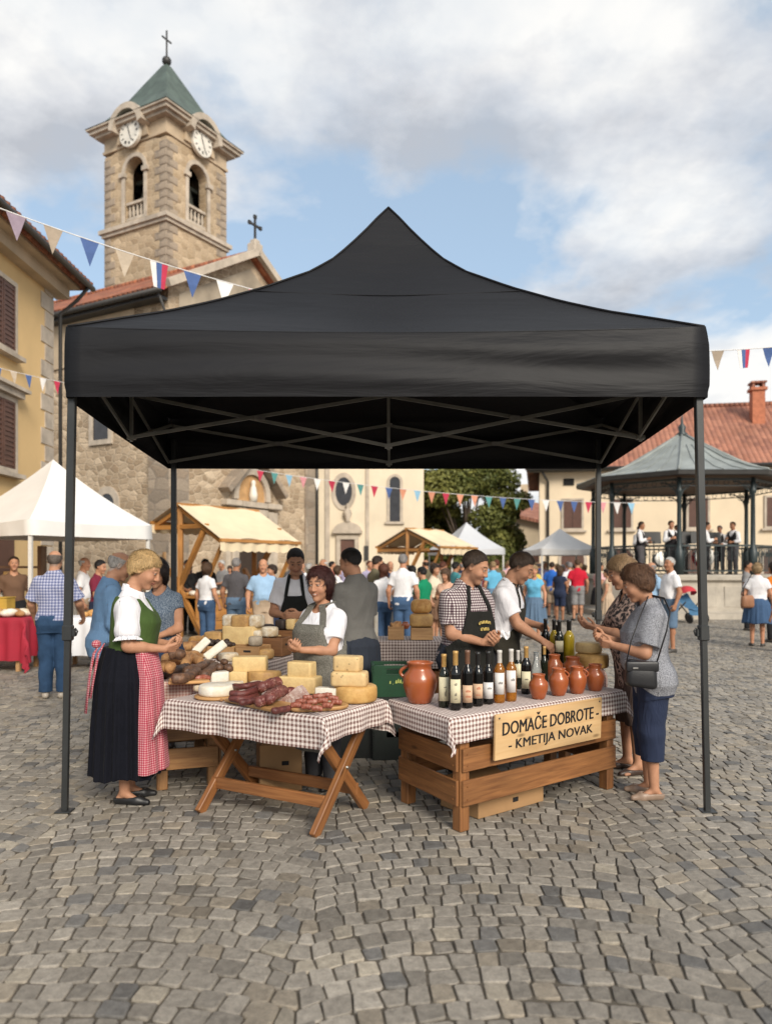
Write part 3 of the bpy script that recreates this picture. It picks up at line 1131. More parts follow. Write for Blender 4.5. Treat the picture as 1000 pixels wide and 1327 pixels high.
 b.box((cxm, cym, 22.0), (1.3, 1.3, 3.8), rz=R(45))
 b.build('belfry_shade_core', M_darkvoid, o)
 for k, Mf in enumerate(frames):
  b = MB()
  yb = -S / 2 + 0.95
  b.lathe([(0.60, 21.2), (0.56, 21.32), (0.42, 21.65), (0.34, 22.05), (0.28, 22.35), (0.12, 22.47), (0.0, 22.5)], 20, (0.08, yb, 0), M=Mf)
  b.box((0.08, yb, 22.6), (1.75, 0.16, 0.2), Mf)
  b.build('bell', M_bell, o)


church()


# ------------------------------------------------------------------ cream chapel behind the stalls
def chapel():
 ox, oy = -3.05, 39.0
 t = thing('chapel', 'cream rendered chapel with an oval window and a small baroque doorway', 'chapel', (ox, oy, 0), R(-2))
 W_, D_, ZE, ZR = 4.95, 9, 10.0, 12.2
 b = MB()
 b.prism([(-.9, 0), (W_, 0), (W_, ZE), (W_ / 2, ZR), (-.9, ZE)], 0, D_)
 b.build('wall', M_palewall, t)
 b = MB()
 roof_slab(b, [(W_ / 2, -0.3, ZR + 0.2), (W_ / 2, D_, ZR + 0.2), (-1.4, D_, ZE - 0.1), (-1.4, -0.3, ZE - 0.1)], 0.18)
 roof_slab(b, [(W_ / 2, D_, ZR + 0.2), (W_ / 2, -0.3, ZR + 0.2), (W_ + 0.5, -0.3, ZE - 0.1), (W_ + 0.5, D_, ZE - 0.1)], 0.18)
 b.build('roof', M_tile, t)
 b = MB()
 b.box((2.12, -0.03, 5.0), (0.16, 0.08, 10.0))
 b.box((0.10, -0.04, 5.0), (0.22, 0.10, 10.0))
 b.build('pilasters', M_trim, t)
 b = MB()
 cx, cz = 0.92, 5.42
 n = 28
 vs, fs = [], []
 for (a, c, y) in ((0.42, 0.72, -0.05), (0.62, 0.96, -0.05), (0.42, 0.72, 0.03), (0.62, 0.96, 0.03)):
  vs += [(cx + a * math.cos(2 * math.pi * i / n), y, cz + c * math.sin(2 * math.pi * i / n)) for i in range(n)]
 for i in range(n):
  j = (i + 1) % n
  fs += [(j, i, n + i, n + j), (i, j, 2 * n + j, 2 * n + i), (n + j, n + i, 3 * n + i, 3 * n + j)]
 b.add(vs, fs)
 f = b.build('oval_window', M_trim, t)
 b = MB()
 b.prism([(cx + 0.43 * math.cos(2 * math.pi * i / n), cz + 0.73 * math.sin(2 * math.pi * i / n)) for i in range(n)], -0.02, 0.02)
 b.build('pane', M_glass, f)
 b = MB()
 arch_frame(b, 3.5, 0.26, 3.9, 5.9, 0.0, 0.14, 0.05)
 b.box((3.5, -0.06, 3.83), (0.95, 0.16, 0.12))
 f = b.build('arched_window', M_trim, t)
 b = MB()
 arch_panel(b, 3.5, 0.27, 3.9, 5.9, -0.02)
 b.build('pane', M_glass, f)
 dx = 1.12
 b = MB()
 for sg in (-1, 1):
  b.box((dx + sg * 0.46, -0.06, 1.5), (0.2, 0.16, 3.0))
 b.box((dx, -0.06, 3.1), (1.12, 0.16, 0.2))
 b.box((dx, -0.14, 3.36), (1.45, 0.32, 0.12))
 b.prism([(dx - 0.75, 3.42), (dx + 0.75, 3.42)] + [(dx + 0.7 * math.cos(math.pi * i / 8), 3.45 + 0.42 * math.sin(math.pi * i / 8)) for i in range(9)], -0.25, 0.02)
 b.lathe([(0.16, 0), (0.1, 0.15), (0.22, 0.4), (0.18, 0.6), (0.06, 0.72), (0.1, 0.85), (0.0, 0.98)], 12, (dx, -0.14, 3.85))
 b.build('door_surround', M_trim, t)
 b = MB()
 b.box((dx, -0.02, 1.5), (0.74, 0.06, 2.98))
 b.build('door', M_shutter, t)
 b = MB()
 b.box((dx + 0.95, -0.05, 2.3), (0.22, 0.06, 0.75))
 b.box((dx - 1.15, -0.05, 1.75), (0.36, 0.06, 0.5))
 b.build('notice_board', M_gutter, t)


chapel()


# ------------------------------------------------------------------ long cream building behind the bandstand
def right_building():
 x0, y0, L, D_, ze, zr = 8.35, 42.0, 34.0, 10.0, 6.95, 11.0
 t = thing('town_house', 'long cream house with brown shutters and red tiled roof behind the bandstand', 'house', (x0, y0, 0), R(-11))
 b = MB()
 b.box((L / 2, D_ / 2, ze / 2), (L, D_, ze))
 b.build('wall', M_cream, t)
 b = MB()
 e = ze - 0.03
 o = 0.7
 A, B_, C, D2 = (-o, -o, e), (L + o, -o, e), (L + o, D_ + o, e), (-o, D_ + o, e)
 r0, r1 = (5.6, D_ / 2, zr), (L - 5, D_ / 2, zr)
 roof_slab(b, [A, B_, r1, r0], 0.2)
 roof_slab(b, [D2, A, r0], 0.2)
 roof_slab(b, [C, D2, r0, r1], 0.2)
 roof_slab(b, [B_, C, r1], 0.2)
 rf = b.build('roof', M_tile2, t)
 b = MB()
 b.tube([r0, r1], 0.16, 8)
 b.tube([A, r0], 0.15, 8)
 b.build('ridge_tiles', M_tile2, rf)
 for cxp in (11.9, 24.0):
  b = MB()
  b.box((cxp, 3.3, 10.2), (0.65, 0.7, 2.4))
  b.box((cxp, 3.3, 11.48), (0.85, 0.9, 0.16))
  c = b.build('chimney', pm('orange chimney brick', (0.42, 0.15, 0.08), 0.9, 0.25, 6, 0.3, 20), rf)
  b = MB()
  b.box((cxp, 3.3, 11.85), (0.8, 0.85, 0.10))
  for q in (-0.26, 0.26):
   b.box((cxp + q, 3.3, 11.68), (0.14, 0.7, 0.26))
  b.build('chimney_cap', M_tile2, c)
 b = MB()
 b.box((L / 2, -0.45, ze - 0.16), (L + 1.2, 0.7, 0.12))
 b.tube([(-o, -o - 0.08, e - 0.1), (L + o, -o - 0.08, e - 0.1)], 0.09, 8)
 b.tube([(0.1, -o, e - 0.15), (0.45, -0.12, e - 0.7), (0.45, -0.1, 0)], 0.07, 8)
 b.build('gutter', M_gutter, t)
 for k, wx in enumerate((1.75, 4.3, 8.15, 11.95, 15.8, 19.6, 23.5)):
  shutter_window(t, wx, 4.45, 0.95, 1.5, 0.0)
  b = MB()
  b.box((wx - 0.2, -0.02, 6.2), (0.55, 0.08, 0.36))
  b.build('attic_window', M_darkvoid, t)
  b = MB()
  arch_frame(b, wx, 0.6, 0, 2.0, 0, 0.16, 0.05)
  f = b.build('doorway', M_trim, t)
  b = MB()
  arch_panel(b, wx, 0.62, 0, 2.0, -0.02)
  b.build('door', M_shutter, f)


right_building()


def small_house():
 x0, y0 = 9.2, 60.0
 t = thing('small_house', 'small beige house with a sloping orange tiled roof between tree and town house', 'house', (x0, y0, 0), R(-12))
 b = MB()
 b.prism([(0, 0), (9, 0), (9, 3.6), (0, 5.7)], 0, 8)
 b.build('wall', M_brownwall, t)
 b = MB()
 roof_slab(b, [(-1.3, -0.7, 6.15), (9.6, -0.7, 3.6), (9.6, 8.5, 5.6), (-1.3, 8.5, 8.1)], 0.25)
 r = b.build('roof', M_tile2, t)
 b = MB()
 b.box((1.4, 4.0, 7.4), (0.6, 0.6, 2.0))
 b.build('chimney', M_brownwall, r)
 b = MB()
 b.box((2.3, -0.02, 2.6), (0.8, 0.1, 1.2))
 b.build('window', M_shutter, t)
 b = MB()
 b.tube([(1.0, -0.15, 5.0), (1.0, -0.15, 0)], 0.09, 6)
 b.build('downpipe', M_gutter, t)


small_house()

# ------------------------------------------------------------------ trees
M_bark = pm('tree bark', (0.075, 0.055, 0.04), 0.95, 0.3, 4, 0.5, 20, 0.02)


def leafmat(name, a, b_):
 m, T, p = new_mat(name)
 at_ = T.n('ShaderNodeAttribute', attribute_name='tone')
 c = T.mix(at_.outputs['Fac'], a, b_)
 setp(T, p, Base_Color=c, Roughness=0.6, Specular_IOR_Level=0.3)
 p.inputs['Subsurface Weight'].default_value = 0.0
 return m


M_leaf = leafmat('broad leaf foliage', (0.045, 0.062, 0.014), (0.20, 0.195, 0.048))
M_leaf2 = leafmat('fresh green foliage', (0.045, 0.09, 0.02), (0.13, 0.21, 0.045))


def foliage(name, clumps, n, size, mat, parent, seed):
 """leaf-sized quads spread through the volume of many small clumps; lobes give the outline"""
 rs = np.random.RandomState(seed)
 cl = np.array(clumps)
 w = cl[:, 3] ** 2.2
 pick = rs.choice(len(cl), n, p=w / w.sum())
 d = rs.normal(size=(n, 3))
 d /= np.linalg.norm(d, axis=1, keepdims=True)
 rad = rs.rand(n) ** 0.4
 P = cl[pick, :3] + d * (cl[pick, 3] * rad)[:, None] * np.array([1, 1, 0.8])
 nr = d * 0.7 + rs.normal(size=(n, 3)) * 0.6 + np.array([0, 0, 0.5])
 nr /= np.linalg.norm(nr, axis=1, keepdims=True)
 a = np.cross(nr, rs.normal(size=(n, 3)))
 a /= np.linalg.norm(a, axis=1, keepdims=True)
 b = np.cross(nr, a)
 s = (size * rs.uniform(0.6, 1.4, n))[:, None]
 V = np.stack([P - a * s * 0.5, P + b * s * 0.28, P + a * s * 0.5, P - b * s * 0.28], 1).reshape(-1, 3)
 me = np_mesh(name, V, np.arange(4 * n).reshape(-1, 4), False)
 tone = np.clip(rs.rand(len(cl))[pick] * 0.7 + rs.rand(n) * 0.45 - 0.05, 0, 1)
 ca = me.color_attributes.new('tone', 'FLOAT_COLOR', 'POINT')
 cv = np.ones((n, 4, 4), dtype=np.float32)
 cv[:, :, :3] = tone[:, None, None]
 ca.data.foreach_set('color', cv.ravel())
 return link(name, me, mat, parent)


def tree(x, y, h, r, label, seed, mat, n=26000, size=0.3, trunk_h=None):
 rs = random.Random(seed)
 t = thing('tree', label, 'tree', (x, y, 0))
 b = MB()
 th = trunk_h or h * 0.3
 b.tube([(0, 0, -0.05), (0.05, 0, th * 0.5), (0, 0.1, th), (0.1, 0.1, h * 0.7)], [h * 0.035, h * 0.027, h * 0.022, h * 0.008], 10)
 clumps = []
 for k in range(46):
  a, e = rs.random() * 6.283, rs.random()
  rr = r * (0.35 + 0.6 * rs.random()) * math.sin(math.pi * (0.18 + 0.72 * e))
  z = th * 0.85 + (h - th) * e * 0.92
  c = (rr * math.cos(a), rr * math.sin(a), z)
  clumps.append((*c, r * rs.uniform(0.17, 0.36)))
  if k % 4 == 0:
   b.tube([(0.02, 0.05, th * (0.7 + 0.5 * e)), (c[0] * 0.5, c[1] * 0.5, (z + th) / 2 + 0.3), (c[0] * 0.9, c[1] * 0.9, z)], [h * 0.013, h * 0.008, h * 0.003], 6)
 b.build('trunk', M_bark, t)
 foliage('crown', clumps, n, size, mat, t, seed)


tree(4.7, 45.0, 8.4, 3.9, 'big round olive green tree beside the cream chapel', 5, M_leaf, 70000, 0.24, 1.5)
tree(7.5, 46.5, 3.3, 1.5, 'low fresh green tree in front of the small orange roofed house', 9, M_leaf2, 16000, 0.18, 0.5)
tree(2.2, 49.0, 7.4, 2.8, 'slim dark tree half hidden behind the big round tree', 15, M_leaf, 16000, 0.26)
# ================================================================== people: signed distance bodies meshed sparsely
def smin(a, b, k):
 h = np.clip(0.5 + 0.5 * (b - a) / k, 0, 1)
 return b + (a - b) * h - k * h * (1 - h)


def smax(a, b, k):
 return -smin(-a, -b, k)


def A3(*v):
 return np.array(v[0] if len(v) == 1 else v, dtype=float)


def rc(p, a, b, r1, r2):
 ab = b - a
 t = np.clip((p - a) @ ab / max(ab @ ab, 1e-9), 0, 1)
 return np.linalg.norm(p - a - t[:, None] * ab, axis=1) - (r1 + (r2 - r1) * t)


def el(p, c, r):
 q = (p - c) / r
 k0 = np.linalg.norm(q, axis=1)
 k1 = np.linalg.norm(q / r, axis=1)
 return k0 * (k0 - 1) / np.maximum(k1, 1e-6)


def box_of(pts, pad):
 P = np.array(pts)
 return P.min(0) - pad, P.max(0) + pad


def cap(a, b, r1, r2, cut0=False, cut1=False, k=None):
 """tapered limb; cut ends are flat"""
 a, b = A3(a), A3(b)
 lo, hi = box_of([a, b], max(r1, r2))
 u = (b - a) / np.linalg.norm(b - a)

 def fn(p):
  d = rc(p, a, b, r1, r2)
  if cut1:
   d = np.maximum(d, (p - b) @ u)
  if cut0:
   d = np.maximum(d, (a - p) @ u)
  return d
 return (lo, hi, fn, k)


def field(groups, k=0.02, post=None):
 def f(p, m):
  d = np.full(len(p), 9.0)
  mm = max(0.05, 1.8 * m)
  for g in groups:
   msk = np.all((p > g[0] - mm) & (p < g[1] + mm), axis=1)
   if msk.any():
    d[msk] = smin(d[msk], g[2](p[msk]), g[3] or k)
  if post is not None:
   d = post(p, d)
  return d
 return f


_O8 = np.array([[i, j, k] for i in (0, 1) for j in (0, 1) for k in (0, 1)])
_ED = [(0, 4), (1, 5), (2, 6), (3, 7), (0, 2), (1, 3), (4, 6), (5, 7), (0, 1), (2, 3), (4, 5), (6, 7)]


def sdf_mesh(f, lo, hi, h, lv=3):
 lo = A3(lo)
 H = h * 2 ** lv
 n = np.ceil((A3(hi) - lo) / H).astype(int)
 g = np.stack(np.meshgrid(*[np.arange(k) for k in n], indexing='ij'), -1).reshape(-1, 3)
 for L in range(lv, 0, -1):
  s = h * 2 ** L
  d = f(lo + (g + 0.5) * s, s)
  g = g[np.abs(d) < 1.35 * s]
  g = (g[:, None] * 2 + _O8[None]).reshape(-1, 3)
 d = f(lo + (g + 0.5) * h, h)
 g = g[np.abs(d) < 1.3 * h]
 D = n * 2 ** lv + 3
 key = lambda c: (c[..., 0] * D[1] + c[..., 1]) * D[2] + c[..., 2]
 ck = key(g[:, None] + _O8[None])
 u, inv = np.unique(ck.ravel(), return_inverse=True)
 ijk = np.stack([u // (D[1] * D[2]), (u // D[2]) % D[1], u % D[2]], 1)
 val = f(lo + ijk * h, h)
 cv = val[inv].reshape(ck.shape)
 act = (cv < 0).any(1) & (cv >= 0).any(1)
 g, cv = g[act], cv[act]
 acc = np.zeros((len(g), 3))
 cnt = np.zeros(len(g))
 for a, b in _ED:
  va, vb = cv[:, a], cv[:, b]
  x = (va < 0) != (vb < 0)
  t = va[x] / (va[x] - vb[x])
  acc[x] += _O8[a] + t[:, None] * (_O8[b] - _O8[a])
  cnt[x] += 1
 V = lo + (g + acc / cnt[:, None]) * h
 k = key(g)
 order = np.argsort(k)
 ks = k[order]
 Q = []
 stride = (D[1] * D[2], D[2], 1)
 for ax, cor in ((0, 4), (1, 2), (2, 1)):
  x = np.nonzero((cv[:, 0] < 0) != (cv[:, cor] < 0))[0]
  o1, o2 = [stride[i] for i in range(3) if i != ax]
  k0 = k[x]
  idx, ok = [x], np.ones(len(x), bool)
  for off in (o1, o1 + o2, o2):
   j = np.searchsorted(ks, k0 - off)
   j = np.minimum(j, len(ks) - 1)
   ok &= ks[j] == k0 - off
   idx.append(order[j])
  q = np.stack(idx, 1)[ok]
  flip = (cv[x[ok], 0] < 0)
  if ax == 1:
   flip = ~flip
  q[flip] = q[flip][:, ::-1]
  Q.append(q)
 Q = np.concatenate(Q)[:, ::-1]
 return V, Q


def wrinkle(p, amp, seed):
 x, y, z = p[:, 0], p[:, 1], p[:, 2]
 s = seed * 1.7
 return amp * (np.sin(19 * x + 11 * z + 6 * y + s) + 0.8 * np.sin(27 * z - 14 * x + 9 * y + 2.3 * s) + 0.6 * np.sin(41 * x + 17 * y - 23 * z + 3.1 * s)) / 2.4


def rot3(ax, a):
 return np.array(Matrix.Rotation(a, 3, ax))


TORSO = {
 'm': [(.80, .150, .100, -.005), (.88, .170, .118, -.015), (.96, .168, .122, -.015), (1.04, .158, .112, .0), (1.12, .155, .110, .004), (1.24, .168, .116, .006), (1.33, .176, .114, .0), (1.385, .162, .100, -.008), (1.43, .125, .082, -.014), (1.465, .088, .066, -.016), (1.50, .06, .056, -.014), (1.53, .045, .045, -.01)],
 'f': [(.80, .165, .105, -.01), (.88, .182, .125, -.02), (.96, .174, .122, -.016), (1.04, .150, .108, .0), (1.11, .143, .104, .006), (1.20, .152, .122, .020), (1.28, .158, .136, .026), (1.34, .156, .118, .010), (1.385, .146, .098, -.006), (1.43, .112, .078, -.014), (1.465, .078, .062, -.016), (1.50, .054, .052, -.014), (1.53, .042, .042, -.01)]}


class Pose:
 """joint positions in the person's own frame: x right, y forward, z up, metres"""

 def __init__(s, H=1.72, sex='m', w=1.0, belly=0.0, lean=0.0, yaw=0.0, pitch=0.0, roll=0.0, rh=None, lh=None, rdir=None, ldir=None, rpalm=None, lpalm=None, rcurl=0.5, lcurl=0.5, step=0.0, stance=0.1, seed=1, twist=0.0, rpole=None, lpole=None):
  k = s.k = H / 1.75
  s.H, s.sex, s.w, s.belly, s.lean, s.seed = H, sex, w, belly, lean, seed
  s.shod = True
  s.piv = A3(0, 0, .96 * k)
  Rl = rot3('X', -lean)
  s.Rl = Rl
  up = lambda v: s.piv + Rl @ (A3(v) * k - s.piv)
  s.up = up
  sw = (.162 if sex == 'm' else .145) * (0.5 + 0.5 * w) + .0
  s.S = [up((-sw, -.01, 1.392)), up((sw, -.01, 1.392))]
  s.neck = up((0, -.015, 1.46))
  s.nt = up((0, .005, 1.545))
  s.hs = 1.04 * (0.6 + 0.4 * k)
  s.Rh = Rl @ rot3('Z', yaw) @ rot3('Y', roll) @ rot3('X', -pitch)
  s.hc = s.nt + s.Rh @ A3(0, .018, .098 * s.hs)
  st = step * k
  s.hip = [A3(-.088 * k, 0, .93 * k), A3(.088 * k, 0, .93 * k)]
  s.ank = [A3(-stance * k, -st, .085 * k), A3(stance * k, st, .085 * k)]
  if abs(st) > .12:
   s.ank[0][2] += .05 * k
  s.knee = []
  for i in (0, 1):
   m = (s.hip[i] + s.ank[i]) / 2
   s.knee.append(m + A3(0, .022 * k + abs(st) * .12, 0.005))
  s.arm = []
  L1, L2 = .285 * k, .250 * k
  for i, (tgt, pole) in enumerate(((lh, lpole), (rh, rpole))):
   sg = -1 if i == 0 else 1
   S_ = s.S[i]
   T = A3(tgt) if tgt is not None else s.piv + Rl @ (A3(sg * (.225 * w + .04) * k, .06 * k, .895 * k) - s.piv)
   v = T - S_
   L = np.linalg.norm(v)
   if L > (L1 + L2) * .995:
    T = S_ + v / L * (L1 + L2) * .995
    v = T - S_
    L = np.linalg.norm(v)
   u = v / L
   a = (L1 * L1 - L2 * L2 + L * L) / (2 * L)
   hgt = math.sqrt(max(L1 * L1 - a * a, 0))
   pl = A3(pole) if pole is not None else A3(sg * .55, -.7, -.5)
   pl = pl - u * (pl @ u)
   pl /= np.linalg.norm(pl)
   E = S_ + u * a + pl * hgt
   s.arm.append((S_, E, T))
  s.hand = []
  for i, (dr, pn, cu) in enumerate(((ldir, lpalm, lcurl), (rdir, rpalm, rcurl))):
   sg = -1 if i == 0 else 1
   S_, E, T = s.arm[i]
   d = (T - E) / np.linalg.norm(T - E) if dr is None else A3(dr) / np.linalg.norm(A3(dr))
   n = A3(pn) if pn is not None else A3(-sg, .1, 0)
   n = n - d * (n @ d)
   n /= np.linalg.norm(n)
   s.hand.append((T, d, n, cu, sg))

 def unlean(s, p):
  if s.lean == 0:
   return p
  q = (p - s.piv) @ s.Rl
  return q + s.piv

 def torso(s, g=0.0, zlo=.70, bust=0.0, hipflare=0.0):
  t = np.array(TORSO[s.sex]) * 1.0
  k = s.k
  z = t[:, 0] * k
  a = t[:, 1] * k * s.w + g
  b = t[:, 2] * k * (0.55 + 0.45 * s.w) + g
  c = t[:, 3] * k
  bel = s.belly * np.exp(-((t[:, 0] - 1.08) / .13) ** 2)
  b = b + bel * .5
  c = c + bel * .5
  z[-3:] += g * .5
  lo = A3(-a.max() - .02, -b.max() - .06, zlo * k)
  hi = A3(a.max() + .02, b.max() + .08, 1.56 * k)
  pts = [s.piv + s.Rl @ (A3(x, y, zz) - s.piv) for x in (lo[0], hi[0]) for y in (lo[1], hi[1]) for zz in (lo[2], hi[2])]
  blo, bhi = box_of(pts, 0.0)

  def fn(p):
   q = s.unlean(p)
   aa, bb, cc = np.interp(q[:, 2], z, a), np.interp(q[:, 2], z, b), np.interp(q[:, 2], z, c)
   x, y = np.abs(q[:, 0] / aa), np.abs((q[:, 1] - cc) / bb)
   r = (x ** 2.4 + y ** 2.4) ** (1 / 2.4)
   d = (r - 1) * np.minimum(aa, bb)
   if s.sex == 'f':
    for sg in (-1, 1):
     d = smin(d, el(q, A3(sg * .072 * k, .082 * k + g * .7, 1.265 * k), A3(.068, .062, .068) * k + g * .5), .035)
   d = np.maximum(d, q[:, 2] - (1.53 * k))
   return np.maximum(d, zlo * k - q[:, 2])
  return (blo, bhi, fn, .03)

 # ---------------------------------------------------------------- skin
 def head_q(s, p):
  return (p - s.hc) @ s.Rh / s.hs

 def head_group(s):
  f_ = s.sex == 'f'

  def fn(p):
   q = s.head_q(p)
   d = el(q, A3(0, -.014, .032), A3(.0745, .094, .086))
   d = smin(d, el(q, A3(0, .022, -.035), A3(.0585 if f_ else .062, .066, .082)), .03)
   d = smin(d, el(q, A3(0, .066, -.098), A3(.021, .020, .017) if f_ else A3(.027, .022, .020)), .028)
   ax = np.abs(q[:, 0])
   qm = np.stack([ax, q[:, 1], q[:, 2]], 1)
   d = smin(d, np.linalg.norm(qm - A3(.036, .058, -.028), axis=1) - .024, .026)
   d = smin(d, rc(qm, A3(0, .079, .034), A3(.042, .068, .034), .011, .008), .018)
   d = smax(d, -(np.linalg.norm(qm - A3(.031, .103, .010), axis=1) - .0185), .012)
   d = smin(d, np.linalg.norm(qm - A3(.031, .0765, .011), axis=1) - .0125, .003)
   d = smin(d, rc(qm, A3(.018, .0865, .0205), A3(.044, .074, .0165), .0035, .003), .006)
   d = smin(d, rc(q, A3(0, .086, .022), A3(0, .106, -.024), .0062, .0108), .012)
   d = smin(d, np.linalg.norm(qm - A3(.0125, .098, -.0275), axis=1) - .0085, .008)
   d = smin(d, rc(qm, A3(0, .0935, -.0515), A3(.023, .081, -.0535), .0055, .003), .006)
   d = smin(d, rc(qm, A3(0, .0915, -.0635), A3(.021, .080, -.0590), .0065, .003), .006)
   d = smax(d, -(rc(qm, A3(0, .0985, -.0572), A3(.025, .086, -.0555), .0022, .0018)), .004)
   d = smin(d, el((qm - A3(.0755, -.008, .002)) @ rot3('Z', .35), A3(0, 0, 0), A3(.010, .019, .032)), .008)
   d = smax(d, -el(qm, A3(.083, -.003, .004), A3(.006, .010, .018)), .006)
   return d * s.hs
  e = A3(.14, .15, .15) * s.hs * 1.15
  return (s.hc - e, s.hc + e, fn, .02)

 def hand_groups(s):
  out = []
  for (W_, d, n, cu, sg) in s.hand:
   k = s.k * (1.0 if s.sex == 'm' else .93)
   ac = np.cross(d, n) * sg           # points to the thumb side
   base = W_
   fr = [(-.033, .080, .80), (-.011, .087, .95), (.011, .088, 1.0), (.032, .083, .92)]
   prim = []
   for (o, b, l) in fr:
    prim.append((base + ac * o * .55 * k + d * .012 * k, base + ac * o * k + d * b * k, .017 * k, .0125 * k))
    p0 = base + ac * o * k + d * b * k
    ang = 0.25 + cu * .9
    dd = d
    for j, ln in enumerate((.043, .027, .022)):
     ca, sa = math.cos(ang), math.sin(ang)
     dj = d * ca + n * sa
     p1 = p0 + dj * ln * l * k
     prim.append((p0, p1, (.0100, .0090, .0080)[j] * k, (.0090, .0080, .0070)[j] * k))
     p0 = p1
     ang += cu * (1.0, .8, .0)[j]
   th0 = base + ac * .022 * k + d * .022 * k + n * .006 * k
   t1 = th0 + (d * .55 + ac * .75 + n * .35) / 1.0 * .042 * k
   t2 = t1 + (d * .85 + ac * .25 + n * .45) / 1.0 * .032 * k
   t3 = t2 + (d * .9 + ac * -.1 + n * .5) * .022 * k
   prim += [(th0, t1, .0155 * k, .0115 * k), (t1, t2, .0115 * k, .0098 * k), (t2, t3, .0098 * k, .008 * k)]
   lo, hi = box_of([q for pr in prim for q in pr[:2]], .03)

   def fn(p, prim=prim):
    r = None
    for (a, b, r1, r2) in prim:
     e = rc(p, a, b, r1, r2)
     r = e if r is None else smin(r, e, .004)
    return r
   out.append((lo, hi, fn, .012))
  return out

 def foot_pts(s, i):
  a = s.ank[i]
  sg = -1 if i == 0 else 1
  f = A3(sg * .22, 1, 0)
  f /= np.linalg.norm(f)
  k = s.k * (1 if s.sex == 'm' else .93)
  z0 = a[2] - .085 * s.k
  return a, f, k, z0

 def leg_groups(s, g=0.0, cut=None):
  k, out = s.k, []
  for i in (0, 1):
   h, kn, an = s.hip[i], s.knee[i], s.ank[i]
   out.append(cap(h, kn, (.080 * (.6 + .4 * s.w)) * k + g, .054 * k + g, k=.018))
   out.append(cap(kn, an, .054 * k + g, .036 * k + g, k=.012))
   c = kn * .68 + an * .32 + A3(0, -.02 * k, 0)
   out.append(cap(kn * .85 + an * .15 + A3(0, -.012 * k, 0), c, .044 * k + g, .05 * k + g, k=.02))
  return out

 def body_groups(s):
  gs = [s.torso(-.006, .84)]
  gs += s.leg_groups()
  for i in (0, 1):
   a, f, k, z0 = s.foot_pts(i)
   heel = A3(a[0], a[1], z0) + A3(0, 0, .034 * k) - f * .045 * k
   ball = A3(a[0], a[1], z0) + A3(0, 0, .028 * k) + f * .105 * k
   toe = A3(a[0], a[1], z0) + A3(0, 0, .020 * k) + f * .165 * k
   side = A3(f[1], -f[0], 0)
   if s.shod:
    gs += [cap(a, heel, .033 * k, .026 * k, k=.01), cap(a + A3(0, 0, -.01), ball, .032 * k, .020 * k, k=.01)]
    continue
   gs += [cap(a, heel, .034 * k, .032 * k, k=.02), cap(a + A3(0, 0, -.01), ball, .034 * k, .028 * k, k=.02)]
   gs += [cap(ball + side * o * k, toe + side * o * 1.1 * k - f * abs(o) * .5 * k, .021 * k, .013 * k, k=.01) for o in (-.026, 0, .024)]
  for i in (0, 1):
   S_, E, T = s.arm[i]
   m = s.k * (1.0 if s.sex == 'm' else .93) * (.75 + .25 * s.w)
   gs += [cap(S_, E, .054 * m, .042 * m, k=.035), cap(E, T, .043 * m, .027 * m, k=.02)]
   gs.append(cap(E * .9 + T * .1, E * .62 + T * .38, .043 * m, .040 * m, k=.02))
   gs.append(cap(S_ * .65 + E * .35, S_ * .4 + E * .6, .052 * m, .046 * m, k=.03))
  gs += s.hand_groups()
  nr = (.056 if s.sex == 'm' else .047) * s.k
  gs.append(cap(s.neck - A3(0, 0, .02), s.nt + s.Rh @ A3(0, -.012, .02), nr * 1.12, nr * .95, k=.03))
  gs.append(s.head_group())
  return gs

 def bounds(s):
  P = [s.hc] + [a[2] for a in s.arm] + [a[1] for a in s.arm] + [h[0] + h[1] * .2 for h in s.hand] + s.ank + [A3(0, 0, 0), A3(.3, .25, .9), A3(-.3, -.25, .9)]
  P += [q + A3(0, .25, 0) for q in s.ank] + [q - A3(0, .12, 0) for q in s.ank]
  lo, hi = box_of(P, .2)
  lo[2] = -.03
  return lo, hi


def mk_skin():
 m, T, p = new_mat('skin')
 a = T.n('ShaderNodeAttribute', attribute_name='tone')
 v = T.n('ShaderNodeTexCoord').outputs['Object']
 n = T.noise(v, 14, 4, 0.6)
 c = T.mix(1.0, a.outputs['Color'], T.n('ShaderNodeObjectInfo').outputs['Color'], 'MULTIPLY')
 c = T.mix(1.0, c, T.ramp(n, [(0.3, (0.84, 0.80, 0.78)), (0.7, (1.1, 1.1, 1.1))]), 'MULTIPLY')
 setp(T, p, Base_Color=c, Roughness=0.58, Specular_IOR_Level=0.3)
 p.inputs['Subsurface Weight'].default_value = 0.0
 bump(T, p, T.noise(v, 160, 3, 0.6), 0.12, 0.002)
 return m


M_skin = mk_skin()


def mk_hair():
 m, T, p = new_mat('hair')
 v = T.n('ShaderNodeTexCoord').outputs['Object']
 n = T.noise(T.mapping(v, scale=(120, 120, 14)), 1.0, 4, 0.6, dist=1.2)
 c = T.mix(1.0, T.n('ShaderNodeObjectInfo').outputs['Color'], T.ramp(n, [(0.3, 0.45), (0.72, 1.5)]), 'MULTIPLY')
 setp(T, p, Base_Color=c, Roughness=0.5, Specular_IOR_Level=0.35)
 bump(T, p, n, 0.7, 0.012)
 return m


M_hair = mk_hair()
M_fabric = pm('plain fabric', (1, 1, 1), 0.85, 0.08, 7, 0.18, 240, 0.002, objcol=True, spec=0.15, sheen=0.02, folds=0.55)
M_denim = pm('denim', (1, 1, 1), 0.85, 0.28, 5, 0.2, 260, 0.002, objcol=True, spec=0.2, folds=0.5)
M_leather = pm('shoe leather', (1, 1, 1), 0.45, 0.15, 20, 0.15, 120, 0.002, objcol=True)


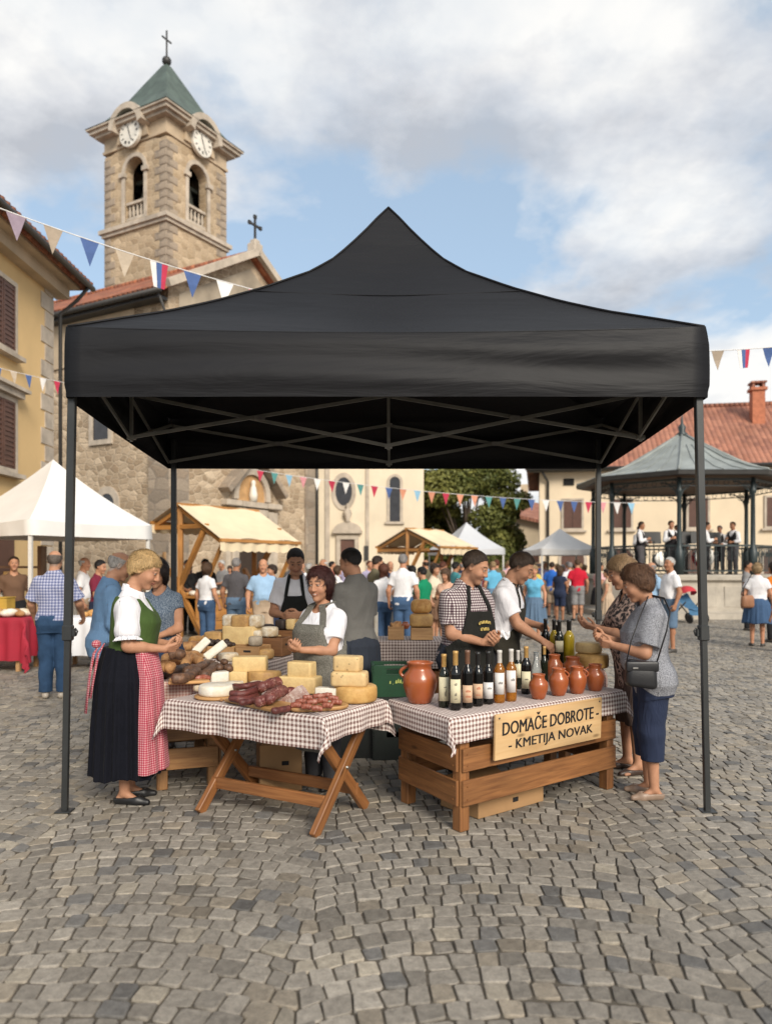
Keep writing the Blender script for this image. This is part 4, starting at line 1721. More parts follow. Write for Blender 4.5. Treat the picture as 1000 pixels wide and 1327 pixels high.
def knit(name, c1, c2, scale):
 m, T, p = new_mat(name)
 v = T.n('ShaderNodeTexCoord').outputs['Object']
 n = T.noise(v, scale, 2, 0.5)
 c = T.mix(T.ramp(n, [(0.42, 0.0), (0.58, 1.0)]), c1, c2)
 setp(T, p, Base_Color=c, Roughness=0.9, Specular_IOR_Level=0.2)
 bump(T, p, n, 0.3, 0.003)
 return m


M_melange = knit('grey flecked linen', (0.085, 0.08, 0.068), (0.21, 0.20, 0.17), 210)
M_greyknit = knit('blue grey fine knit', (0.13, 0.135, 0.155), (0.34, 0.345, 0.37), 190)
M_bluedot = knit('blue speckled cotton', (0.055, 0.085, 0.13), (0.20, 0.24, 0.29), 130)
M_patch = knit('black white and rust pattern', (0.03, 0.028, 0.03), (0.42, 0.30, 0.25), 38)
M_plaid_br = gingham('burgundy checked shirt', (0.045, 0.022, 0.032), (0.66, 0.62, 0.60), 0.020, (0.22, 0.16, 0.17), objspace=True)
M_plaid_bl = gingham('blue checked shirt', (0.10, 0.12, 0.24), (0.48, 0.49, 0.60), 0.036, (0.24, 0.26, 0.40), objspace=True)
M_ging_red = gingham('red gingham apron', (0.30, 0.022, 0.045), (0.60, 0.33, 0.34), 0.015, (0.44, 0.10, 0.13), objspace=True, thin=False)


SKIN = (0.44, 0.228, 0.137)


def part_from(name, V, Q, mats, parent, color=None):
 me = np_mesh(name, V, Q)
 o = link(name, me, mats, parent)
 if color is not None:
  o.color = (*color, 1)
 return o


HAIRLINE = {
 'short': ([-.10, -.06, -.03, .0, .02, .05, .085, .1], [-.065, -.055, -.006, -.008, .034, .072, .089, .105], .009),
 'crop': ([-.10, -.06, -.03, .0, .02, .05, .085, .1], [-.055, -.042, .004, .006, .040, .076, .093, .11], .005),
 'fringe': ([-.10, -.06, -.03, .0, .02, .05, .085, .1], [-.065, -.06, -.02, -.02, .03, .2, .2, .2], .006),
 'pixie': ([-.10, -.06, -.03, .0, .02, .05, .085, .1], [-.085, -.07, -.022, -.020, .016, .040, .060, .074], .012),
 'bob': ([-.10, -.06, -.03, .0, .02, .05, .085, .1], [-.155, -.145, -.13, -.11, -.01, .062, .084, .10], .016),
 'wavy': ([-.10, -.06, -.03, .0, .02, .05, .085, .1], [-.095, -.085, -.05, -.03, .016, .046, .066, .078], .017),
 'long': ([-.10, -.06, -.03, .0, .02, .05, .085, .1], [-.26, -.25, -.22, -.17, -.04, .03, .06, .07], .018)}


def make_body(P, parent, h, tone=SKIN, brow=(0.10, 0.06, 0.04), lips=(0.36, 0.13, 0.10), stubble=0.0, smile=0.0, hair=None):
 lo, hi = P.bounds()
 V, Q = sdf_mesh(field(P.body_groups(), .02), lo, hi, h)
 me = np_mesh('body', V, Q)
 q = P.head_q(V)
 c = np.ones((len(V), 4), dtype=np.float32)
 c[:, :3] = tone
 ax = np.abs(q[:, 0])
 head = np.linalg.norm(q, axis=1) < .17

 def paint(mask, col, f=1.0):
  mk = mask & head
  c[mk, :3] = c[mk, :3] * (1 - f) + np.array(col) * f
 red = np.exp(-(np.linalg.norm(np.stack([ax - .038, q[:, 1] - .08, q[:, 2] + .025], 1), axis=1) / .022) ** 2) * .35
 red += np.exp(-(np.linalg.norm(np.stack([ax, q[:, 1] - .115, q[:, 2] + .024], 1), axis=1) / .014) ** 2) * .3
 red = np.where(head, red, 0)[:, None]
 c[:, :3] = c[:, :3] * (1 - red) + np.array((.43, .18, .125)) * red
 if hair is not None:       # fine short hair thinning out below the hairline at temples and nape
  ys, zs, _ = HAIRLINE[hair[0]]
  f = np.clip((q[:, 2] - np.interp(q[:, 1], ys, zs) + .024) / .026, 0, 1) * np.clip((.075 - q[:, 1]) / .03, 0, 1)
  f = np.where(head & (q[:, 2] > -.09) & (q[:, 2] < .06), f * .75, 0)[:, None]
  c[:, :3] = c[:, :3] * (1 - f) + np.array(hair[1]) * f
 if stubble:
  paint((q[:, 2] < -.035) & (q[:, 2] > -.13) & (q[:, 1] > .0) & ((q[:, 2] < -.045) | (ax > .03)), (.16, .11, .085), stubble)
 paint((ax < .025 - smile * .0) & (np.abs(q[:, 2] + .0575) < .0105) & (q[:, 1] > .078), lips, .55)
 paint((ax < .022) & (np.abs(q[:, 2] + .0572) < .0028) & (q[:, 1] > .08), (.10, .03, .03), .8)
 if smile:
  paint((ax < .017) & (np.abs(q[:, 2] + .0568) < .0036) & (q[:, 1] > .08), (.58, .54, .48), .9)
 by = .0385 - .10 * np.abs(ax - .03)
 paint((np.abs(q[:, 2] - by) < .0045) & (ax > .011) & (ax < .05) & (q[:, 1] > .06), brow, .85)
 e = np.stack([ax - .031, q[:, 1] - .0765, q[:, 2] - .011], 1)
 en = np.linalg.norm(e, axis=1)
 paint((en < .0155) & (np.abs(e[:, 2] + .001) < .0044) & (np.abs(e[:, 0]) < .0115) & (e[:, 1] > .004), (.40, .34, .30), 1)
 paint((en < .0165) & (np.hypot(e[:, 0], e[:, 2] + .001) < .0056) & (e[:, 1] > .004), (.03, .02, .015), 1)
 paint((np.abs(e[:, 2] - .0052) < .0026) & (ax > .017) & (ax < .046) & (q[:, 1] > .066), (.10, .05, .04), .75)
 ca = me.color_attributes.new('tone', 'FLOAT_COLOR', 'POINT')
 ca.data.foreach_set('color', c.ravel())
 return link('body', me, M_skin, parent)


def make_hair(P, parent, h, style, color, seed=1):
 """style: short, crop, fringe (bald on top), bob, wavy, bun, cropgrey"""
 ys, zs, th = HAIRLINE[style]
 vol = {'pixie': .5, 'bob': .5, 'wavy': .9, 'long': .4, 'short': .35}.get(style, .2)

 def fn(p):
  q = P.head_q(p)
  n = wrinkle(q * 3.0, .0055 * vol * 2, seed) + wrinkle(q * 7.5, .003 * vol * 2, seed + 3)
  zl = np.interp(q[:, 1], ys, zs) + wrinkle(q * 5, .006, seed + 5) + wrinkle(q * 13, .004, seed + 9) + .25 * np.clip(np.abs(q[:, 0]) - .045, 0, 1) * (q[:, 1] > .04)
  fade = np.clip((q[:, 2] - zl + .004) / .045, 0, 1) ** .6
  d = el(q, A3(0, -.016, .034), A3(.0755, .096, .087)) - th * fade + n * (.3 + .7 * fade)
  if style in ('bob', 'long', 'wavy', 'pixie'):
   low = {'bob': -.085, 'long': -.17, 'wavy': -.05, 'pixie': -.035}[style]
   d = smin(d, el(q, A3(0, -.035, low * .62), A3(.083, .062, abs(low) * .75 + .03)) + n, .04)
  d = np.maximum(d, (zl - q[:, 2]) * .75)
  if style == 'fringe':
   d = np.maximum(d, (q[:, 2] - .052 - np.abs(q[:, 0]) * .1) * .8)
  inner = el(q, A3(0, -.014, .032), A3(.070, .089, .081))
  d = np.maximum(d, -inner)
  if style in ('short', 'crop', 'fringe', 'pixie'):
   ax = np.abs(q[:, 0])
   qm = np.stack([ax, q[:, 1], q[:, 2]], 1)
   d = np.maximum(d, -(el(qm, A3(.085, -.004, -.004), A3(.028, .023, .034 if style != 'pixie' else .022))))
  # keep the face clear
  ax = np.abs(q[:, 0])
  if style in ('bob', 'long'):
   d = np.maximum(d, np.minimum(q[:, 1] - .035, .05 - q[:, 2]) * .8)
  return d * P.hs
 e = A3(.17, .17, .34)
 V, Q = sdf_mesh(lambda p, m: fn(p), P.hc - e, P.hc + A3(.17, .17, .2), h)
 if len(V) == 0:
  return None
 if h < .007:          # loose locks over the mass of hair
  rs = np.random.RandomState(seed)
  n = {'crop': 2600, 'fringe': 900}.get(style, 2200)
  L = {'crop': .010, 'short': .018, 'fringe': .010, 'pixie': .030, 'wavy': .045, 'bob': .07}.get(style, .05)
  q = P.head_q(V)
  out = np.linalg.norm((q - A3(0, -.016, .034)) / A3(.0745, .095, .086), axis=1) > .99
  idx = np.nonzero(out)[0]
  i = idx[rs.randint(0, len(idx), n)]
  p = q[i]
  nr = (p - A3(0, -.03, .01)) / A3(.08, .1, .11)
  nr /= np.linalg.norm(nr, axis=1, keepdims=True)
  fl = A3(0, -.15, -1.0) + rs.normal(0, .45, (n, 3))
  top = np.clip((nr[:, 2:3] - .4) * 2, 0, 1)
  side = np.sign(p[:, :1] + .02) * A3(.7, 0, 0)
  fl = fl * (1 - top) + (A3(0, .55 if style in ('crop', 'short') else .3, 0) + side + rs.normal(0, .4, (n, 3))) * top
  fl -= nr * (fl * nr).sum(1, keepdims=True)
  fl /= np.linalg.norm(fl, axis=1, keepdims=True)
  sd = np.cross(fl, nr)
  ln = L * rs.uniform(.6, 1.3, (n, 1)) * np.clip((p[:, 2:3] - np.interp(p[:, 1], ys, zs)[:, None]) / .035, .22, 1)
  wd = .0022 * rs.uniform(.6, 1.4, (n, 1))
  lift = rs.uniform(.001, .0055, (n, 1)) * (1 if style != 'crop' else .8)
  a = p - fl * ln * .3
  m_ = p + fl * ln * .3 + nr * lift
  e_ = p + fl * ln - nr * ln * ln * 3 + nr * lift * .9 + sd * rs.normal(0, .25, (n, 1)) * ln
  vs = np.stack([a - sd * wd, a + sd * wd, m_ + sd * wd, m_ - sd * wd, e_ + sd * wd * .3, e_ - sd * wd * .3], 1).reshape(-1, 3)
  vs = P.hc + (vs * P.hs) @ P.Rh.T
  b0 = len(V) + 6 * np.arange(n)[:, None]
  V = np.concatenate([V, vs])
  Q = np.concatenate([Q, b0 + np.array([0, 1, 2, 3]), b0 + np.array([3, 2, 4, 5])])
 return part_from('hair', V, Q, M_hair, parent, color)


def garment(P, name, groups, parent, h, mat, color, wr=.004, k=.03, cuts=(), subtract=(), shell=None, vert=False):
 lo, hi = P.bounds()

 def post(p, d):
  if wr:
   if vert:
    q = p * A3(1.6, 1.6, .35)
    d = d + wrinkle(q, wr, P.seed)
   else:
    d = d + wrinkle(p, wr, P.seed) + .8 * wr * np.abs(np.sin(13 * p[:, 2] + 9 * p[:, 0] * np.sign(p[:, 1]) + 3 * np.sin(7 * p[:, 0] + P.seed)))
  if shell:
   d = np.abs(d) - shell
  for c in cuts:
   d = np.maximum(d, c(p))
  for (g, kk) in subtract:
   d = smax(d, -g(p), kk)
  return d
 V, Q = sdf_mesh(field(groups, k, post), lo, hi, h)
 return part_from(name, V, Q, mat, parent, color)


def dress(P, parent, h, spec):
 """spec: list of (kind, options); each garment becomes one child mesh"""
 k = P.k
 for kind, o in spec:
  o = dict(o)
  mat = o.get('mat', M_fabric)
  col = o.get('color')
  g = o.get('g', .014)
  if kind == 'top':
   sl = o.get('sleeve', .62)
   gs = [P.torso(g)]
   loose = o.get('loose', .012)
   for i in (0, 1):
    S_, E, T = P.arm[i]
    m = k * (1.0 if P.sex == 'm' else .93) * (.75 + .25 * P.w)
    if sl > 0:
     e = S_ + (E - S_) * min(sl, 1.0)
     gs.append(cap(S_, e, .054 * m + g, (.056 - .012 * min(sl, 1)) * m + g + loose, cut1=sl < 1, k=.045))
    if sl > 1:
     e = E + (T - E) * (sl - 1)
     gs.append(cap(E, e, .046 * m + g + loose * .6, .032 * m + g + loose * .4, cut1=True, k=.02))
    if o.get('puff'):
     c = S_ + (E - S_) * .52
     gs.append((c - .16, c + .16, lambda p, c=c, S_=S_, E=E, m=m: rc(p, S_ * .8 + E * .2, S_ * .42 + E * .58, .076 * m + g, .078 * m + g), .03))
   zh = o.get('hem', .86) * k
   neck = rc
   nr = o.get('neck', .068) * k
   n0, n1 = P.neck + P.Rl @ A3(0, .012, -.015 - o.get('scoop', 0.0)), P.nt + P.Rl @ A3(0, .03, .05)
   cuts = [lambda p: zh - P.unlean(p)[:, 2]]
   sub = [(lambda p: rc(p, n0, n1, nr, nr * 1.1), .006)]
   if o.get('vneck'):
    v0, v1 = P.neck + P.Rl @ A3(0, .12, -o['vneck']), P.neck + P.Rl @ A3(0, .10, .05)
    sub.append((lambda p: rc(p, v0, v1, .008, .075), .006))
   garment(P, o.get('name', 'shirt'), gs, parent, h, mat, col, o.get('wr', .0045), .03, cuts, sub)
   if o.get('collar'):
    c0 = P.neck + P.Rl @ A3(0, .006, .006)

    def colr(p):
     q = (p - c0) @ P.Rl
     r = np.hypot(q[:, 0], q[:, 1] * .95)
     zz = q[:, 2] + q[:, 1] * .35
     d = np.maximum(np.abs(r - (nr + .004 - zz * .2)) - .006, np.abs(zz - .012) - .024)
     return np.maximum(d, .012 - np.hypot(q[:, 0] * 1.3, np.minimum(q[:, 1] - nr, 0)))
    V, Q = sdf_mesh(lambda p, m_: colr(p), c0 - .14, c0 + .14, min(h, .005))
    part_from('collar', V, Q, mat, parent, o.get('collar_color', col))
   if o.get('frill'):
    for i in (0, 1):
     S_, E, T = P.arm[i]
     u = (E - S_) / np.linalg.norm(E - S_)
     c = S_ + (E - S_) * sl + u * .012
     s1 = np.cross(u, A3(0, 1, .2))
     s1 /= np.linalg.norm(s1)
     s2 = np.cross(u, s1)

     def fr(p, c=c, u=u, s1=s1, s2=s2):
      q = p - c
      z = q @ u
      th = np.arctan2(q @ s2, q @ s1)
      r = np.hypot(q @ s1, q @ s2)
      rad = .066 + z * .75 + .007 * np.sin(th * 13) * np.clip((z + .03) / .04, 0, 1.5)
      return np.maximum(np.abs(r - rad) - .004, np.abs(z) - .026)
     V, Q = sdf_mesh(lambda p, m_, fr=fr: fr(p), c - .15, c + .15, min(h, .005))
     part_from('sleeve_frill', V, Q, mat, parent, col)
  elif kind == 'bodice':
   zh = o.get('hem', 1.0) * k
   gs = [P.torso(o.get('g', .026))]
   n0, n1 = P.neck + P.Rl @ A3(0, .07, -.07 - o.get('scoop', .03)), P.nt + P.Rl @ A3(0, .05, .05)
   sub = [(lambda p: rc(p, n0, n1, .085 * k, .10 * k), .006)]
   for i in (0, 1):
    S_, E, T = P.arm[i]
    sg = -1 if i == 0 else 1
    sub.append((lambda p, S_=S_, E=E, sg=sg: rc(p, S_ + A3(sg * .035, 0, .05), S_ * .7 + E * .3 + A3(sg * .02, 0, 0), .095 * k, .085 * k), .01))
   cuts = [lambda p: zh - P.unlean(p)[:, 2]]
   if o.get('top'):
    cuts.append(lambda p: P.unlean(p)[:, 2] - o['top'] * k)
   garment(P, o.get('name', 'bodice'), gs, parent, h, mat, col, .002, .03, cuts, sub)
  elif kind in ('trousers', 'shorts'):
   ln = o.get('length', .075)
   gl = o.get('gl', g + .012)
   gs = []
   for i in (0, 1):
    hp, kn, an = P.hip[i], P.knee[i], P.ank[i]
    gs.append(cap(hp, kn, (.090 * (.6 + .4 * P.w)) * k + g, .062 * k + gl, k=.03))
    gs.append(cap(kn, an, .060 * k + gl, .046 * k + gl, k=.03))
   gs.append(P.torso(g, .78))
   zt = o.get('waist', 1.02) * k
   off = [P.ank[i][2] - .085 * k for i in (0, 1)]
   cuts = [lambda p: P.unlean(p)[:, 2] - zt, lambda p: ln * k + np.where(p[:, 0] < 0, off[0], off[1]) - p[:, 2]]
   garment(P, kind, gs, parent, h, mat, col, o.get('wr', .005), .018, cuts)
  elif kind == 'skirt':
   z0, z1 = o.get('length', .45) * k, o.get('waist', 1.03) * k
   fl, pl = o.get('flare', .09), o.get('pleat', .012)
   npl = o.get('n', 17)
   a0, b0 = (.142 if P.sex == 'f' else .15) * k * P.w + .018, .110 * k * P.w + .022 + P.belly * .4

   def sk(p):
    t = np.clip((z1 - p[:, 2]) / (z1 - z0), 0, 1.05)
    hipb = .052 * np.clip(t / .25, 0, 1) ** .8
    a = a0 + hipb + fl * t
    b = b0 + hipb * .8 + fl * t * o.get('depth', .95)
    th = np.arctan2(p[:, 1] / b, p[:, 0] / a)
    rr = np.hypot(p[:, 0] / a, p[:, 1] / b)
    w_ = pl * np.clip(t * 1.4 + .12, 0, 1) * (np.sin(npl * th + 1.3 * np.sin(3 * th)) + .5 * np.sin(npl * 1.7 * th + 2))
    d = (rr - 1) * np.minimum(a, b) + w_
    wav = o.get('wave', .012) * np.sin(5 * th + 1)
    d = np.maximum(np.maximum(d - o.get('off', 0), p[:, 2] - z1), z0 + wav - p[:, 2]) * .85
    if o.get('sector'):
     ang, hw = o['sector']
     dx, dy = math.sin(ang), math.cos(ang)
     side = p[:, 0] * dy - p[:, 1] * dx
     d = np.maximum(d, np.abs(side) - (hw * (.8 + .5 * t)))
     d = np.maximum(d, .03 - (p[:, 0] * dx + p[:, 1] * dy))
    return d
   R_ = a0 + .06 + fl + .05
   gs = [(A3(-R_, -R_, z0 - .05), A3(R_, R_, z1 + .02), sk, .01)]
   garment(P, o.get('name', 'skirt'), gs, parent, h, mat, col, 0, .01)
  elif kind == 'apron':
   top, bot = o.get('top', 1.32) * k, o.get('length', .50) * k
   zw = 1.02 * k
   gg = o.get('g', .030)
   T_ = P.torso(gg, .60)
   a0, b0 = .160 * k * P.w + gg + .015, .120 * k * (.5 + .5 * P.w) + gg + P.belly * .5
   fl = o.get('flare', .03)

   def ap(p):
    q = P.unlean(p)
    d1 = T_[2](p)
    t = np.clip((zw - q[:, 2]) / (zw - bot), 0, 1.1)
    a, b = a0 + .03 * t + fl * t, b0 + .02 * t + fl * t
    th = np.arctan2(q[:, 1], q[:, 0])
    d2 = (np.hypot(p[:, 0] / a, p[:, 1] / b) - 1) * np.minimum(a, b) + .006 * t * np.sin(14 * th)
    f = np.clip((zw - q[:, 2]) / .08 + .5, 0, 1)
    d = np.abs(d1 * (1 - f) + d2 * f) - o.get('th', .006)
    hw = np.interp(q[:, 2], [bot, zw - .02, zw + .1, top], [o.get('hw', .19) * k, o.get('hw', .19) * k, o.get('bibw', .15) * k, o.get('bibt', .105) * k])
    d = np.maximum(d, np.abs(q[:, 0] - o.get('shift', 0)) - hw)
    d = np.maximum(d, -(q[:, 1] + o.get('wrap', 0.02)))
    return np.maximum(np.maximum(d, q[:, 2] - top), bot - q[:, 2])
   lo, hi = A3(-.42, -.1, bot - .03), A3(.42, .55, top + .03)
   gs = [(lo, hi, ap, .01)]
   ob = garment(P, 'apron', gs, parent, h, mat, col, .002, .01)
   # neck straps
   if o.get('straps', True):
    for sg in (-1, 1):
     pts = []
     for t in np.linspace(0, 1, 9):
      zz = top - .015 + (1.50 * k - top) * t
      xx = sg * (o.get('bibt', .105) * k - .012 + (.070 * k - o.get('bibt', .105) * k) * t)
      pts.append((xx, zz))
     mb = MB()
     P3 = []
     Tg = P.torso(.022)[2]
     for (xx, zz) in pts:
      ys = np.linspace(-.05, .30, 120)
      pp = np.stack([np.full(120, xx), ys, np.full(120, zz)], 1)
      wp = P.piv + (pp - P.piv) @ P.Rl.T
      dv = Tg(wp)
      ins = np.nonzero(dv < 0)[0]
      j = ins[-1] if len(ins) else 40
      P3.append(wp[j])
     nb = P.neck + P.Rl @ A3(sg * .062 * k, -.045, .045)
     P3.append(nb)
     wv = o.get('strapw', .017)
     vs, fs = [], []
     for i, q in enumerate(P3):
      vs += [tuple(q + A3(-wv, 0, 0)), tuple(q + A3(wv, 0, 0)), tuple(q + A3(wv, .004, .004)), tuple(q + A3(-wv, .004, .004))]
     for i in range(len(P3) - 1):
      for c in range(4):
       c2 = (c + 1) % 4
       fs.append((i * 4 + c, i * 4 + c2, i * 4 + 4 + c2, i * 4 + 4 + c))
     fs += [(3, 2, 1, 0), tuple(len(vs) - 4 + c for c in range(4))]
     mb.add(vs, fs)
     st = mb.build('apron_strap', mat, ob)
     if col is not None:
      st.color = (*col, 1)
  elif kind == 'shoes':
   low = o.get('low', .075)
   for i in (0, 1):
    a, f, kk, z0 = P.foot_pts(i)
    b = A3(a[0], a[1], z0)
    side = A3(f[1], -f[0], 0)

    def sh(p, a=a, f=f, kk=kk, z0=z0, b=b, side=side):
     d = rc(p, b + A3(0, 0, .034 * kk) - f * .048 * kk, b + A3(0, 0, .032 * kk) + f * .10 * kk, .040 * kk, .042 * kk)
     d = smin(d, rc(p, b + A3(0, 0, .028 * kk) + f * .10 * kk, b + A3(0, 0, .020 * kk) + f * .178 * kk, .040 * kk, .024 * kk), .02)
     d = smin(d, rc(p, b + A3(0, 0, .07 * kk) - f * .02 * kk, b + A3(0, 0, .03 * kk) + f * .09 * kk, .043 * kk, .036 * kk), .02)
     d = np.maximum(d, z0 + .002 - p[:, 2])
     q = p - b
     lf = q @ f
     topz = z0 + low * kk + np.clip(lf * .1, -.01, .01)
     d = np.maximum(d, p[:, 2] - topz)
     if o.get('open'):
      d = smax(d, -el(np.stack([q @ side, lf, q[:, 2]], 1), A3(0, .035 * kk, .062 * kk), A3(.036, .075, .034) * kk), .006)
     return d
    lo, hi = b - A3(.2, .2, .02), b + A3(.2, .25, .16)
    V, Q = sdf_mesh(lambda p, m_, sh=sh: sh(p), lo, hi, min(h, .006))
    part_from('shoe', V, Q, o.get('mat', M_leather), parent, col)


def person(label, loc, facing, P, hair, outfit, h=.006, tone=SKIN, group=None, name='person', **kw):
 ang = math.atan2(-facing[0], facing[1])
 t = thing(name, label, 'person', loc, ang, group)
 make_body(P, t, h, tone, hair=hair if h < .01 else None, **kw)
 if hair is not None:
  make_hair(P, t, min(h, .006), hair[0], hair[1], P.seed)
 dress(P, t, max(h, .006) if h < .007 else h, outfit)
 return t


def to_local(world, loc, facing):
 """a world point in the frame of a person standing at loc"""
 f = np.array(facing, float)
 f /= np.linalg.norm(f)
 d = np.array(world[:2]) - np.array(loc[:2])
 return A3(d @ np.array([f[1], -f[0]]), d @ f, world[2])
# ================================================================== the black canopy
def canopy():
 Y0, Y1, XF, XB = 5.0, 7.55, 2.062, 2.11
 t = thing('canopy_tent', 'big black pop-up canopy tent with pointed roof over the produce stall', 'canopy tent', (0, Y0, 0))
 zb = [2.70, 2.70, 2.565, 2.565]      # valance bottom at the four corners
 zt = [3.155, 3.155, 3.05, 3.05]
 cn = [Vector((-XF, Y0, 0)), Vector((XF, Y0, 0)), Vector((XB, Y1, 0)), Vector((-XB, Y1, 0))]
 ap = Vector((0.02, 6.28, 4.52))
 prof = [(88, 424), (150, 414), (215, 404), (275, 391), (340, 373), (400, 352), (430, 335), (450, 318), (470, 299), (485, 283), (500, 269)]

 def hip(k, s):
  c = cn[k]
  x, y = c.x + (ap.x - c.x) * s, c.y + (ap.y - c.y) * s
  # one roof curve, read along the front left hip
  X, Y = -2.06 + 2.06 * s, Y0 + 1.28 * s
  px = 500 + X / Y * 1000
  z = 1.6 + (HORIZON - np.interp(px, [p[0] for p in prof], [p[1] for p in prof])) * Y / 1000
  z0 = 1.6 + (HORIZON - 424) * Y0 / 1000
  z = zt[k] + (z - z0) * (ap.z - zt[k]) / (4.522 - z0)
  return Vector((x, y, z))
 b = MB()
 nu, nv = 22, 22
 for k in range(4):
  k2 = (k + 1) % 4

  def fn(u, v, k=k, k2=k2):
   s = v
   a, c = hip(k, s), hip(k2, s)
   p = a + (c - a) * u
   sag = math.sin(math.pi * u)
   p.z -= sag * (1 - v) * 0.035
   mid = (cn[0] + cn[2]) / 2
   d = Vector((mid.x - p.x, mid.y - p.y, 0))
   if v < 0.95 and d.length > 0:
    p += d.normalized() * sag * 0.05 * math.sin(math.pi * min(1, v * 1.2))
   return p
  b.grid(fn, nu, nv)
 b.build('roof', M_canopy, t, True)
 # valance: one sheet right round, with soft horizontal folds
 b = MB()
 n = 40
 loop = []
 for k in range(4):
  for i in range(n):
   loop.append((k, i / n))
 rows = 12
 vs, fs = [], []
 cen = (cn[0] + cn[2]) / 2
 for j in range(rows + 1):
  w = j / rows
  for (k, s) in loop:
   k2 = (k + 1) % 4
   p = cn[k] + (cn[k2] - cn[k]) * s
   e = cn[k2] - cn[k]
   out = Vector((e.y, -e.x, 0)).normalized()
   top = zt[k] + (zt[k2] - zt[k]) * s - math.sin(math.pi * s) * 0.035
   bot = zb[k] + (zb[k2] - zb[k]) * s
   z = top + (bot - top) * w
   edge = min(s, 1 - s) * 2
   fold = 0.016 * math.sin(w * 9.5 + 1.2 * math.sin(s * 5 + k)) * math.sin(math.pi * w) * min(1, edge * 6) + 0.03 * math.sin(math.pi * min(1, w * 0.8)) * min(1, 0.35 + edge)
   diag = (p - cen)
   diag.z = 0
   q = p + out * (0.012 * min(1, w * 4) - 0.004 * (w == 0) + fold)
   if min(s, 1 - s) < 0.06:
    q += diag.normalized() * 0.012 * (1 - min(s, 1 - s) / 0.06) * (1 if w < 0.9 else 0.3)
   z += 0.006 * (j == 0)
   vs.append((q.x, q.y, z))
 m = len(loop)
 for j in range(rows):
  for i in range(m):
   i2 = (i + 1) % m
   fs.append((j * m + i2, j * m + i, (j + 1) * m + i, (j + 1) * m + i2))
 b.add(vs, fs, smooth=True)
 b.build('valance', M_canopy, t, True)
 b = MB()
 for k in range(4):       # hem and hip piping
  k2 = (k + 1) % 4
  pts = [hip(k, s) + Vector((0, 0, 0.006)) for s in np.linspace(0, 1.0, 25)]
  b.tube(pts, 0.009, 6)
 for k in range(4):       # seams of the cloth panels
  k2 = (k + 1) % 4
  for v in (.52,):
   b.tube([hip(k, v) * (1 - u) + hip(k2, v) * u + ((cn[0] + cn[2]) / 2 - (cn[k] + cn[k2]) / 2).normalized() * (math.sin(math.pi * u) * .05 * math.sin(math.pi * min(1, v * 1.2)) - .004) - Vector((0, 0, math.sin(math.pi * u) * (1 - v) * .035 - .003)) for u in np.linspace(0.01, .99, 25)], .0035, 5)
 b.build('piping', M_canopy, t, True)
 # legs
 zl = [2.95, 2.95, 2.85, 2.85]
 px = [(94.5, 84), (903.5, 916), None, None]
 for k in range(4):
  c = cn[k].copy()
  c.x += 0.035 * (1 if c.x < 0 else -1)
  foot = c.copy()
  if k < 2:
   foot.y = c.y = Y0 + 0.045
   foot.x = (px[k][1] - 500) / 1000 * foot.y
   c.x = (px[k][0] - 500) / 1000 * c.y
  c.z, foot.z = zl[k], 0.0
  mid = foot + (c - foot) * 0.39
  b = MB()
  b.beam(mid, c, 0.048, 0.048, bev=0.005, grain=False, up=(0, 1, 0))
  leg = b.build('leg', M_pole, t, True)
  b = MB()
  b.beam(foot + Vector((0, 0, 0.006)), mid + Vector((0, 0, 0.03)), 0.038, 0.038, bev=0.004, grain=False, up=(0, 1, 0))
  b.build('lower_leg', M_pole, leg, True)
  b = MB()
  b.beam(mid - (c - foot).normalized() * 0.03, mid + (c - foot).normalized() * 0.07, 0.060, 0.060, bev=0.006, grain=False, up=(0, 1, 0))
  sx = 1 if c.x < 0 else -1
  b.box((mid.x + sx * 0.037, mid.y, mid.z + 0.02), (0.022, 0.03, 0.05), bev=0.004)
  b.tube([(mid.x + sx * 0.046, mid.y, mid.z + 0.05), (mid.x + sx * 0.062, mid.y, mid.z + 0.03), (mid.x + sx * 0.05, mid.y, mid.z)], 0.006, 6)
  b.build('leg_clamp', M_pole, leg, True)
  b = MB()
  b.box((foot.x, foot.y, 0.007), (0.10, 0.10, 0.010), bev=0.003)
  b.build('foot_plate', M_pole, leg, True)
 # scissor frame: lower joints near 2.65 m, upper ones near 3 m
 ml, mr = Vector((-2.06, 6.25, 0)), Vector((2.06, 6.25, 0))
 bl, br = Vector((-2.10, 7.50, 0)), Vector((2.10, 7.50, 0))
 fl, fr = Vector((-2.03, 5.02, 0)), Vector((2.03, 5.02, 0))
 bc, mc, fc = Vector((0.03, 7.50, 0)), Vector((0.02, 6.25, 0)), Vector((0, 5.03, 0))
 H = lambda v, z: Vector((v.x, v.y, z))

 def scissor(a, c, lo, hi, lo2=None, hi2=None):
  lo2, hi2 = lo2 or lo, hi2 or hi
  d = (c - a).normalized()
  s = Vector((d.y, -d.x, 0)) * 0.013
  for (p, q, o) in ((H(a, lo), H(c, hi2), s), (H(a, hi), H(c, lo2), -s)):
   b = MB()
   b.beam(p + o, q + o, 0.014, 0.027, grain=False)
   b.build('truss_bar', M_truss, t, True)
  m = (H(a, lo) + H(c, hi2) + H(a, hi) + H(c, lo2)) / 4
  b = MB()
  b.beam(m - d * 0.04, m + d * 0.04, 0.05, 0.034, grain=False)
  b.build('truss_bracket', M_steel, t, True)
 scissor(bl, bc, 2.62, 2.98)
 scissor(bc, br, 2.62, 2.98)
 scissor(ml, mc, 2.65, 3.0, 2.585, 2.99)
 scissor(mc, mr, 2.585, 2.99, 2.65, 3.0)
 scissor(fl, ml, 2.80, 3.02, 2.65, 2.99)
 scissor(ml, bl, 2.65, 2.99, 2.62, 2.98)
 scissor(fr, mr, 2.80, 3.02, 2.65, 2.99)
 scissor(mr, br, 2.65, 2.99, 2.62, 2.98)
 scissor(fl, fc, 2.80, 3.05)
 scissor(fc, fr, 2.80, 3.05)
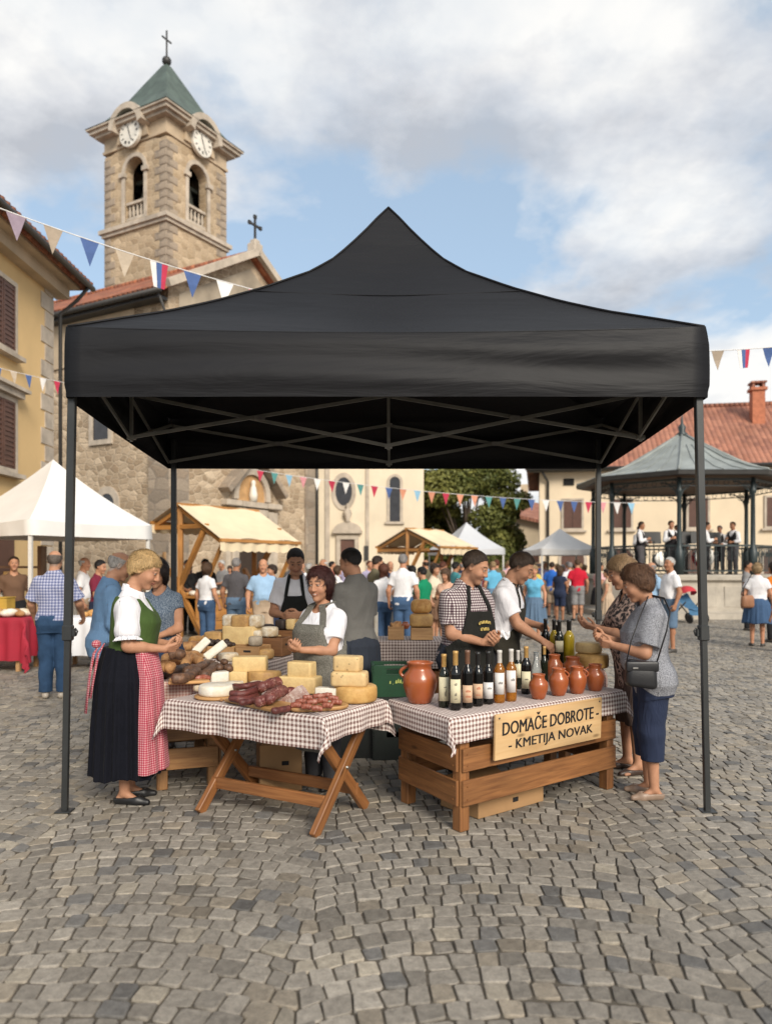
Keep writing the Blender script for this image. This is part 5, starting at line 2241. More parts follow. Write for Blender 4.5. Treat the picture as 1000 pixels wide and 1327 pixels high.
 for (v, z0, z1) in ((mc, 2.55, 3.05), (bc, 2.58, 3.0), (ml, 2.62, 3.02), (mr, 2.62, 3.02)):
  b = MB()
  b.beam(H(v, z0), H(v, z1), 0.024, 0.024, grain=False)
  for z in (z0 + 0.03, z1 - 0.02):
   b.box((v.x, v.y, z), (0.06, 0.06, 0.03))
  b.build('truss_post', M_truss, t, True)
 b = MB()
 b.tube([H(mc, 2.99), ap - Vector((0, 0, 0.12))], 0.018, 8)
 b.build('centre_pole', M_pole, t, True)


canopy()


# ================================================================== tables and cloths
def cloth(label, corners, z, drops, mat, seed, group=None, res=0.025, wave=0.012, name='tablecloth'):
 """cloth laid on a quad table top. corners anticlockwise from above: front-left, front-right, back-right, back-left;
 drops: overhang at front, right, back, left"""
 A, B, C, D = [Vector((c[0], c[1], 0)) for c in corners]
 cen = (A + B + C + D) / 4
 A, B, C, D = [p + (p - cen).normalized() * 0.028 for p in (A, B, C, D)]
 Lu, Lv = ((B - A).length + (C - D).length) / 2, ((D - A).length + (C - B).length) / 2
 f, r, k, l = drops
 nu, nv = int((Lu + l + r) / res), int((Lv + f + k) / res)
 rs = random.Random(seed)
 ph = [rs.random() * 6.28 for _ in range(6)]
 eu, ev = (B - A).normalized(), (D - A).normalized()

 def fn(s, t):
  u, v = -l + s * (Lu + l + r), -f + t * (Lv + f + k)
  cu, cv = min(max(u, 0), Lu), min(max(v, 0), Lv)
  a, b = cu / Lu, cv / Lv
  p = (A * (1 - a) + B * a) * (1 - b) + (D * (1 - a) + C * a) * b
  du, dv = u - cu, v - cv
  h = math.hypot(du, dv)
  zz = z + 0.006
  if h < 1e-9:
   p.z = zz + 0.0015 * math.sin(u * 9 + ph[0]) * math.sin(v * 11 + ph[1])
   return p
  out = (eu * du + ev * dv) / h
  corner = min(abs(du), abs(dv))
  along = cv if abs(du) > abs(dv) else cu
  side = 0 if abs(du) > abs(dv) else 1
  w = wave * math.sin(along * 17 + ph[2 + side] + 2 * math.sin(along * 5 + ph[4])) * min(1, h / 0.15)
  e = 0.014 * min(1, h / 0.02) + w * (1 if corner < 1e-9 else 0.3) + min(0.11, corner * 0.42) + 0.02 * h
  p += out * e
  r_ = min(h, 0.02)
  p.z = zz - (h - 0.35 * r_) * (1 - 0.0)
  if corner > 1e-9:
   p += (eu * (1 if du > 0 else -1) - ev * (1 if dv > 0 else -1)) * 0.02 * math.sin(corner * 30 + ph[5]) * min(1, corner / 0.05)
  return p
 b = MB()
 b.grid(fn, nu, nv, uvfn=lambda s, t: (-l + s * (Lu + l + r), -f + t * (Lv + f + k)))
 o = b.build(name, mat)
 return tag(o, label, 'tablecloth', group)


def lerp2(c, a, b):
 A, B, C, D = [Vector((q[0], q[1], 0)) for q in c]
 return (A * (1 - a) + B * a) * (1 - b) + (D * (1 - a) + C * a) * b


def crate_table(label, corners, ztop, slats, mat, legw=0.075, inset=0.11, legz=0.0, name='crate_table'):
 """slatted box table: four posts, slats on all sides, plank top"""
 A = corners[0]
 t = thing(name, label, 'table', (A[0], A[1], 0))
 cen = sum((Vector((c[0], c[1], 0)) for c in corners), Vector()) / 4
 P = []
 for c in corners:
  v = Vector((c[0], c[1], 0))
  P.append(v + (cen - v).normalized() * inset)
 b = MB()
 e = (P[1] - P[0]).normalized()
 for k in range(6):
  a0, a1 = lerp2(corners, 0.02, (k + 0.5) / 6), lerp2(corners, 0.98, (k + 0.5) / 6)
  w = (lerp2(corners, 0, 1 / 6) - lerp2(corners, 0, 0)).length - 0.006
  b.beam(a0 + Vector((0, 0, ztop - 0.014)), a1 + Vector((0, 0, ztop - 0.014)), w, 0.024)
 b.build('tabletop', mat, t, True)
 rz = math.atan2(e.y, e.x)
 for p in P:
  b = MB()
  b.box((p.x, p.y, (ztop - 0.03 + legz) / 2), (legw, legw, ztop - 0.03 - legz), rz=rz, grain=True, bev=0.005)
  b.build('leg', mat, t, True)
 for k in range(4):
  p, q = P[k], P[(k + 1) % 4]
  d = (q - p).normalized()
  out = Vector((d.y, -d.x, 0))
  for (z, h) in slats:
   b = MB()
   o = out * (legw * 0.5 + 0.011)
   b.beam(p - d * legw * 0.46 + o + Vector((0, 0, z)), q + d * legw * 0.46 + o + Vector((0, 0, z)), 0.020, h, bev=0.003)
   for s in (0.0, 1.0):
    c = p + (q - p) * s + o + out * 0.011
    for dz in (-h * 0.25, h * 0.25):
     b.box((c.x, c.y, z + dz), (0.008, 0.008, 0.008), rz=math.atan2(d.y, d.x))
   b.build('slat', mat, t, True)
 return t


ZT, ZL, ZR2 = 0.72, 0.78, 0.78
ZTR = 0.70
# front left folding table
TL = [(-1.42, 5.12), (-0.385, 4.52), (-0.035, 5.11), (-1.07, 5.71)]


def folding_table():
 t = thing('folding_table', 'brown wooden folding table with crossed legs, front left of the stall', 'table', (TL[0][0], TL[0][1], 0))
 b = MB()
 for k in range(6):
  a0, a1 = lerp2(TL, 0.0, (k + 0.5) / 6), lerp2(TL, 1.0, (k + 0.5) / 6)
  b.beam(a0 + Vector((0, 0, ZT - 0.014)), a1 + Vector((0, 0, ZT - 0.014)), 0.105, 0.024)
 b.build('tabletop', M_table, t, True)
 eu = (Vector((*TL[1], 0)) - Vector((*TL[0], 0))).normalized()
 ev = (Vector((*TL[3], 0)) - Vector((*TL[0], 0))).normalized()
 top = ZT - 0.03
 for (u, sg) in ((0.17, 1), (0.93, -1)):
  f, k = lerp2(TL, u, 0.03), lerp2(TL, u, 0.97)
  for (p, q, off) in ((f, k, 0.022), (k, f, -0.022)):
   o = eu * off
   b = MB()
   b.beam(p + o + Vector((0, 0, 0.0)), q + o + Vector((0, 0, top)), 0.04, 0.072, bev=0.005, up=eu.cross((q - p) + Vector((0, 0, top))))
   b.build('leg', M_table, t, True)
  m = (f + k) / 2 + Vector((0, 0, top / 2))
  b = MB()
  b.tube([m - eu * 0.055, m + eu * 0.055], 0.009, 8)
  b.build('leg_bolt', M_steel, t, True)
 for v, z in ((0.245, 0.165), (0.78, 0.155)):
  b = MB()
  p, q = lerp2(TL, 0.17, v), lerp2(TL, 0.93, v)
  dz = Vector((0, 0, z))
  b.beam(p + dz, q + dz, 0.03, 0.075, bev=0.004)
  b.build('stretcher', M_table, t, True)


folding_table()
cloth('brown and white gingham cloth on the front left folding table with cheese and sausages', TL, ZT, (0.20, 0.16, 0.22, 0.19), M_ging, 3)

TR = [(0.40, 4.60), (1.70, 5.61), (1.36, 6.23), (0.045, 5.22)]
crate_table('slatted wooden crate table behind the carved sign, front right of the stall', TR, ZTR, ((0.235, 0.155), (0.435, 0.14), (0.612, 0.12)), M_crate)
cloth('brown and white gingham cloth under the wine bottles and clay jugs', TR, ZTR, (0.165, 0.17, 0.12, 0.15), M_ging, 8, wave=0.006)

LC = [(-1.62, 5.45), (-1.20, 5.607), (-1.55, 6.544), (-1.97, 6.387)]
crate_table('slatted wooden crate table beside the woman in the green bodice', LC, ZL, ((0.22, 0.15), (0.42, 0.14), (0.62, 0.13)), M_crate2)
cloth('faded pink gingham cloth under the smoked meats beside the woman in green', LC, ZL, (0.20, 0.12, 0.1, 0.2), M_ging_pink, 5)

L2 = [(-1.72, 6.75), (-1.02, 6.53), (-0.76, 7.36), (-1.46, 7.58)]
crate_table('slatted side table under the stack of pale cheese blocks', L2, 0.80, ((0.30, 0.14), (0.55, 0.14)), M_crate)
cloth('dark gingham cloth hanging below the wooden cheese trays', L2, 0.80, (0.2, 0.32, 0.2, 0.2), M_ging_dark, 6)

BC = [(-0.50, 7.62), (0.66, 7.62), (0.66, 8.2), (-0.50, 8.2)]
crate_table('back counter table behind the two stallholders with small wooden boxes', BC, 0.86, ((0.25, 0.14), (0.5, 0.14)), M_crate)
cloth('dark gingham cloth on the back counter between the grey backed man and the plaid shirt', BC, 0.86, (0.27, 0.25, 0.2, 0.25), M_ging_dark, 7)

R2 = [(1.40, 6.32), (1.70, 6.05), (1.84, 6.78), (1.52, 6.98)]
crate_table('small crate table under the yellow cheese wheels at the right end', R2, ZR2, ((0.3, 0.14), (0.55, 0.14)), M_crate)
cloth('striped looking gingham cloth under the oil bottles and yellow cheese wheels', R2, ZR2, (0.2, 0.2, 0.2, 0.15), M_ging_pink, 12)


# ------------------------------------------------------------------ sign with the farm's name
def text_mesh(txt, size, offset=0.0, extrude=0.002):
 c = bpy.data.curves.new('lettering', 'FONT')
 c.body = txt
 c.size = size
 c.align_x = 'CENTER'
 c.align_y = 'CENTER'
 c.extrude = extrude
 c.offset = offset
 c.resolution_u = 3
 o = bpy.data.objects.new('lettering', c)
 COL.objects.link(o)
 bpy.context.view_layer.update()
 me = bpy.data.meshes.new_from_object(o.evaluated_get(bpy.context.evaluated_depsgraph_get()))
 bpy.data.objects.remove(o)
 bpy.data.curves.remove(c)
 return me


def letters(name, txt, width, height, M, mat, parent, bold=0.0):
 """lettering fitted into width x height, in the local x-z plane of M, facing -y"""
 me = text_mesh(txt, 1.0)
 co = np.empty(len(me.vertices) * 3)
 me.vertices.foreach_get('co', co)
 co = co.reshape(-1, 3)
 lo, hi = co.min(0), co.max(0)
 co[:, 0] = (co[:, 0] - (lo[0] + hi[0]) / 2) * width / (hi[0] - lo[0])
 co[:, 1] = (co[:, 1] - (lo[1] + hi[1]) / 2) * height / (hi[1] - lo[1])
 w = np.stack([co[:, 0], -co[:, 2], co[:, 1]], 1)
 W4 = np.array(M)
 w = w @ W4[:3, :3].T + W4[:3, 3]
 if bold:                 # a second pass of paint a little to each side thickens the strokes
  nv = len(w)
  fs = [tuple(p.vertices) for p in me.polygons]
  ax, dep = W4[:3, 0], W4[:3, 1]
  allv = np.concatenate([w + ax * (k * bold) + dep * 0.0004 * k for k in (-1, 0, 1)])
  me2 = bpy.data.meshes.new(name)
  me2.from_pydata([tuple(v) for v in allv], [], [tuple(i + j * nv for i in f) for j in range(3) for f in fs])
  return link(name, me2, mat, parent, True)
 me.vertices.foreach_set('co', w.ravel())
 me.update()
 me.name = name
 return link(name, me, mat, parent, True)


def sign():
 A, B = Vector((*TR[0], 0)), Vector((*TR[1], 0))
 d = (B - A).normalized()
 out = Vector((d.y, -d.x, 0))
 p0 = A + d * 0.285 + out * 0.062
 p1 = A + d * 1.335 + out * 0.062
 c = (p0 + p1) / 2
 t = thing('sign_board', 'pale wooden sign with black lettering hung on the right table', 'sign', (c.x, c.y, 0.42))
 L = (p1 - p0).length
 M = Matrix((d, -out, Vector((0, 0, 1)))).transposed().to_4x4()
 M.translation = Vector((c.x, c.y, 0.553))
 M = M @ Matrix.Rotation(R(2), 4, 'X')
 b = MB()
 b.box((0, 0, 0), (L, 0.018, 0.285), M, grain=True, bev=0.003)
 m = wood_mat('sign plywood', (0.55, 0.34, 0.155), (0.66, 0.45, 0.23), 0.55, 0.5)
 board = b.build('board', m, t, True)
 ink = pm('black sign paint', (0.012, 0.011, 0.012), 0.5, 0.2, 30, 0)
 F = M @ Matrix.Translation((0, -0.0095, 0))
 letters('lettering', 'DOMAČE DOBROTE -', 0.95, 0.112, F @ Matrix.Translation((0.012, 0, 0.062)), ink, board, 0.0026)
 letters('lettering', '- KMETIJA NOVAK', 0.83, 0.078, F @ Matrix.Translation((0.01, 0, -0.068)), ink, board, 0.0022)
 for sx in (-1, 1):
  b = MB()
  b.lathe([(0.0, -0.002), (0.006, -0.002), (0.006, 0.003), (0.003, 0.005), (0, 0.005)], 8, M=F @ Matrix.Translation((sx * (L / 2 - 0.03), 0, 0.118)) @ Matrix.Rotation(R(90), 4, 'X'))
  b.build('screw', M_gutter, board, True)


sign()


# ================================================================== wine, jugs
def glassy(name, col, trans, rough=0.06):
 m, T, p = new_mat(name)
 setp(T, p, Base_Color=col, Roughness=rough, Transmission_Weight=trans, IOR=1.45, Specular_IOR_Level=0.6)
 return m


G_dark = glassy('dark green bottle glass', (0.008, 0.011, 0.006), 0.0)
G_black = glassy('near black bottle glass', (0.005, 0.005, 0.005), 0.0)
G_amber = glassy('amber wine', (0.52, 0.20, 0.025), 0.6)
G_oil = glassy('yellow oil', (0.55, 0.40, 0.03), 0.35)
G_clear = glassy('clear glass', (0.85, 0.87, 0.85), 0.85)
F_gold = pm('gold foil', (0.50, 0.30, 0.10), 0.4, 0.15, 60, 0.1, 90, met=0.3)
F_black = pm('black foil', (0.015, 0.015, 0.015), 0.35, 0.1, 60, 0.1, 90)
F_brown = pm('brown capsule', (0.16, 0.08, 0.05), 0.4, 0.1, 60, 0.1, 90)
F_white = pm('pale grey capsule', (0.55, 0.52, 0.48), 0.45, 0.1, 60, 0.1, 90)
L_cream = pm('cream paper label', (0.62, 0.56, 0.38), 0.7, 0.08, 30, 0)
L_white = pm('white paper label', (0.66, 0.64, 0.62), 0.7, 0.05, 30, 0)
L_peach = pm('peach paper label', (0.60, 0.40, 0.26), 0.7, 0.08, 30, 0)
L_ink = pm('label ink', (0.06, 0.05, 0.045), 0.7, 0.1, 30, 0)
L_red = pm('red label ink', (0.42, 0.10, 0.04), 0.7, 0.1, 30, 0)


def bottle(label, px, py, ytop, glass, foil, paper, marks=None, z=ZTR, dia=0.073, lab=(0.30, 0.66), foil_h=0.27, group=None, lw=1.9, pos=None, hgt=None):
 p = pos if pos is not None else gp(px, py, z + 0.008)
 h = hgt or min((py - ytop) / 1000.0 * p.y, 0.37)
 t = thing('wine_bottle', label, 'bottle', p, math.atan2(p.x, p.y) * -1, group)
 r = dia / 2
 b = MB()
 b.lathe([(r * 0.8, 0.0), (r * 0.97, 0.006), (r, 0.02), (r, h * 0.60), (r * 0.96, h * 0.645), (r * 0.72, h * 0.70), (r * 0.46, h * 0.745), (r * 0.40, h * 0.79), (r * 0.385, h * 0.96), (r * 0.42, h * 0.965), (r * 0.42, h * 0.99), (r * 0.3, h)], 24)
 b.build('glass', glass, t)
 if foil is not None:
  b = MB()
  b.lathe([(r * 0.42, h * (1 - foil_h)), (r * 0.44, h * (1 - foil_h) + 0.002), (r * 0.43, h * 0.95), (r * 0.47, h * 0.955), (r * 0.47, h * 1.0), (r * 0.4, h * 1.006), (0, h * 1.006)], 18)
  b.build('capsule', foil, t)
 if paper is not None:
  b = MB()
  a0, a1 = -math.pi / 2 - lw / 2, -math.pi / 2 + lw / 2
  z0, z1 = h * (1 - lab[1]) if False else h * lab[0] * 0.6, h * lab[1] * 0.9
  z0, z1 = h * lab[0], h * lab[1]
  rr = r + 0.0012
  n = 12
  vs = []
  for q in (rr, rr - 0.0008):
   for i in range(n + 1):
    a = a0 + (a1 - a0) * i / n
    vs += [(q * math.cos(a), q * math.sin(a), z0), (q * math.cos(a), q * math.sin(a), z1)]
  fs = []
  m2 = 2 * (n + 1)
  for i in range(n):
   fs += [(2 * i, 2 * i + 2, 2 * i + 3, 2 * i + 1), (m2 + 2 * i + 2, m2 + 2 * i, m2 + 2 * i + 1, m2 + 2 * i + 3), (2 * i + 1, 2 * i + 3, m2 + 2 * i + 3, m2 + 2 * i + 1), (2 * i + 2, 2 * i, m2 + 2 * i, m2 + 2 * i + 2)]
  b.add(vs, fs, smooth=True)
  lb = b.build('paper_label', paper, t)
  b = MB()
  rr += 0.0007
  for (f0, f1, w, k) in marks or ():
   # small printed marks: a broken run of strokes on the curved paper
   zc0, zc1 = z0 + (z1 - z0) * f0, z0 + (z1 - z0) * f1
   nn = max(3, int(w * 7))
   for i in range(nn):
    aa = -math.pi / 2 + k + (i - (nn - 1) / 2) * w / nn
    hh = (zc1 - zc0) * (0.6 + 0.4 * ((i * 37 % 5) / 4))
    a2 = aa + w / nn * 0.62
    b.add([(rr * math.cos(aa), rr * math.sin(aa), zc0), (rr * math.cos(a2), rr * math.sin(a2), zc0), (rr * math.cos(a2), rr * math.sin(a2), zc0 + hh), (rr * math.cos(aa), rr * math.sin(aa), zc0 + hh)], [(0, 1, 2, 3)])
  if marks:
   b.build('print', L_red if paper is L_peach else L_ink, lb)
 return t


GB = 'wine bottles on the right table'
bottle('dark bottle with gold top and long cream label, leftmost of the wine row', 575, 916.5, 848, G_dark, F_gold, L_cream, ((.55, .62, .5, .2), (.2, .5, .35, .25)), lab=(.13, .58), group=GB)
bottle('dark bottle with gold top standing foremost in the wine row', 590, 920, 844, G_black, F_gold, L_cream, ((.74, .86, .45, 0), (.30, .44, .4, 0), (.15, .2, .5, 0)), lab=(.13, .53), group=GB)
bottle('dark bottle with brown top and low peach label, third in the wine row', 605.5, 917, 843, G_black, F_brown, L_peach, ((.60, .75, .9, .1), (.3, .42, 1.0, .1)), lab=(.10, .40), group=GB)
bottle('black bottle with peach label showing a red mark in the wine row', 619, 914.5, 845.5, G_black, F_black, L_peach, ((.62, .82, .7, .1), (.2, .28, .9, 0)), lab=(.15, .42), group=GB)
bottle('black bottle with low white label beside the amber wine', 632.5, 912, 844.5, G_black, F_black, L_white, ((.58, .72, .8, .2),), lab=(.11, .42), group=GB)
bottle('amber wine bottle with white label beside the black bottles', 647, 910.5, 843, G_amber, F_white, L_white, ((.48, .6, .8, .15),), lab=(.17, .58), group=GB)
bottle('amber wine bottle nearest the clay jugs', 662, 908.5, 841.5, G_amber, F_white, L_white, ((.52, .66, .7, .3),), lab=(.18, .60), group=GB)
bottle('dark wine bottle with gold foil behind the smallest clay jug', 681.5, 899, 838, G_black, F_gold, L_cream, ((.5, .6, .7, 0),), lab=(.12, .48), foil_h=.36, group=GB)
bottle('slim green bottle behind the jugs', 705, 889, 838, G_dark, F_gold, None, dia=.055, foil_h=.2, group=GB)
bottle('bare dark bottle half hidden behind the plaid man and the amber wine', 671, 893, 843, G_dark, F_white, L_cream, None, dia=.06, group=GB)


def carafe(label, px, py, ytop, z=ZTR):
 p = gp(px, py, z + 0.008)
 h = (py - ytop) / 1000 * p.y
 b = MB()
 b.lathe([(0.036, 0), (0.04, 0.01), (0.04, h * 0.5), (0.028, h * 0.68), (0.018, h * 0.78), (0.02, h), (0.016, h), (0.014, h * 0.78), (0.024, h * 0.66), (0.036, h * 0.48), (0.036, 0.012), (0, 0.012)], 20)
 o = b.build('glass_carafe', G_clear)
 o.location = p
 tag(o, label, 'carafe')


carafe('clear glass carafe behind the smallest clay jug', 694.5, 892, 845)
GO = 'bottles on the small right table'
bottle('short black bottle at the back left of the oil bottles', 706.5, 858, 800, G_black, F_black, None, z=ZR2, group=GO)
bottle('brown green bottle with a dark cap between the oil bottles', 717.5, 860, 798, G_oil, F_black, None, z=ZR2, dia=.07, group=GO)
bottle('dark green bottle with pale label beside the yellow oil', 724.5, 862, 800, G_dark, F_black, L_cream, None, z=ZR2, dia=.075, lab=(.3, .55), group=GO)
bottle('yellow oil bottle, brightest of the oil bottles', 737, 861, 800, G_oil, F_black, None, z=ZR2, dia=.09, group=GO)

M_clay = pm('glazed terracotta', (0.37, 0.098, 0.03), 0.28, 0.2, 9, 0.12, 25, 0.006, coat=0.35, col2=(0.28, 0.068, 0.022))
M_clayin = pm('dark jug inside', (0.06, 0.02, 0.01), 0.6, 0.1, 5, 0)


def jug(label, px, py, ytop, wpx, handles, z=ZTR, belly=.55, neck=.62, group='clay jugs on the right table', lip=1.0):
 p = gp(px, py, z + 0.008)
 h = (py - ytop) / 1000 * p.y
 r = wpx / 2000 * p.y
 t = thing('clay_jug', label, 'jug', p, rnd.uniform(-.2, .2), group)
 b = MB()
 out = [(r * .58, 0), (r * .64, h * .02), (r * .80, h * .18), (r * .96, h * .40), (r, h * belly), (r * .93, h * .68), (r * neck * 1.05, h * .80), (r * neck, h * .85), (r * neck * 1.02, h * .93), (r * neck * 1.12 * lip, h * .97), (r * neck * 1.10 * lip, h), (r * neck * .98, h * .995), (r * neck * .88, h * .90), (r * neck * .85, h * .82)]
 b.lathe(out + [(r * .8, h * .6), (0, h * .55)], 32)
 b.build('vessel', M_clay, t)
 for a in handles:
  b = MB()
  ca, sa = math.cos(a), math.sin(a)
  pts = []
  for i in range(9):
   q = i / 8
   rr = r * neck * .98 + (r * .36) * math.sin(math.pi * q) + (r * (.93 - neck)) * q
   pts.append((ca * rr, sa * rr, h * (.90 - .30 * q)))
  b.tube(pts, r * .095, 8)
  b.build('handle', M_clay, t)


jug('big wide mouthed terracotta jug at the left end of the wine row', 544, 910.5, 857.5, 45, (math.pi * .98,), belly=.52, neck=.66, group=None, lip=1.05)
jug('smallest terracotta jug, leftmost of the four in the front row', 697.5, 905.5, 873.5, 25, ())
jug('terracotta jug with right handle, second of the four in the front row', 723.5, 901, 865.5, 26, (0.1,))
jug('terracotta jug with right handle, third of the four in the front row', 747.5, 898.5, 863.5, 25, (-.1,))
jug('terracotta jug at the right end of the front row', 771, 895, 860.5, 25, (math.pi,))
jug('terracotta jug behind the second jug, beside the slim green bottle', 718, 884, 848, 22, ())
jug('wide dark terracotta jug behind the front row, below the oil bottles', 742, 882, 851, 28, ())


# ================================================================== food
def cheese_mat(name, rind, col, holes=False):
 m, T, p = new_mat(name)
 v = T.n('ShaderNodeTexCoord').outputs['Object']
 n = T.noise(v, 12, 5, 0.65)
 n2 = T.noise(v, 70, 3, 0.6)
 c = T.mix(T.ramp(n, [(0.38, 0.0), (0.66, 1.0)]), col, rind)
 c = T.mix(1.0, c, T.ramp(n2, [(0.3, 0.93), (0.7, 1.05)]), 'MULTIPLY')
 h = n2
 if holes:
  vo = T.n('ShaderNodeTexVoronoi', {'Vector': v, 'Scale': 26.0}).outputs['Distance']
  hole = T.ramp(vo, [(0.14, 1.0), (0.20, 0.0)])
  c = T.mix(T.math('MULTIPLY', hole, 0.6), c, tuple(x * 0.25 for x in col))
 setp(T, p, Base_Color=c, Roughness=0.55, Specular_IOR_Level=0.35)
 p.inputs['Subsurface Weight'].default_value = 0.0
 bump(T, p, h, 0.12, 0.003)
 return m


C_yel = cheese_mat('yellow cheese', (0.58, 0.40, 0.18), (0.68, 0.50, 0.235))
C_hole = cheese_mat('holey yellow cheese', (0.58, 0.39, 0.185), (0.66, 0.48, 0.235), True)
C_rind = cheese_mat('tan cheese rind', (0.36, 0.20, 0.08), (0.52, 0.32, 0.12))
C_gold = cheese_mat('golden cheese rind', (0.46, 0.25, 0.075), (0.60, 0.37, 0.13))
C_white = cheese_mat('white cheese', (0.66, 0.58, 0.44), (0.74, 0.70, 0.62))
C_mold = cheese_mat('mottled white rind', (0.44, 0.31, 0.17), (0.70, 0.64, 0.52))
C_grey = cheese_mat('grey mottled rind', (0.24, 0.19, 0.14), (0.42, 0.36, 0.28))
C_dark = cheese_mat('black wax rind', (0.02, 0.015, 0.013), (0.045, 0.03, 0.025))


def meat_mat(name, a, b_, fat=None, rough=0.5):
 m, T, p = new_mat(name)
 v = T.n('ShaderNodeTexCoord').outputs['Object']
 n = T.noise(v, 22, 5, 0.65, dist=0.8)
 n2 = T.noise(v, 90, 3, 0.6)
 c = T.mix(T.ramp(n, [(0.35, 0.0), (0.65, 1.0)]), a, b_)
 if fat:
  c = T.mix(T.ramp(T.noise(v, 38, 4, 0.7, dist=1.0), [(0.55, 0.0), (0.64, 0.8)]), c, fat)
 setp(T, p, Base_Color=c, Roughness=rough, Specular_IOR_Level=0.5)
 bump(T, p, T.math('ADD', n, T.math('MULTIPLY', n2, 0.5)), 0.55, 0.008)
 return m


S_red = meat_mat('dark red sausage', (0.06, 0.015, 0.014), (0.15, 0.038, 0.03))
S_salami = meat_mat('marbled salami', (0.10, 0.024, 0.022), (0.19, 0.055, 0.042), (0.46, 0.27, 0.22))
S_small = meat_mat('small cured sausage', (0.19, 0.045, 0.025), (0.30, 0.085, 0.05), (0.42, 0.2, 0.15))
S_smoke = meat_mat('smoked dark meat', (0.045, 0.024, 0.016), (0.17, 0.085, 0.045), None, 0.55)
S_ham = meat_mat('speckled dry ham', (0.30, 0.15, 0.12), (0.60, 0.50, 0.44), (0.66, 0.58, 0.52), 0.7)
S_bread = meat_mat('brown bread crust', (0.25, 0.11, 0.04), (0.46, 0.25, 0.10), None, 0.7)
S_pastry = meat_mat('golden pastry', (0.45, 0.20, 0.05), (0.62, 0.36, 0.12), None, 0.6)


def jitter_mesh(b, amp, seed, f=18.0):
 for i, v in enumerate(b.v):
  s = math.sin(v.x * f + seed) * math.sin(v.y * f * 1.1 + seed * 2) + math.sin(v.z * f * 1.3 + seed * 3 + v.x * f)
  b.v[i] = v + Vector((math.sin(v.y * f + seed), math.sin(v.z * f + seed), math.sin(v.x * f * .9 + seed))) * amp * .5 + v.normalized() * s * amp * .35


def block(name, label, cat, px, py, ytop, wpx, depth, mat, z, rz=0.0, bev=0.02, group=None, taper=1.0, seed=1, base=None, parts=None):
 """rounded block of cheese or bread standing at pixel (px, py)"""
 p = base.copy() if base is not None else gp(px, py, z)
 h = (py - ytop) / 1000 * p.y
 w = wpx / 1000 * p.y
 b = MB()
 n = 6
 b.box((0, 0, h / 2), (w, depth, h), bev=min(bev, h * .45))
 bm_round(b, min(bev, h * .45), (w, depth, h), taper)
 jitter_mesh(b, 0.0025, seed, 23)
 o = b.build(name, mat)
 o.location = p
 o.rotation_euler = (0, 0, rz)
 o.data.polygons.foreach_set('use_smooth', [True] * len(o.data.polygons))
 return tag(o, label, cat, group)


def bm_round(b, r, d, taper):
 """replace the collected box by a finely rounded one"""
 b.v, b.f, b.uv, b.sm, b.mi = [], [], [], [], []
 w, l, h = d
 n = 4
 cor = []
 rc_ = min(r * 1.6, w * .45, l * .45)
 for (cx, cy, a0) in ((w / 2 - rc_, l / 2 - rc_, 0), (-w / 2 + rc_, l / 2 - rc_, 90), (-w / 2 + rc_, -l / 2 + rc_, 180), (w / 2 - rc_, -l / 2 + rc_, 270)):
  for i in range(n + 1):
   a = R(a0 + 90 * i / n)
   cor.append((cx, cy, math.cos(a), math.sin(a)))
 rings = []
 for i in range(4):
  a = R(-90 + 90 * i / 3)
  rings.append((math.cos(a), r + r * math.sin(a)))
 for i in range(4):
  a = R(90 * i / 3)
  rings.append((math.cos(a), h - r + r * math.sin(a)))
 vs, fs = [], []
 m = len(cor)
 for (c, z) in rings:
  e = rc_ - r + r * c
  tp = 1 + (taper - 1) * z / h
  for (cx, cy, x, y) in cor:
   vs.append(((cx + x * e) * tp, (cy + y * e) * tp, z))
 for j in range(len(rings) - 1):
  for i in range(m):
   i2 = (i + 1) % m
   fs.append((j * m + i, j * m + i2, (j + 1) * m + i2, (j + 1) * m + i))
 fs.append(tuple(range(m))[::-1])
 fs.append(tuple((len(rings) - 1) * m + i for i in range(m)))
 b.add(vs, fs, smooth=True)


def wheel(label, px, py, ytop, wpx, mat, z, name='round_cheese', group=None, base=None, squash=1.0, cut=None, seed=1):
 """cheese wheel; cut=(start, end) leaves only that sector"""
 p = base.copy() if base is not None else gp(px, py, z)
 r = wpx / 2000 * p.y
 if base is None:
  p = p + Vector((p.x, p.y, 0)).normalized() * r * squash * .8
 h = (py - ytop) / 1000 * p.y * .9
 b = MB()
 e = min(.018, h * .3)
 pr = [(0, 0), (r - e, 0), (r - e * .3, e * .3), (r, e), (r * 1.012, h * .5), (r, h - e), (r - e * .3, h - e * .3), (r - e, h), (0, h + .003)]
 if cut is None:
  b.lathe(pr, 36, sy=squash)
 else:
  a0, a1 = cut
  n = 20
  m = len(pr)
  vs, fs = [], []
  for i in range(n + 1):
   a = a0 + (a1 - a0) * i / n
   vs += [(q * math.cos(a), q * math.sin(a) * squash, zz) for (q, zz) in pr]
  for i in range(n):
   for j in range(m - 1):
    fs.append((i * m + j, (i + 1) * m + j, (i + 1) * m + j + 1, i * m + j + 1))
  b.add(vs, fs, smooth=True)
  b.add([vs[j] for j in range(m)], [tuple(range(m))])
  b.add([vs[n * m + j] for j in range(m)], [tuple(range(m))[::-1]])
 o = b.build(name, mat)
 o.location = p
 return tag(o, label, 'cheese', group)


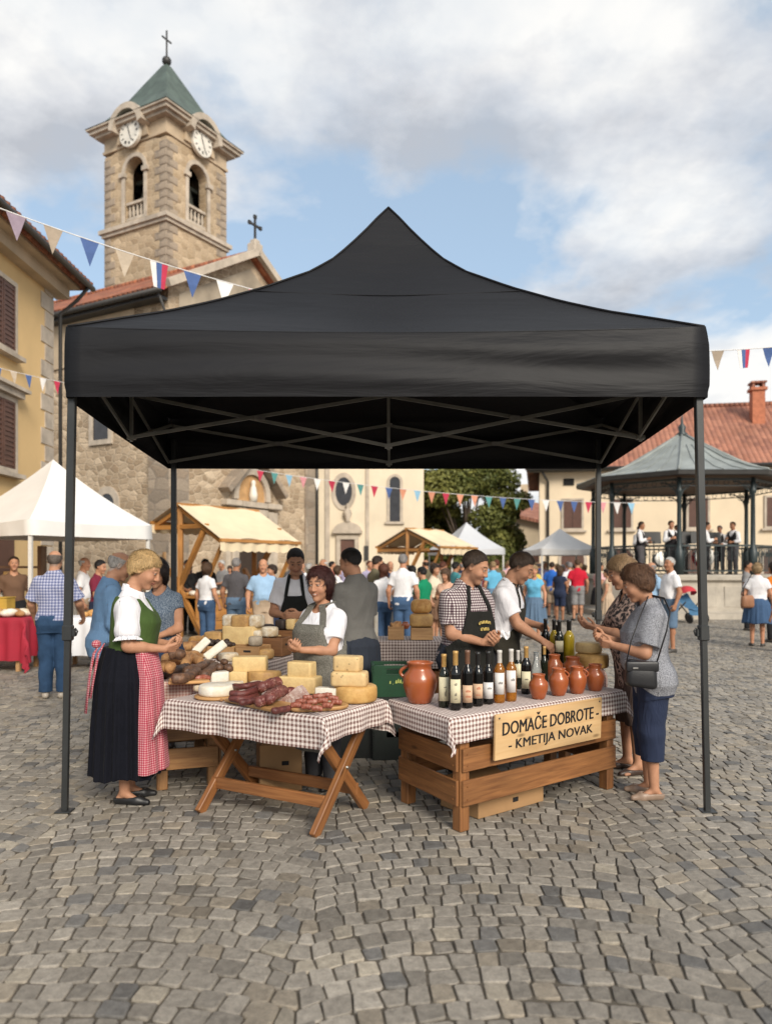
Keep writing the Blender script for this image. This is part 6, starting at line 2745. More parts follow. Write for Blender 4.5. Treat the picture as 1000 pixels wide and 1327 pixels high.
def sausage(label, pts, r, mat, name='sausage', group=None, seed=1, cat='sausage'):
 """bent tapered sausage through the given world points"""
 P = [Vector(p) for p in pts]
 n = 14
 path = []
 for i in range(n + 1):
  t = i / n * (len(P) - 1)
  k = min(int(t), len(P) - 2)
  f = t - k
  p0, p1, p2, p3 = P[max(k - 1, 0)], P[k], P[k + 1], P[min(k + 2, len(P) - 1)]
  path.append(0.5 * ((2 * p1) + (p2 - p0) * f + (2 * p0 - 5 * p1 + 4 * p2 - p3) * f * f + (3 * p1 - p0 - 3 * p2 + p3) * f ** 3))
 c = path[0].copy()
 path = [q - c for q in path]
 rr = []
 for i in range(n + 1):
  t = i / n
  e = min(t, 1 - t)
  rr.append(r * (min(1, (e / .12) ** .5) if e < .12 else 1) * (1 + .06 * math.sin(t * 19 + seed)) + .0015)
 b = MB()
 b.tube(path, rr, 12)
 jitter_mesh(b, r * .20, seed, 46)
 o = b.build(name, mat)
 o.location = c
 return tag(o, label, cat, group)


def board(name, label, px0, px1, py, depth, z, mat=M_board, rz=None, th=0.022, oval=False, handle=False):
 pa, pb = gp(px0, py, z), gp(px1, py, z)
 return pa, pb


def slab_board(label, a, b_, depth, z, oval=False, th=.022, rim=0.0):
 """serving board whose front edge runs from a to b_ (world x, y)"""
 A, B = Vector((a[0], a[1], z)), Vector((b_[0], b_[1], z))
 d = (B - A)
 L = d.length
 d.normalize()
 nrm = Vector((-d.y, d.x, 0))
 c = (A + B) / 2 + nrm * depth / 2
 bb = MB()
 if oval:
  n = 40
  vs = []
  for (s, zz) in ((.92, 0), (1.0, th * .5), (1.0, th), (.93, th + rim), (.86, th)):
   for i in range(n):
    t = 2 * math.pi * i / n
    e = 2.6
    x = math.copysign(abs(math.cos(t)) ** (2 / e), math.cos(t)) * L / 2 * s
    y = math.copysign(abs(math.sin(t)) ** (2 / e), math.sin(t)) * depth / 2 * s
    vs.append((x, y, zz))
  fs = []
  for j in range(4):
   for i in range(n):
    i2 = (i + 1) % n
    fs.append((j * n + i, j * n + i2, (j + 1) * n + i2, (j + 1) * n + i))
  fs += [tuple(range(n))[::-1], tuple(4 * n + i for i in range(n))]
  bb.add(vs, fs, smooth=True, grain=True)
 else:
  bb.box((0, 0, th / 2), (L, depth, th), grain=True, bev=.006)
 o = bb.build('serving_board', M_board)
 o.location = c
 o.rotation_euler = (0, 0, math.atan2(d.y, d.x))
 return tag(o, label, 'board')


zt = ZT + 0.012
# white cheese corner of the front left table
q = gp(272, 908, zt)
bb = MB()
bb.lathe([(.0, 0), (.145, 0), (.152, .008), (.148, .016), (0, .014)], 40)
o = bb.build('serving_board', M_board)
o.location = q + Vector((.02, .13, 0))
tag(o, 'round wooden board under the flat white cheese', 'board')
wheel('flat round white soft cheese on the round board', 273, 902, 886.5, 48, C_white, zt + .016, base=q + Vector((.02, .13, .016)), seed=2)
block('cheese_wedge', 'white cheese chunk behind the flat round cheese', 'cheese', 283, 890, 870.5, 24, .09, C_white, zt, rz=.5, bev=.008)
block('cheese_wedge', 'low white cheese slab beside the dark sausages', 'cheese', 303, 893, 883, 22, .08, C_mold, zt, rz=-.2, bev=.01)
block('cheese_block', 'small yellow cheese block under the left end of the upper yellow block', 'cheese', 309, 886, 869, 24, .11, C_yel, zt, rz=.05, bev=.012, seed=4)
w1 = wheel('tan half wheel of cheese under the right end of the upper yellow block', 343, 887.5, 869, 44, C_rind, zt, cut=(-math.pi, 0.0), squash=.8, seed=5)
bs = gp(309, 886, zt)
block('cheese_block', 'long yellow cheese block lying on the two lower cheeses at left', 'cheese', 324, 870, 850.5, 44, .13, C_yel, zt + .085, rz=.03, bev=.012, seed=6)
# middle wedges
block('cheese_block', 'lower yellow cheese block of the middle pair', 'cheese', 389, 897, 876, 52, .14, C_yel, zt, rz=-.30, bev=.012, seed=7)
p_ = gp(389, 897, zt)
block('cheese_block', 'upper yellow cheese wedge of the middle pair', 'cheese', 390, 881, 860.5, 34, .11, C_yel, zt, rz=-.35, bev=.010, seed=8, base=Vector((p_.x + .01, p_.y + .0, zt + .103)))
# stack of three at the right
p_ = gp(459.5, 912, zt)
pw = p_ + Vector((0, .11, 0))
wheel('golden cheese wheel at the bottom of the three-cheese stack', 459.5, 912, 889, 56, C_gold, zt, base=pw, seed=9)
block('cheese_block', 'middle holey cheese of the three-cheese stack', 'cheese', 452, 892, 873, 47, .15, C_hole, zt, rz=-.12, bev=.018, base=pw + Vector((-.035, -.03, .102)), seed=10)
block('cheese_block', 'top holey cheese of the three-cheese stack', 'cheese', 450, 875, 855, 36, .12, C_hole, zt, rz=-.3, bev=.016, base=pw + Vector((-.045, -.01, .194)), seed=11)
block('cheese_wedge', 'crumbly white cheese slab beside the golden wheel', 'cheese', 428, 909, 891, 38, .07, C_white, zt, rz=-.25, bev=.006, seed=12)

# board with big sausages
zb_ = zt + .022
a, b_ = gp(290, 910, zt), gp(357, 925, zt)
slab_board('thick rectangular board under the dark red sausages', a, b_, .22, zt)
gs = 'sausages on the rectangular board'


def sg(label, pix, r, mat, z, seed, name='sausage', group=gs, cat='sausage'):
 return sausage(label, [gp(x, y, zz) for (x, y, zz) in pix], r, mat, name, group, seed, cat)


z1 = zb_ + .02
sg('long dark sausage at the lower left of the board pile', [(297, 905, z1), (315, 906, z1), (338, 899, z1)], .022, S_red, 0, 1)
sg('dark sausage crossing the middle of the board pile', [(296, 899, z1 + .03), (318, 899, z1 + .03), (341, 890, z1 + .035)], .022, S_red, 0, 2)
sg('slim dark sausage with its end pointing up left', [(300, 889, z1 + .03), (317, 890, z1 + .045), (338, 885, z1 + .05)], .02, S_red, 0, 3)
sg('short dark sausage at the front of the board pile', [(310, 911, z1), (324, 909, z1), (338, 907, z1)], .02, S_red, 0, 4)
sg('thick marbled salami on top of the board pile', [(336, 891, z1 + .055), (350, 887, z1 + .06), (363, 884, z1 + .06)], .034, S_salami, 0, 5, 'salami')
sg('thick marbled salami leaning at the right end of the board', [(345, 908, z1 + .02), (358, 899, z1 + .035), (370, 895, z1 + .03)], .036, S_salami, 0, 6, 'salami')
sg('marbled salami lying across the front of the board', [(331, 911, z1 + .01), (343, 907, z1 + .015), (352, 898, z1 + .03)], .03, S_salami, 0, 7, 'salami')
sg('salami at the far right beside the speckled ham', [(366, 901, z1 + .0), (374, 897, z1 + .02), (381, 895, z1 + .02)], .03, S_salami, 0, 8, 'salami')
sg('sausage lying on the cloth between the two boards', [(352, 922, zt + .02), (364, 920, zt + .02), (376, 918, zt + .02)], .02, S_red, 0, 9, group=None)
# speckled ham wedge
hp = gp(378, 915, zt)
b = MB()
prof = [(-.13, 0), (.12, 0), (.10, .03), (.055, .10), (.03, .118), (.0, .09), (-.06, .045), (-.13, .02)]
b.prism(prof, -.03, .05)
jitter_mesh(b, .004, 3, 40)
o = b.build('dry_ham', S_ham)
o.location = hp + Vector((0.01, .06, .002))
o.rotation_euler = (0, 0, -.35)
tag(o, 'pale speckled piece of dry ham standing between the two boards', 'ham')
a, b_ = gp(378, 925, zt), gp(456, 920, zt)
slab_board('long oval board under the small red sausages', a, b_, .17, zt, oval=True, rim=.004)
gs = 'small sausages on the oval board'
k = 0
for (x, y, dz) in ((384, 915, 0), (397, 917, 0), (410, 919, 0), (424, 915, 0), (436, 911, 0), (390, 910, .005), (404, 911, .012), (418, 909, .012), (431, 906, .008), (399, 905, .02), (412, 903, .03), (424, 902, .02)):
 an = rnd.uniform(-.5, .5)
 c = gp(x, y, zb_ + .014 + dz)
 dv = Vector((math.cos(an), math.sin(an), 0)) * .034
 sausage('small cured red sausage in the pile on the oval board', [c - dv, c + Vector((0, 0, .006)), c + dv], .0155, S_small, 'small_sausage', gs, k)
 k += 1
bb = MB()
bb.ell((0, 0, .008), (.012, .012, .01))
o = bb.build('walnut', S_bread)
o.location = gp(287, 909, zt)
tag(o, 'lone walnut on the cloth beside the round board', 'nut')

# ------------------------------------------------ smoked meats on the pink cloth
zl = ZL + .012
a, b_ = gp(218, 888, zl), gp(272, 886, zl)
slab_board('wooden board under the dark smoked meats', a, b_, .2, zl)
gs = 'smoked meats on the pink cloth'
sg('thick smoked sausage along the front of the board', [(221, 880, zl + .05), (240, 878, zl + .05), (258, 868, zl + .06)], .034, S_smoke, 0, 1, 'smoked_meat', gs, 'meat')
sg('smoked sausage behind the front one on the board', [(238, 872, zl + .06), (256, 866, zl + .07), (272, 858, zl + .07)], .034, S_smoke, 0, 2, 'smoked_meat', gs, 'meat')
sg('near black smoked sausage at the left edge of the pink cloth', [(206, 873, zl + .035), (224, 871, zl + .04), (246, 864, zl + .045)], .036, meat_mat('black smoked meat', (.02, .012, .01), (.075, .04, .025)), 0, 3, 'smoked_meat', gs, 'meat')
sg('curled brown smoked meat behind the black sausage', [(238, 864, zl + .06), (248, 852, zl + .09), (262, 861, zl + .07)], .036, S_bread, 0, 4, 'smoked_meat', gs, 'meat')
sg('lumpy smoked meat at the right end of the board', [(262, 876, zl + .04), (272, 870, zl + .05), (280, 862, zl + .05)], .038, S_smoke, 0, 5, 'smoked_meat', gs, 'meat')
sausage('pale brown loaf lying at the left back of the pink cloth', [gp(208, 856, zl + .07), gp(232, 854, zl + .075), gp(256, 850, zl + .075)], .055, S_bread, 'bread_loaf', None, 3, 'bread')
sausage('crusty loaf behind the pale loaf, left of the white wedges', [gp(234, 840, zl + .07), gp(252, 838, zl + .075), gp(276, 835, zl + .075)], .05, S_bread, 'bread_loaf', None, 5, 'bread')
sausage('crusty loaf pushed up against the side table', [gp(246, 832, zl + .08), gp(262, 829, zl + .085), gp(280, 829, zl + .085)], .045, S_pastry, 'bread_loaf', None, 8, 'bread')
for (x0, y0, x1, y1, lb) in ((252, 846, 268, 829, 'white rind wedge leaning on the crusty loaf'), (266, 853, 290, 834, 'white rind wedge beside the dark dried fruit')):
 pa, pb = gp(x0, y0, zl + .10), gp(x1, y1, zl + .13)
 pb.y = pa.y + .12
 pb = Vector((pa.x + (x1 - x0) / 1000 * pa.y, pa.y + .05, pa.z + (y0 - y1) / 1000 * pa.y))
 b = MB()
 b.beam(Vector((0, 0, 0)), pb - pa, .07, .03, bev=.008, up=(0, -1, .6))
 o = b.build('cheese_wedge', C_white)
 o.location = pa
 tag(o, lb, 'cheese')
gs = 'dried sausage balls beside the white wedges'
for i, (x, y, r) in enumerate(((274, 862, .036), (286, 852, .04), (283, 866, .034), (296, 866, .036), (291, 858, .032))):
 b = MB()
 b.ell((0, 0, 0), (r * 1.05, r, r * .92), 18, 12)
 jitter_mesh(b, .006, i, 30)
 o = b.build('dried_sausage', S_smoke)
 o.location = gp(x, y, zl + .06)
 tag(o, 'round dark dried sausage in the heap by the white wedges', 'sausage', gs)
wheel('small pale cheese wheel behind the dried sausages', 296, 858, 846, 26, C_mold, zl + .05, seed=3)


# ------------------------------------------------ wooden trays and cheeses on the side table
def tray(label, c, w, d, h, rz, mat=M_box, name='wooden_tray', handle=True):
 t = thing(name, label, 'crate', c, rz)
 b = MB()
 b.box((0, 0, .008), (w - .02, d - .02, .012), grain=True)
 b.build('tray_floor', mat, t)
 for (x, y, dx, dy) in ((0, -d / 2, w, .014), (0, d / 2, w, .014), (-w / 2 + .007, 0, .014, d - .014), (w / 2 - .007, 0, .014, d - .014)):
  b = MB()
  b.box((x, y, h / 2), (dx, dy, h), grain=True, bev=.002)
  b.build('tray_side', mat, t)
 if handle:
  b = MB()
  b.box((0, -d / 2 - .006, h * .62), (.07, .004, .02), bev=.0015)
  b.build('hand_hole', M_darkvoid, t)
 return t


z2 = .812
ang = math.atan2(-.22, .70)
U2, V2 = Vector((.954, -.30, 0)), Vector((.30, .954, 0))
O2 = Vector((-1.72, 6.75, z2))
T2 = lambda u, v, dz=0: O2 + U2 * u + V2 * v + Vector((0, 0, dz))
tray('pale wooden tray of dark dried fruit at the front of the side table', T2(.26, .13), .34, .24, .10, ang)
gs = 'dark dried plums in the wooden tray'
for i in range(11):
 b = MB()
 b.ell((0, 0, 0), (.036, .028, .024), 12, 8)
 jitter_mesh(b, .004, i, 60)
 o = b.build('dried_plum', C_dark)
 o.location = T2(.13 + .055 * (i % 5), .07 + .06 * (i // 5), .105 + .014 * (i % 3))
 o.rotation_euler = (0, 0, i)
 tag(o, 'shiny black dried plum in the front wooden tray', 'fruit', gs)
tray('pale wooden tray with a small grey cheese, right front of the side table', T2(.56, .12), .22, .22, .11, ang)
tray('tall brown wooden tray next to the smiling woman', T2(.62, .38), .20, .26, .16, ang + R(90), M_darkbox)
block('cheese_block', 'brown cheese block at the left of the stack behind the trays', 'cheese', 0, 843, 815, 26, .16, C_rind, 0, rz=ang, base=T2(.06, .36), bev=.02)
block('cheese_block', 'long cut cheese in the lower row of the stack behind the trays', 'cheese', 0, 850, 813, 46, .2, C_yel, 0, rz=ang, base=T2(.33, .36), bev=.015)
block('cheese_block', 'cheese block at the right of the lower row of the stack', 'cheese', 0, 850, 818, 14, .2, C_mold, 0, rz=ang, base=T2(.50, .37), bev=.015)
zz_ = .245
block('cheese_block', 'mottled white cheese at the left end of the top row', 'cheese', 0, 850, 834, 18, .17, C_mold, 0, rz=ang, base=T2(.21, .36, zz_), bev=.03)
block('cheese_block', 'smooth tan cheese in the middle of the top row', 'cheese', 0, 850, 834, 24, .18, C_rind, 0, rz=ang, base=T2(.34, .35, zz_), bev=.018)
block('cheese_block', 'mottled white cheese at the right end of the top row', 'cheese', 0, 850, 834, 16, .17, C_mold, 0, rz=ang, base=T2(.47, .36, zz_), bev=.03)
wheel('small grey rinded cheese on the right front tray', 0, 850, 836, 18, C_grey, 0, base=T2(.56, .16, .10), seed=4)
block('cheese_block', 'tall pale cheese wedge behind the small grey cheese', 'cheese', 0, 850, 828, 24, .12, C_yel, 0, rz=ang + .3, base=T2(.53, .55), bev=.02)
tray('long brown wooden tray at the back right of the side table', T2(.56, .74), .36, .22, .20, ang, M_darkbox)
wheel('black waxed cheese wheel at the back of the side table', 0, 850, 836, 20, C_dark, 0, base=T2(.42, .66, .16), seed=4)
block('cheese_block', 'black and tan cut cheese on the back tray', 'cheese', 0, 850, 837, 14, .1, C_dark, 0, rz=ang, base=T2(.55, .70, .2), bev=.02)
block('cheese_block', 'pale cut cheese beside the black one on the back tray', 'cheese', 0, 850, 836, 13, .1, C_yel, 0, rz=ang, base=T2(.65, .71, .2), bev=.02)
block('cheese_block', 'brown cheese piece under the hands of the aproned man', 'cheese', 0, 850, 836, 12, .09, C_rind, 0, rz=ang, base=T2(.73, .74, .2), bev=.02)

rs_ = random.Random(4)
for i, (u, v, dz, kind) in enumerate(((.10, .60, 0, 0), (.24, .62, 0, 1), (.36, .58, .0, 2), (.13, .60, .11, 3), (.30, .62, .10, 0), (.42, .52, 0, 1), (.66, .56, .0, 2), (.68, .10, .0, 3), (.04, .14, 0, 1), (.42, .10, 0, 0), (.60, .36, .165, 2), (.22, .80, 0, 3), (.36, .82, 0, 0), (.16, .84, .1, 1))):
 nm = ('golden cheese', 'grey rinded cheese', 'round pale cheese', 'round tan cheese')[kind]
 wheel(nm + ' on the side table, ' + ('in the back left corner', 'behind the long cut cheese', 'right behind the stack', 'on the back left cheese', 'on the grey one behind the stack', 'beside the tall wedge', 'next to the tall brown tray', 'at the front right corner', 'at the front left corner', 'between the two front trays', 'on the tall brown tray', 'at the back edge', 'at the back edge centre', 'on top at the back edge')[i], 0, 850, 850 - rs_.uniform(13, 17), rs_.uniform(18, 24), (C_gold, C_grey, C_mold, C_rind)[kind], 0, base=T2(u, v, dz), seed=i)
for i, (x, y, zo, m, lb) in enumerate(((214, 866, .10, S_bread, 'bread bun on the black smoked sausage'), (228, 849, .13, S_smoke, 'smoked meat lump on the pale loaf'), (258, 842, .12, S_bread, 'bread bun between the loaves'), (262, 880, .02, S_small, 'little red sausage at the front of the smoked meats'))):
 c = gp(x, y, zl + zo)
 sausage(lb, [c - Vector((.06, .01, 0)), c + Vector((0, .01, .012)), c + Vector((.06, -.01, 0))], (.04, .042, .036, .018)[i], m, ('bun', 'smoked_meat', 'bun', 'small_sausage')[i], None, i, 'food')
for i, (x, y, w, m, lb) in enumerate(((333, 893, 20, C_mold, 'small white rinded cheese before the tan half wheel'), (411, 893, 18, C_rind, 'small tan cheese right of the middle pair'), (258, 897, 16, C_mold, 'small pale cheese at the far left of the gingham table'))):
 wheel(lb, x, y, y - 10, w, m, zt, seed=i)
# ------------------------------------------------ back counter goods
zc = .872
for i, (x, w, d, h, lb) in enumerate(((0.10, .16, .13, .13, 'small wooden box of nuts on the back counter'), (.36, .22, .18, .12, 'wider wooden box under the two loaves on the back counter'))):
 tray(lb, Vector((x, 7.80, zc)), w, d, h, 0, M_box, 'wooden_box', False)
sausage('heap of nuts in the small box on the back counter', [Vector((.05, 7.80, zc + .12)), Vector((.10, 7.80, zc + .13)), Vector((.15, 7.80, zc + .12))], .05, S_bread, 'nut_heap', None, 4, 'nuts')
block('bread_loaf', 'brown loaf in the middle of the bread tower on the back counter', 'bread', 0, 800, 783, 30, .18, C_rind, 0, base=Vector((.355, 7.80, zc + .125)), bev=.03)
block('bread_loaf', 'pale loaf on top of the bread tower on the back counter', 'bread', 0, 800, 782, 27, .17, S_pastry, 0, base=Vector((.355, 7.80, zc + .262)), bev=.045)
block('cheese_wedge', 'upright white slab at the left of the back counter', 'cheese', 0, 840, 805, 5, .15, C_white, 0, base=Vector((-.10, 7.78, zc)), bev=.008)
block('cheese_block', 'dark orange block beside the white slab on the back counter', 'cheese', 0, 840, 814, 13, .12, C_rind, 0, base=Vector((-.24, 7.80, zc)), bev=.012)
jug('terracotta pot at the back counter behind the small box', 525, 815, 806, 12, (), z=zc, group=None)


# ------------------------------------------------ crates on the ground behind the front tables
def bottle_crate(label, c, rz, col, marked=False):
 m = pm('crate plastic ' + str(round(col[1], 3)), col, 0.45, 0.12, 6, 0.1)
 t = thing('plastic_crate', label, 'crate', c, rz)
 w, d, h = .40, .30, .26
 b = MB()
 b.box((0, 0, .01), (w - .03, d - .03, .02))
 b.build('crate_floor', m, t)
 for (x, y, a, L) in ((0, -d / 2, 0, w), (0, d / 2, 0, w), (-w / 2, 0, 90, d), (w / 2, 0, 90, d)):
  M = Matrix.Translation((x, y, 0)) @ Matrix.Rotation(R(a), 4, 'Z')
  b = MB()
  b.box((0, 0, h * .36), (L, .016, h * .72), M)
  b.box((0, 0, h * .95), (L, .022, h * .1), M)
  for s in (-1, 1):
   b.box((s * L * .36, 0, h * .81), (L * .26, .018, h * .2), M)
  b.build('crate_side', m, t)
 if marked:
  b = MB()
  for i, (dx, dz, ww, hh) in enumerate(((-.06, 0, .012, .025), (-.035, -.006, .006, .01), (-.01, .002, .014, .03), (.008, .006, .012, .036), (.026, .004, .014, .032), (.044, 0, .012, .022))):
   b.add([(dx - ww / 2, -d / 2 - .0105, .11 + dz), (dx + ww / 2, -d / 2 - .0105, .11 + dz), (dx + ww / 2 - .002, -d / 2 - .0105, .11 + dz + hh), (dx - ww / 2 + .003, -d / 2 - .0105, .11 + dz + hh * .8)], [(0, 1, 2, 3)])
  b.build('crate_mark', pm('yellow green print', (.45, .5, .12), .6, .1, 20, 0), t)
 return t


bottle_crate('lower dark plastic crate on the cobbles behind the tables', (.09, 6.55, .0), .05, (.012, .016, .014))
bottle_crate('middle dark plastic crate under the green one behind the tables', (.09, 6.55, .262), .04, (.013, .017, .014))
bottle_crate('green plastic crate with a small yellow mark, top of the stack', (.085, 6.55, .524), .06, (.008, .05, .02), True)
bottle_crate('black plastic crate standing left of the green crates', (-.30, 6.62, .0), -.05, (.012, .014, .013))
for i, (x, lb) in enumerate(((-.03, 'white carton on the ground under the back counter, left one'), (.30, 'white carton on the ground under the back counter, right one'))):
 t = thing('carton', lb, 'carton', (x, 7.9, 0))
 b = MB()
 b.box((0, 0, .26), (.30, .34, .52), bev=.004)
 b.build('carton_body', M_whitecloth, t)
 b = MB()
 b.box((0, -.172, .40), (.30, .004, .05))
 b.build('carton_tape', M_card, t)
for (lb, c, d, rz) in (('flat brown cardboard box under the right crate table', (.72, 5.22, .0), (.62, .36, .11), .66), ('brown cardboard box on the cobbles under the folding table', (-.78, 5.62, .0), (.30, .28, .34), .25)):
 t = thing('cardboard_box', lb, 'box', c, rz)
 b = MB()
 b.box((0, 0, d[2] / 2), d, bev=.004)
 b.build('box_body', M_card, t)
 for s in (-1, 1):
  b = MB()
  b.beam((0, s * d[1] / 2, d[2]), (0, s * (d[1] / 2 + .10), d[2] + .05), d[0] - .02, .004, grain=False)
  b.build('box_flap', M_card, t)
 b = MB()
 b.box((.03, -d[1] / 2 - .002, d[2] * .6), (.05, .004, .03), bev=.001)
 b.build('box_hole', M_darkvoid, t)

# ------------------------------------------------ right end: yellow cheese wheels
zr = ZR2 + .012
wheel('big low yellow cheese wheel at the bottom right of the oil bottles', 770, 874, 854, 42, C_gold, zr, base=Vector((1.66, 6.22, zr)), seed=2)
wheel('yellow cheese wheel with pale crumbly top, above the low wheel', 762, 853, 838, 34, C_yel, zr, base=Vector((1.64, 6.25, zr + .115)), seed=3)
wheel('small golden cheese wheel at the far end of the oil table', 762, 838, 827, 22, C_gold, zr, base=Vector((1.72, 6.66, zr)), seed=4)
block('cheese_block', 'pale cheese block beside the small golden wheel', 'cheese', 0, 850, 834, 14, .1, C_white, 0, base=Vector((1.60, 6.72, zr)), bev=.02)
block('bread_loaf', 'small round loaf on the small golden wheel', 'bread', 0, 850, 842, 12, .07, S_pastry, 0, base=Vector((1.72, 6.66, zr + .06)), bev=.02)
# ================================================================== stalls, tents, bandstand, bunting
def popup_tent(label, corners, zeave, zpeak, valance, mat, post_mat, steep=0.5, name='market_tent', posts=True):
 """white pop-up roof on four posts; corners anticlockwise seen from above"""
 P = [Vector((c[0], c[1], 0)) for c in corners]
 cen = sum(P, Vector()) / 4
 t = thing(name, label, 'tent', (cen.x, cen.y, 0))
 ap = Vector((cen.x, cen.y, zpeak))
 b = MB()
 for k in range(4):
  a, c = P[k], P[(k + 1) % 4]

  def fn(u, v, a=a, c=c):
   e = a + (c - a) * u
   p = e + (cen - e) * v
   z = zeave + (zpeak - zeave) * (v * (1 - steep) + steep * v * v)
   return Vector((p.x, p.y, z - 0.05 * math.sin(math.pi * u) * (1 - v)))
  b.grid(fn, 12, 12)
 b.build('roof', mat, t, True)
 b = MB()
 n = 14
 vs, fs = [], []
 m = 4 * n
 for j in range(5):
  for k in range(4):
   a, c = P[k], P[(k + 1) % 4]
   d = (c - a).normalized()
   out = Vector((d.y, -d.x, 0))
   for i in range(n):
    s = i / n
    q = a + (c - a) * s + out * (0.012 + 0.018 * math.sin(s * 23 + k) * j / 4)
    vs.append((q.x, q.y, zeave - 0.05 * math.sin(math.pi * s) * (1 - j / 4) - valance * j / 4))
 for j in range(4):
  for i in range(m):
   i2 = (i + 1) % m
   fs.append((j * m + i2, j * m + i, (j + 1) * m + i, (j + 1) * m + i2))
 b.add(vs, fs, smooth=True)
 b.build('valance', mat, t, True)
 for p in P:
  q = p + (cen - p).normalized() * 0.06
  b = MB()
  b.box((q.x, q.y, zeave / 2), (0.06, 0.06, zeave))
  b.box((q.x, q.y, 0.01), (0.14, 0.14, 0.02))
  b.build('post', post_mat, t, True)


M_whitepost = pm('white tent post', (0.62, 0.60, 0.56), 0.5, 0.08, 4, 0)
popup_tent('large white pop-up tent at the left behind the checked shirt man', [(-6.0, 13.0), (-4.59, 15.1), (-6.72, 16.5), (-8.13, 14.4)], 2.42, 3.66, 0.28, M_tentcloth, M_whitepost, 0.25)
popup_tent('pale grey pop-up tent in front of the big tree', [(2.55, 30.0), (4.70, 30.6), (4.2, 33.6), (1.8, 33.0)], 2.35, 3.45, 0.25, M_greytent, M_whitepost, 0.3)
popup_tent('small white pop-up tent in front of the cream town house', [(5.75, 28.6), (7.95, 28.8), (7.7, 31.2), (5.5, 31.0)], 2.3, 3.1, 0.25, M_tentcloth, M_whitepost, 0.35)


def wood_stall(label, A, r, q, Lr, right, left, zr, zl, zapex, counter=True, canvas=M_creamcloth):
 """timber stall: canvas over a ridge; A = front gable apex on the ground, r = ridge direction, q = across to the right"""
 t = thing('market_stall', label, 'stall', (A[0], A[1], 0))
 A = Vector((A[0], A[1], 0))
 r, q = Vector((*r, 0)).normalized(), Vector((*q, 0)).normalized()
 Z = lambda p, z: Vector((p.x, p.y, z))
 ra, rb = Z(A, zapex), Z(A + r * Lr, zapex)
 e0, e1 = Z(A + q * right, zr), Z(A + q * right + r * Lr, zr)
 l0, l1 = Z(A - q * left, zl), Z(A - q * left + r * Lr, zl)
 b = MB()

 def slope(p0, p1, p2, p3):
  def fn(u, v):
   p = (p0 * (1 - u) + p1 * u) * (1 - v) + (p3 * (1 - u) + p2 * u) * v
   return p - Vector((0, 0, 0.05 * math.sin(math.pi * u) * math.sin(math.pi * v) + 0.02 * math.sin(u * 14)))
  b.grid(fn, 24, 8)
 slope(ra, rb, e1, e0)
 slope(rb, ra, l0, l1)

 def val(p0, p1):
  n = 36

  def fn(u, v):
   p = p0 * (1 - u) + p1 * u
   return p - Vector((0, 0, v * (0.26 + 0.035 * abs(math.sin(u * math.pi * 11))))) + q * 0.02 * math.sin(u * 40)
  b.grid(fn, n * 2, 3)
 val(e0, e1)
 val(l1, l0)
 b.build('awning', canvas, t, True)
 o = Vector((0, 0, 0.04))
 tim = []
 for s in (0.05, 0.95):
  p = A + r * Lr * s
  tim.append(('post', Z(p, 0), Z(p, zapex - 0.03), .11))
  tim.append(('rafter', Z(p, zapex - .12), Z(p + q * right, zr - .13), .08))
  tim.append(('rafter', Z(p, zapex - .12), Z(p - q * left, zl - .13), .08))
  tim.append(('leg', Z(p + q * 0.75, zr + .18), Z(p - q * 0.75, 0.0), .10))
  tim.append(('leg', Z(p - q * 0.35, 1.55), Z(p + q * 0.75, 0.0), .10))
  tim.append(('cross_beam', Z(p - q * left, zl - .16), Z(p + q * (right * .62), zl - .16), .10))
  tim.append(('brace', Z(p + q * right * .55, 1.15), Z(p + q * right * .95, zr - .12), .07))
 tim.append(('ridge_beam', ra - o, rb - o, .09))
 tim.append(('eave_beam', e0 - o, e1 - o, .07))
 tim.append(('eave_beam', l0 - o, l1 - o, .07))
 for (nm, p, s, w) in tim:
  b = MB()
  b.beam(p, s, w, w)
  b.build(nm, M_timber, t, True)
 if counter:
  c0, c1 = A + q * .15 + r * .1, A + q * .15 + r * (Lr - .1)
  b = MB()
  b.beam(Z(c0, .92), Z(c1, .92), .85, .05)
  b.build('counter', M_timber, t, True)
  b = MB()
  b.beam(Z(c0 + q * .38, .62), Z(c1 + q * .38, .62), .03, .5)
  b.beam(Z(c0 + q * .38, .26), Z(c1 + q * .38, .26), .028, .2)
  b.build('counter_front', M_timber, t, True)
 return t


def goods(label, name, cat, pts, mats, group, size=.07, seed=1):
 """a few simple wares laid out on a far counter, each one an object"""
 rs = random.Random(seed)
 for i, p in enumerate(pts):
  b = MB()
  r = size * rs.uniform(.75, 1.25)
  b.ell((0, 0, r * .62), (r * rs.uniform(1, 1.7), r, r * .7), 12, 8)
  jitter_mesh(b, r * .08, i, 20)
  o = b.build(name, mats[i % len(mats)])
  o.location = p
  o.rotation_euler = (0, 0, rs.uniform(0, 3))
  tag(o, label, cat, group)


S1 = dict(A=(-4.76, 17.5), r=(.55, .835), q=(.835, -.55))
wood_stall('timber market stall with cream canvas awning beside the white tent', (-4.76, 17.5), (.55, .835), (.835, -.55), 2.7, 1.4, .85, 2.23, 2.68, 3.06)
wood_stall('far timber market stall with cream canvas before the cream chapel', (.68, 27.0), (.63, .77), (.77, -.63), 2.3, 1.5, 1.35, 2.32, 2.36, 2.98)
A_ = Vector((-4.76, 17.5, .945))
r_, q_ = Vector((.55, .835, 0)), Vector((.835, -.55, 0))
goods('loaf of bread on the counter of the near timber stall', 'bread_loaf', 'bread', [A_ + q_ * (.0 + .14 * (k % 3)) + r_ * (.25 + .28 * (k // 3)) for k in range(18)], (S_bread, S_pastry, C_white), 'breads on the timber stall counter', .075, 4)


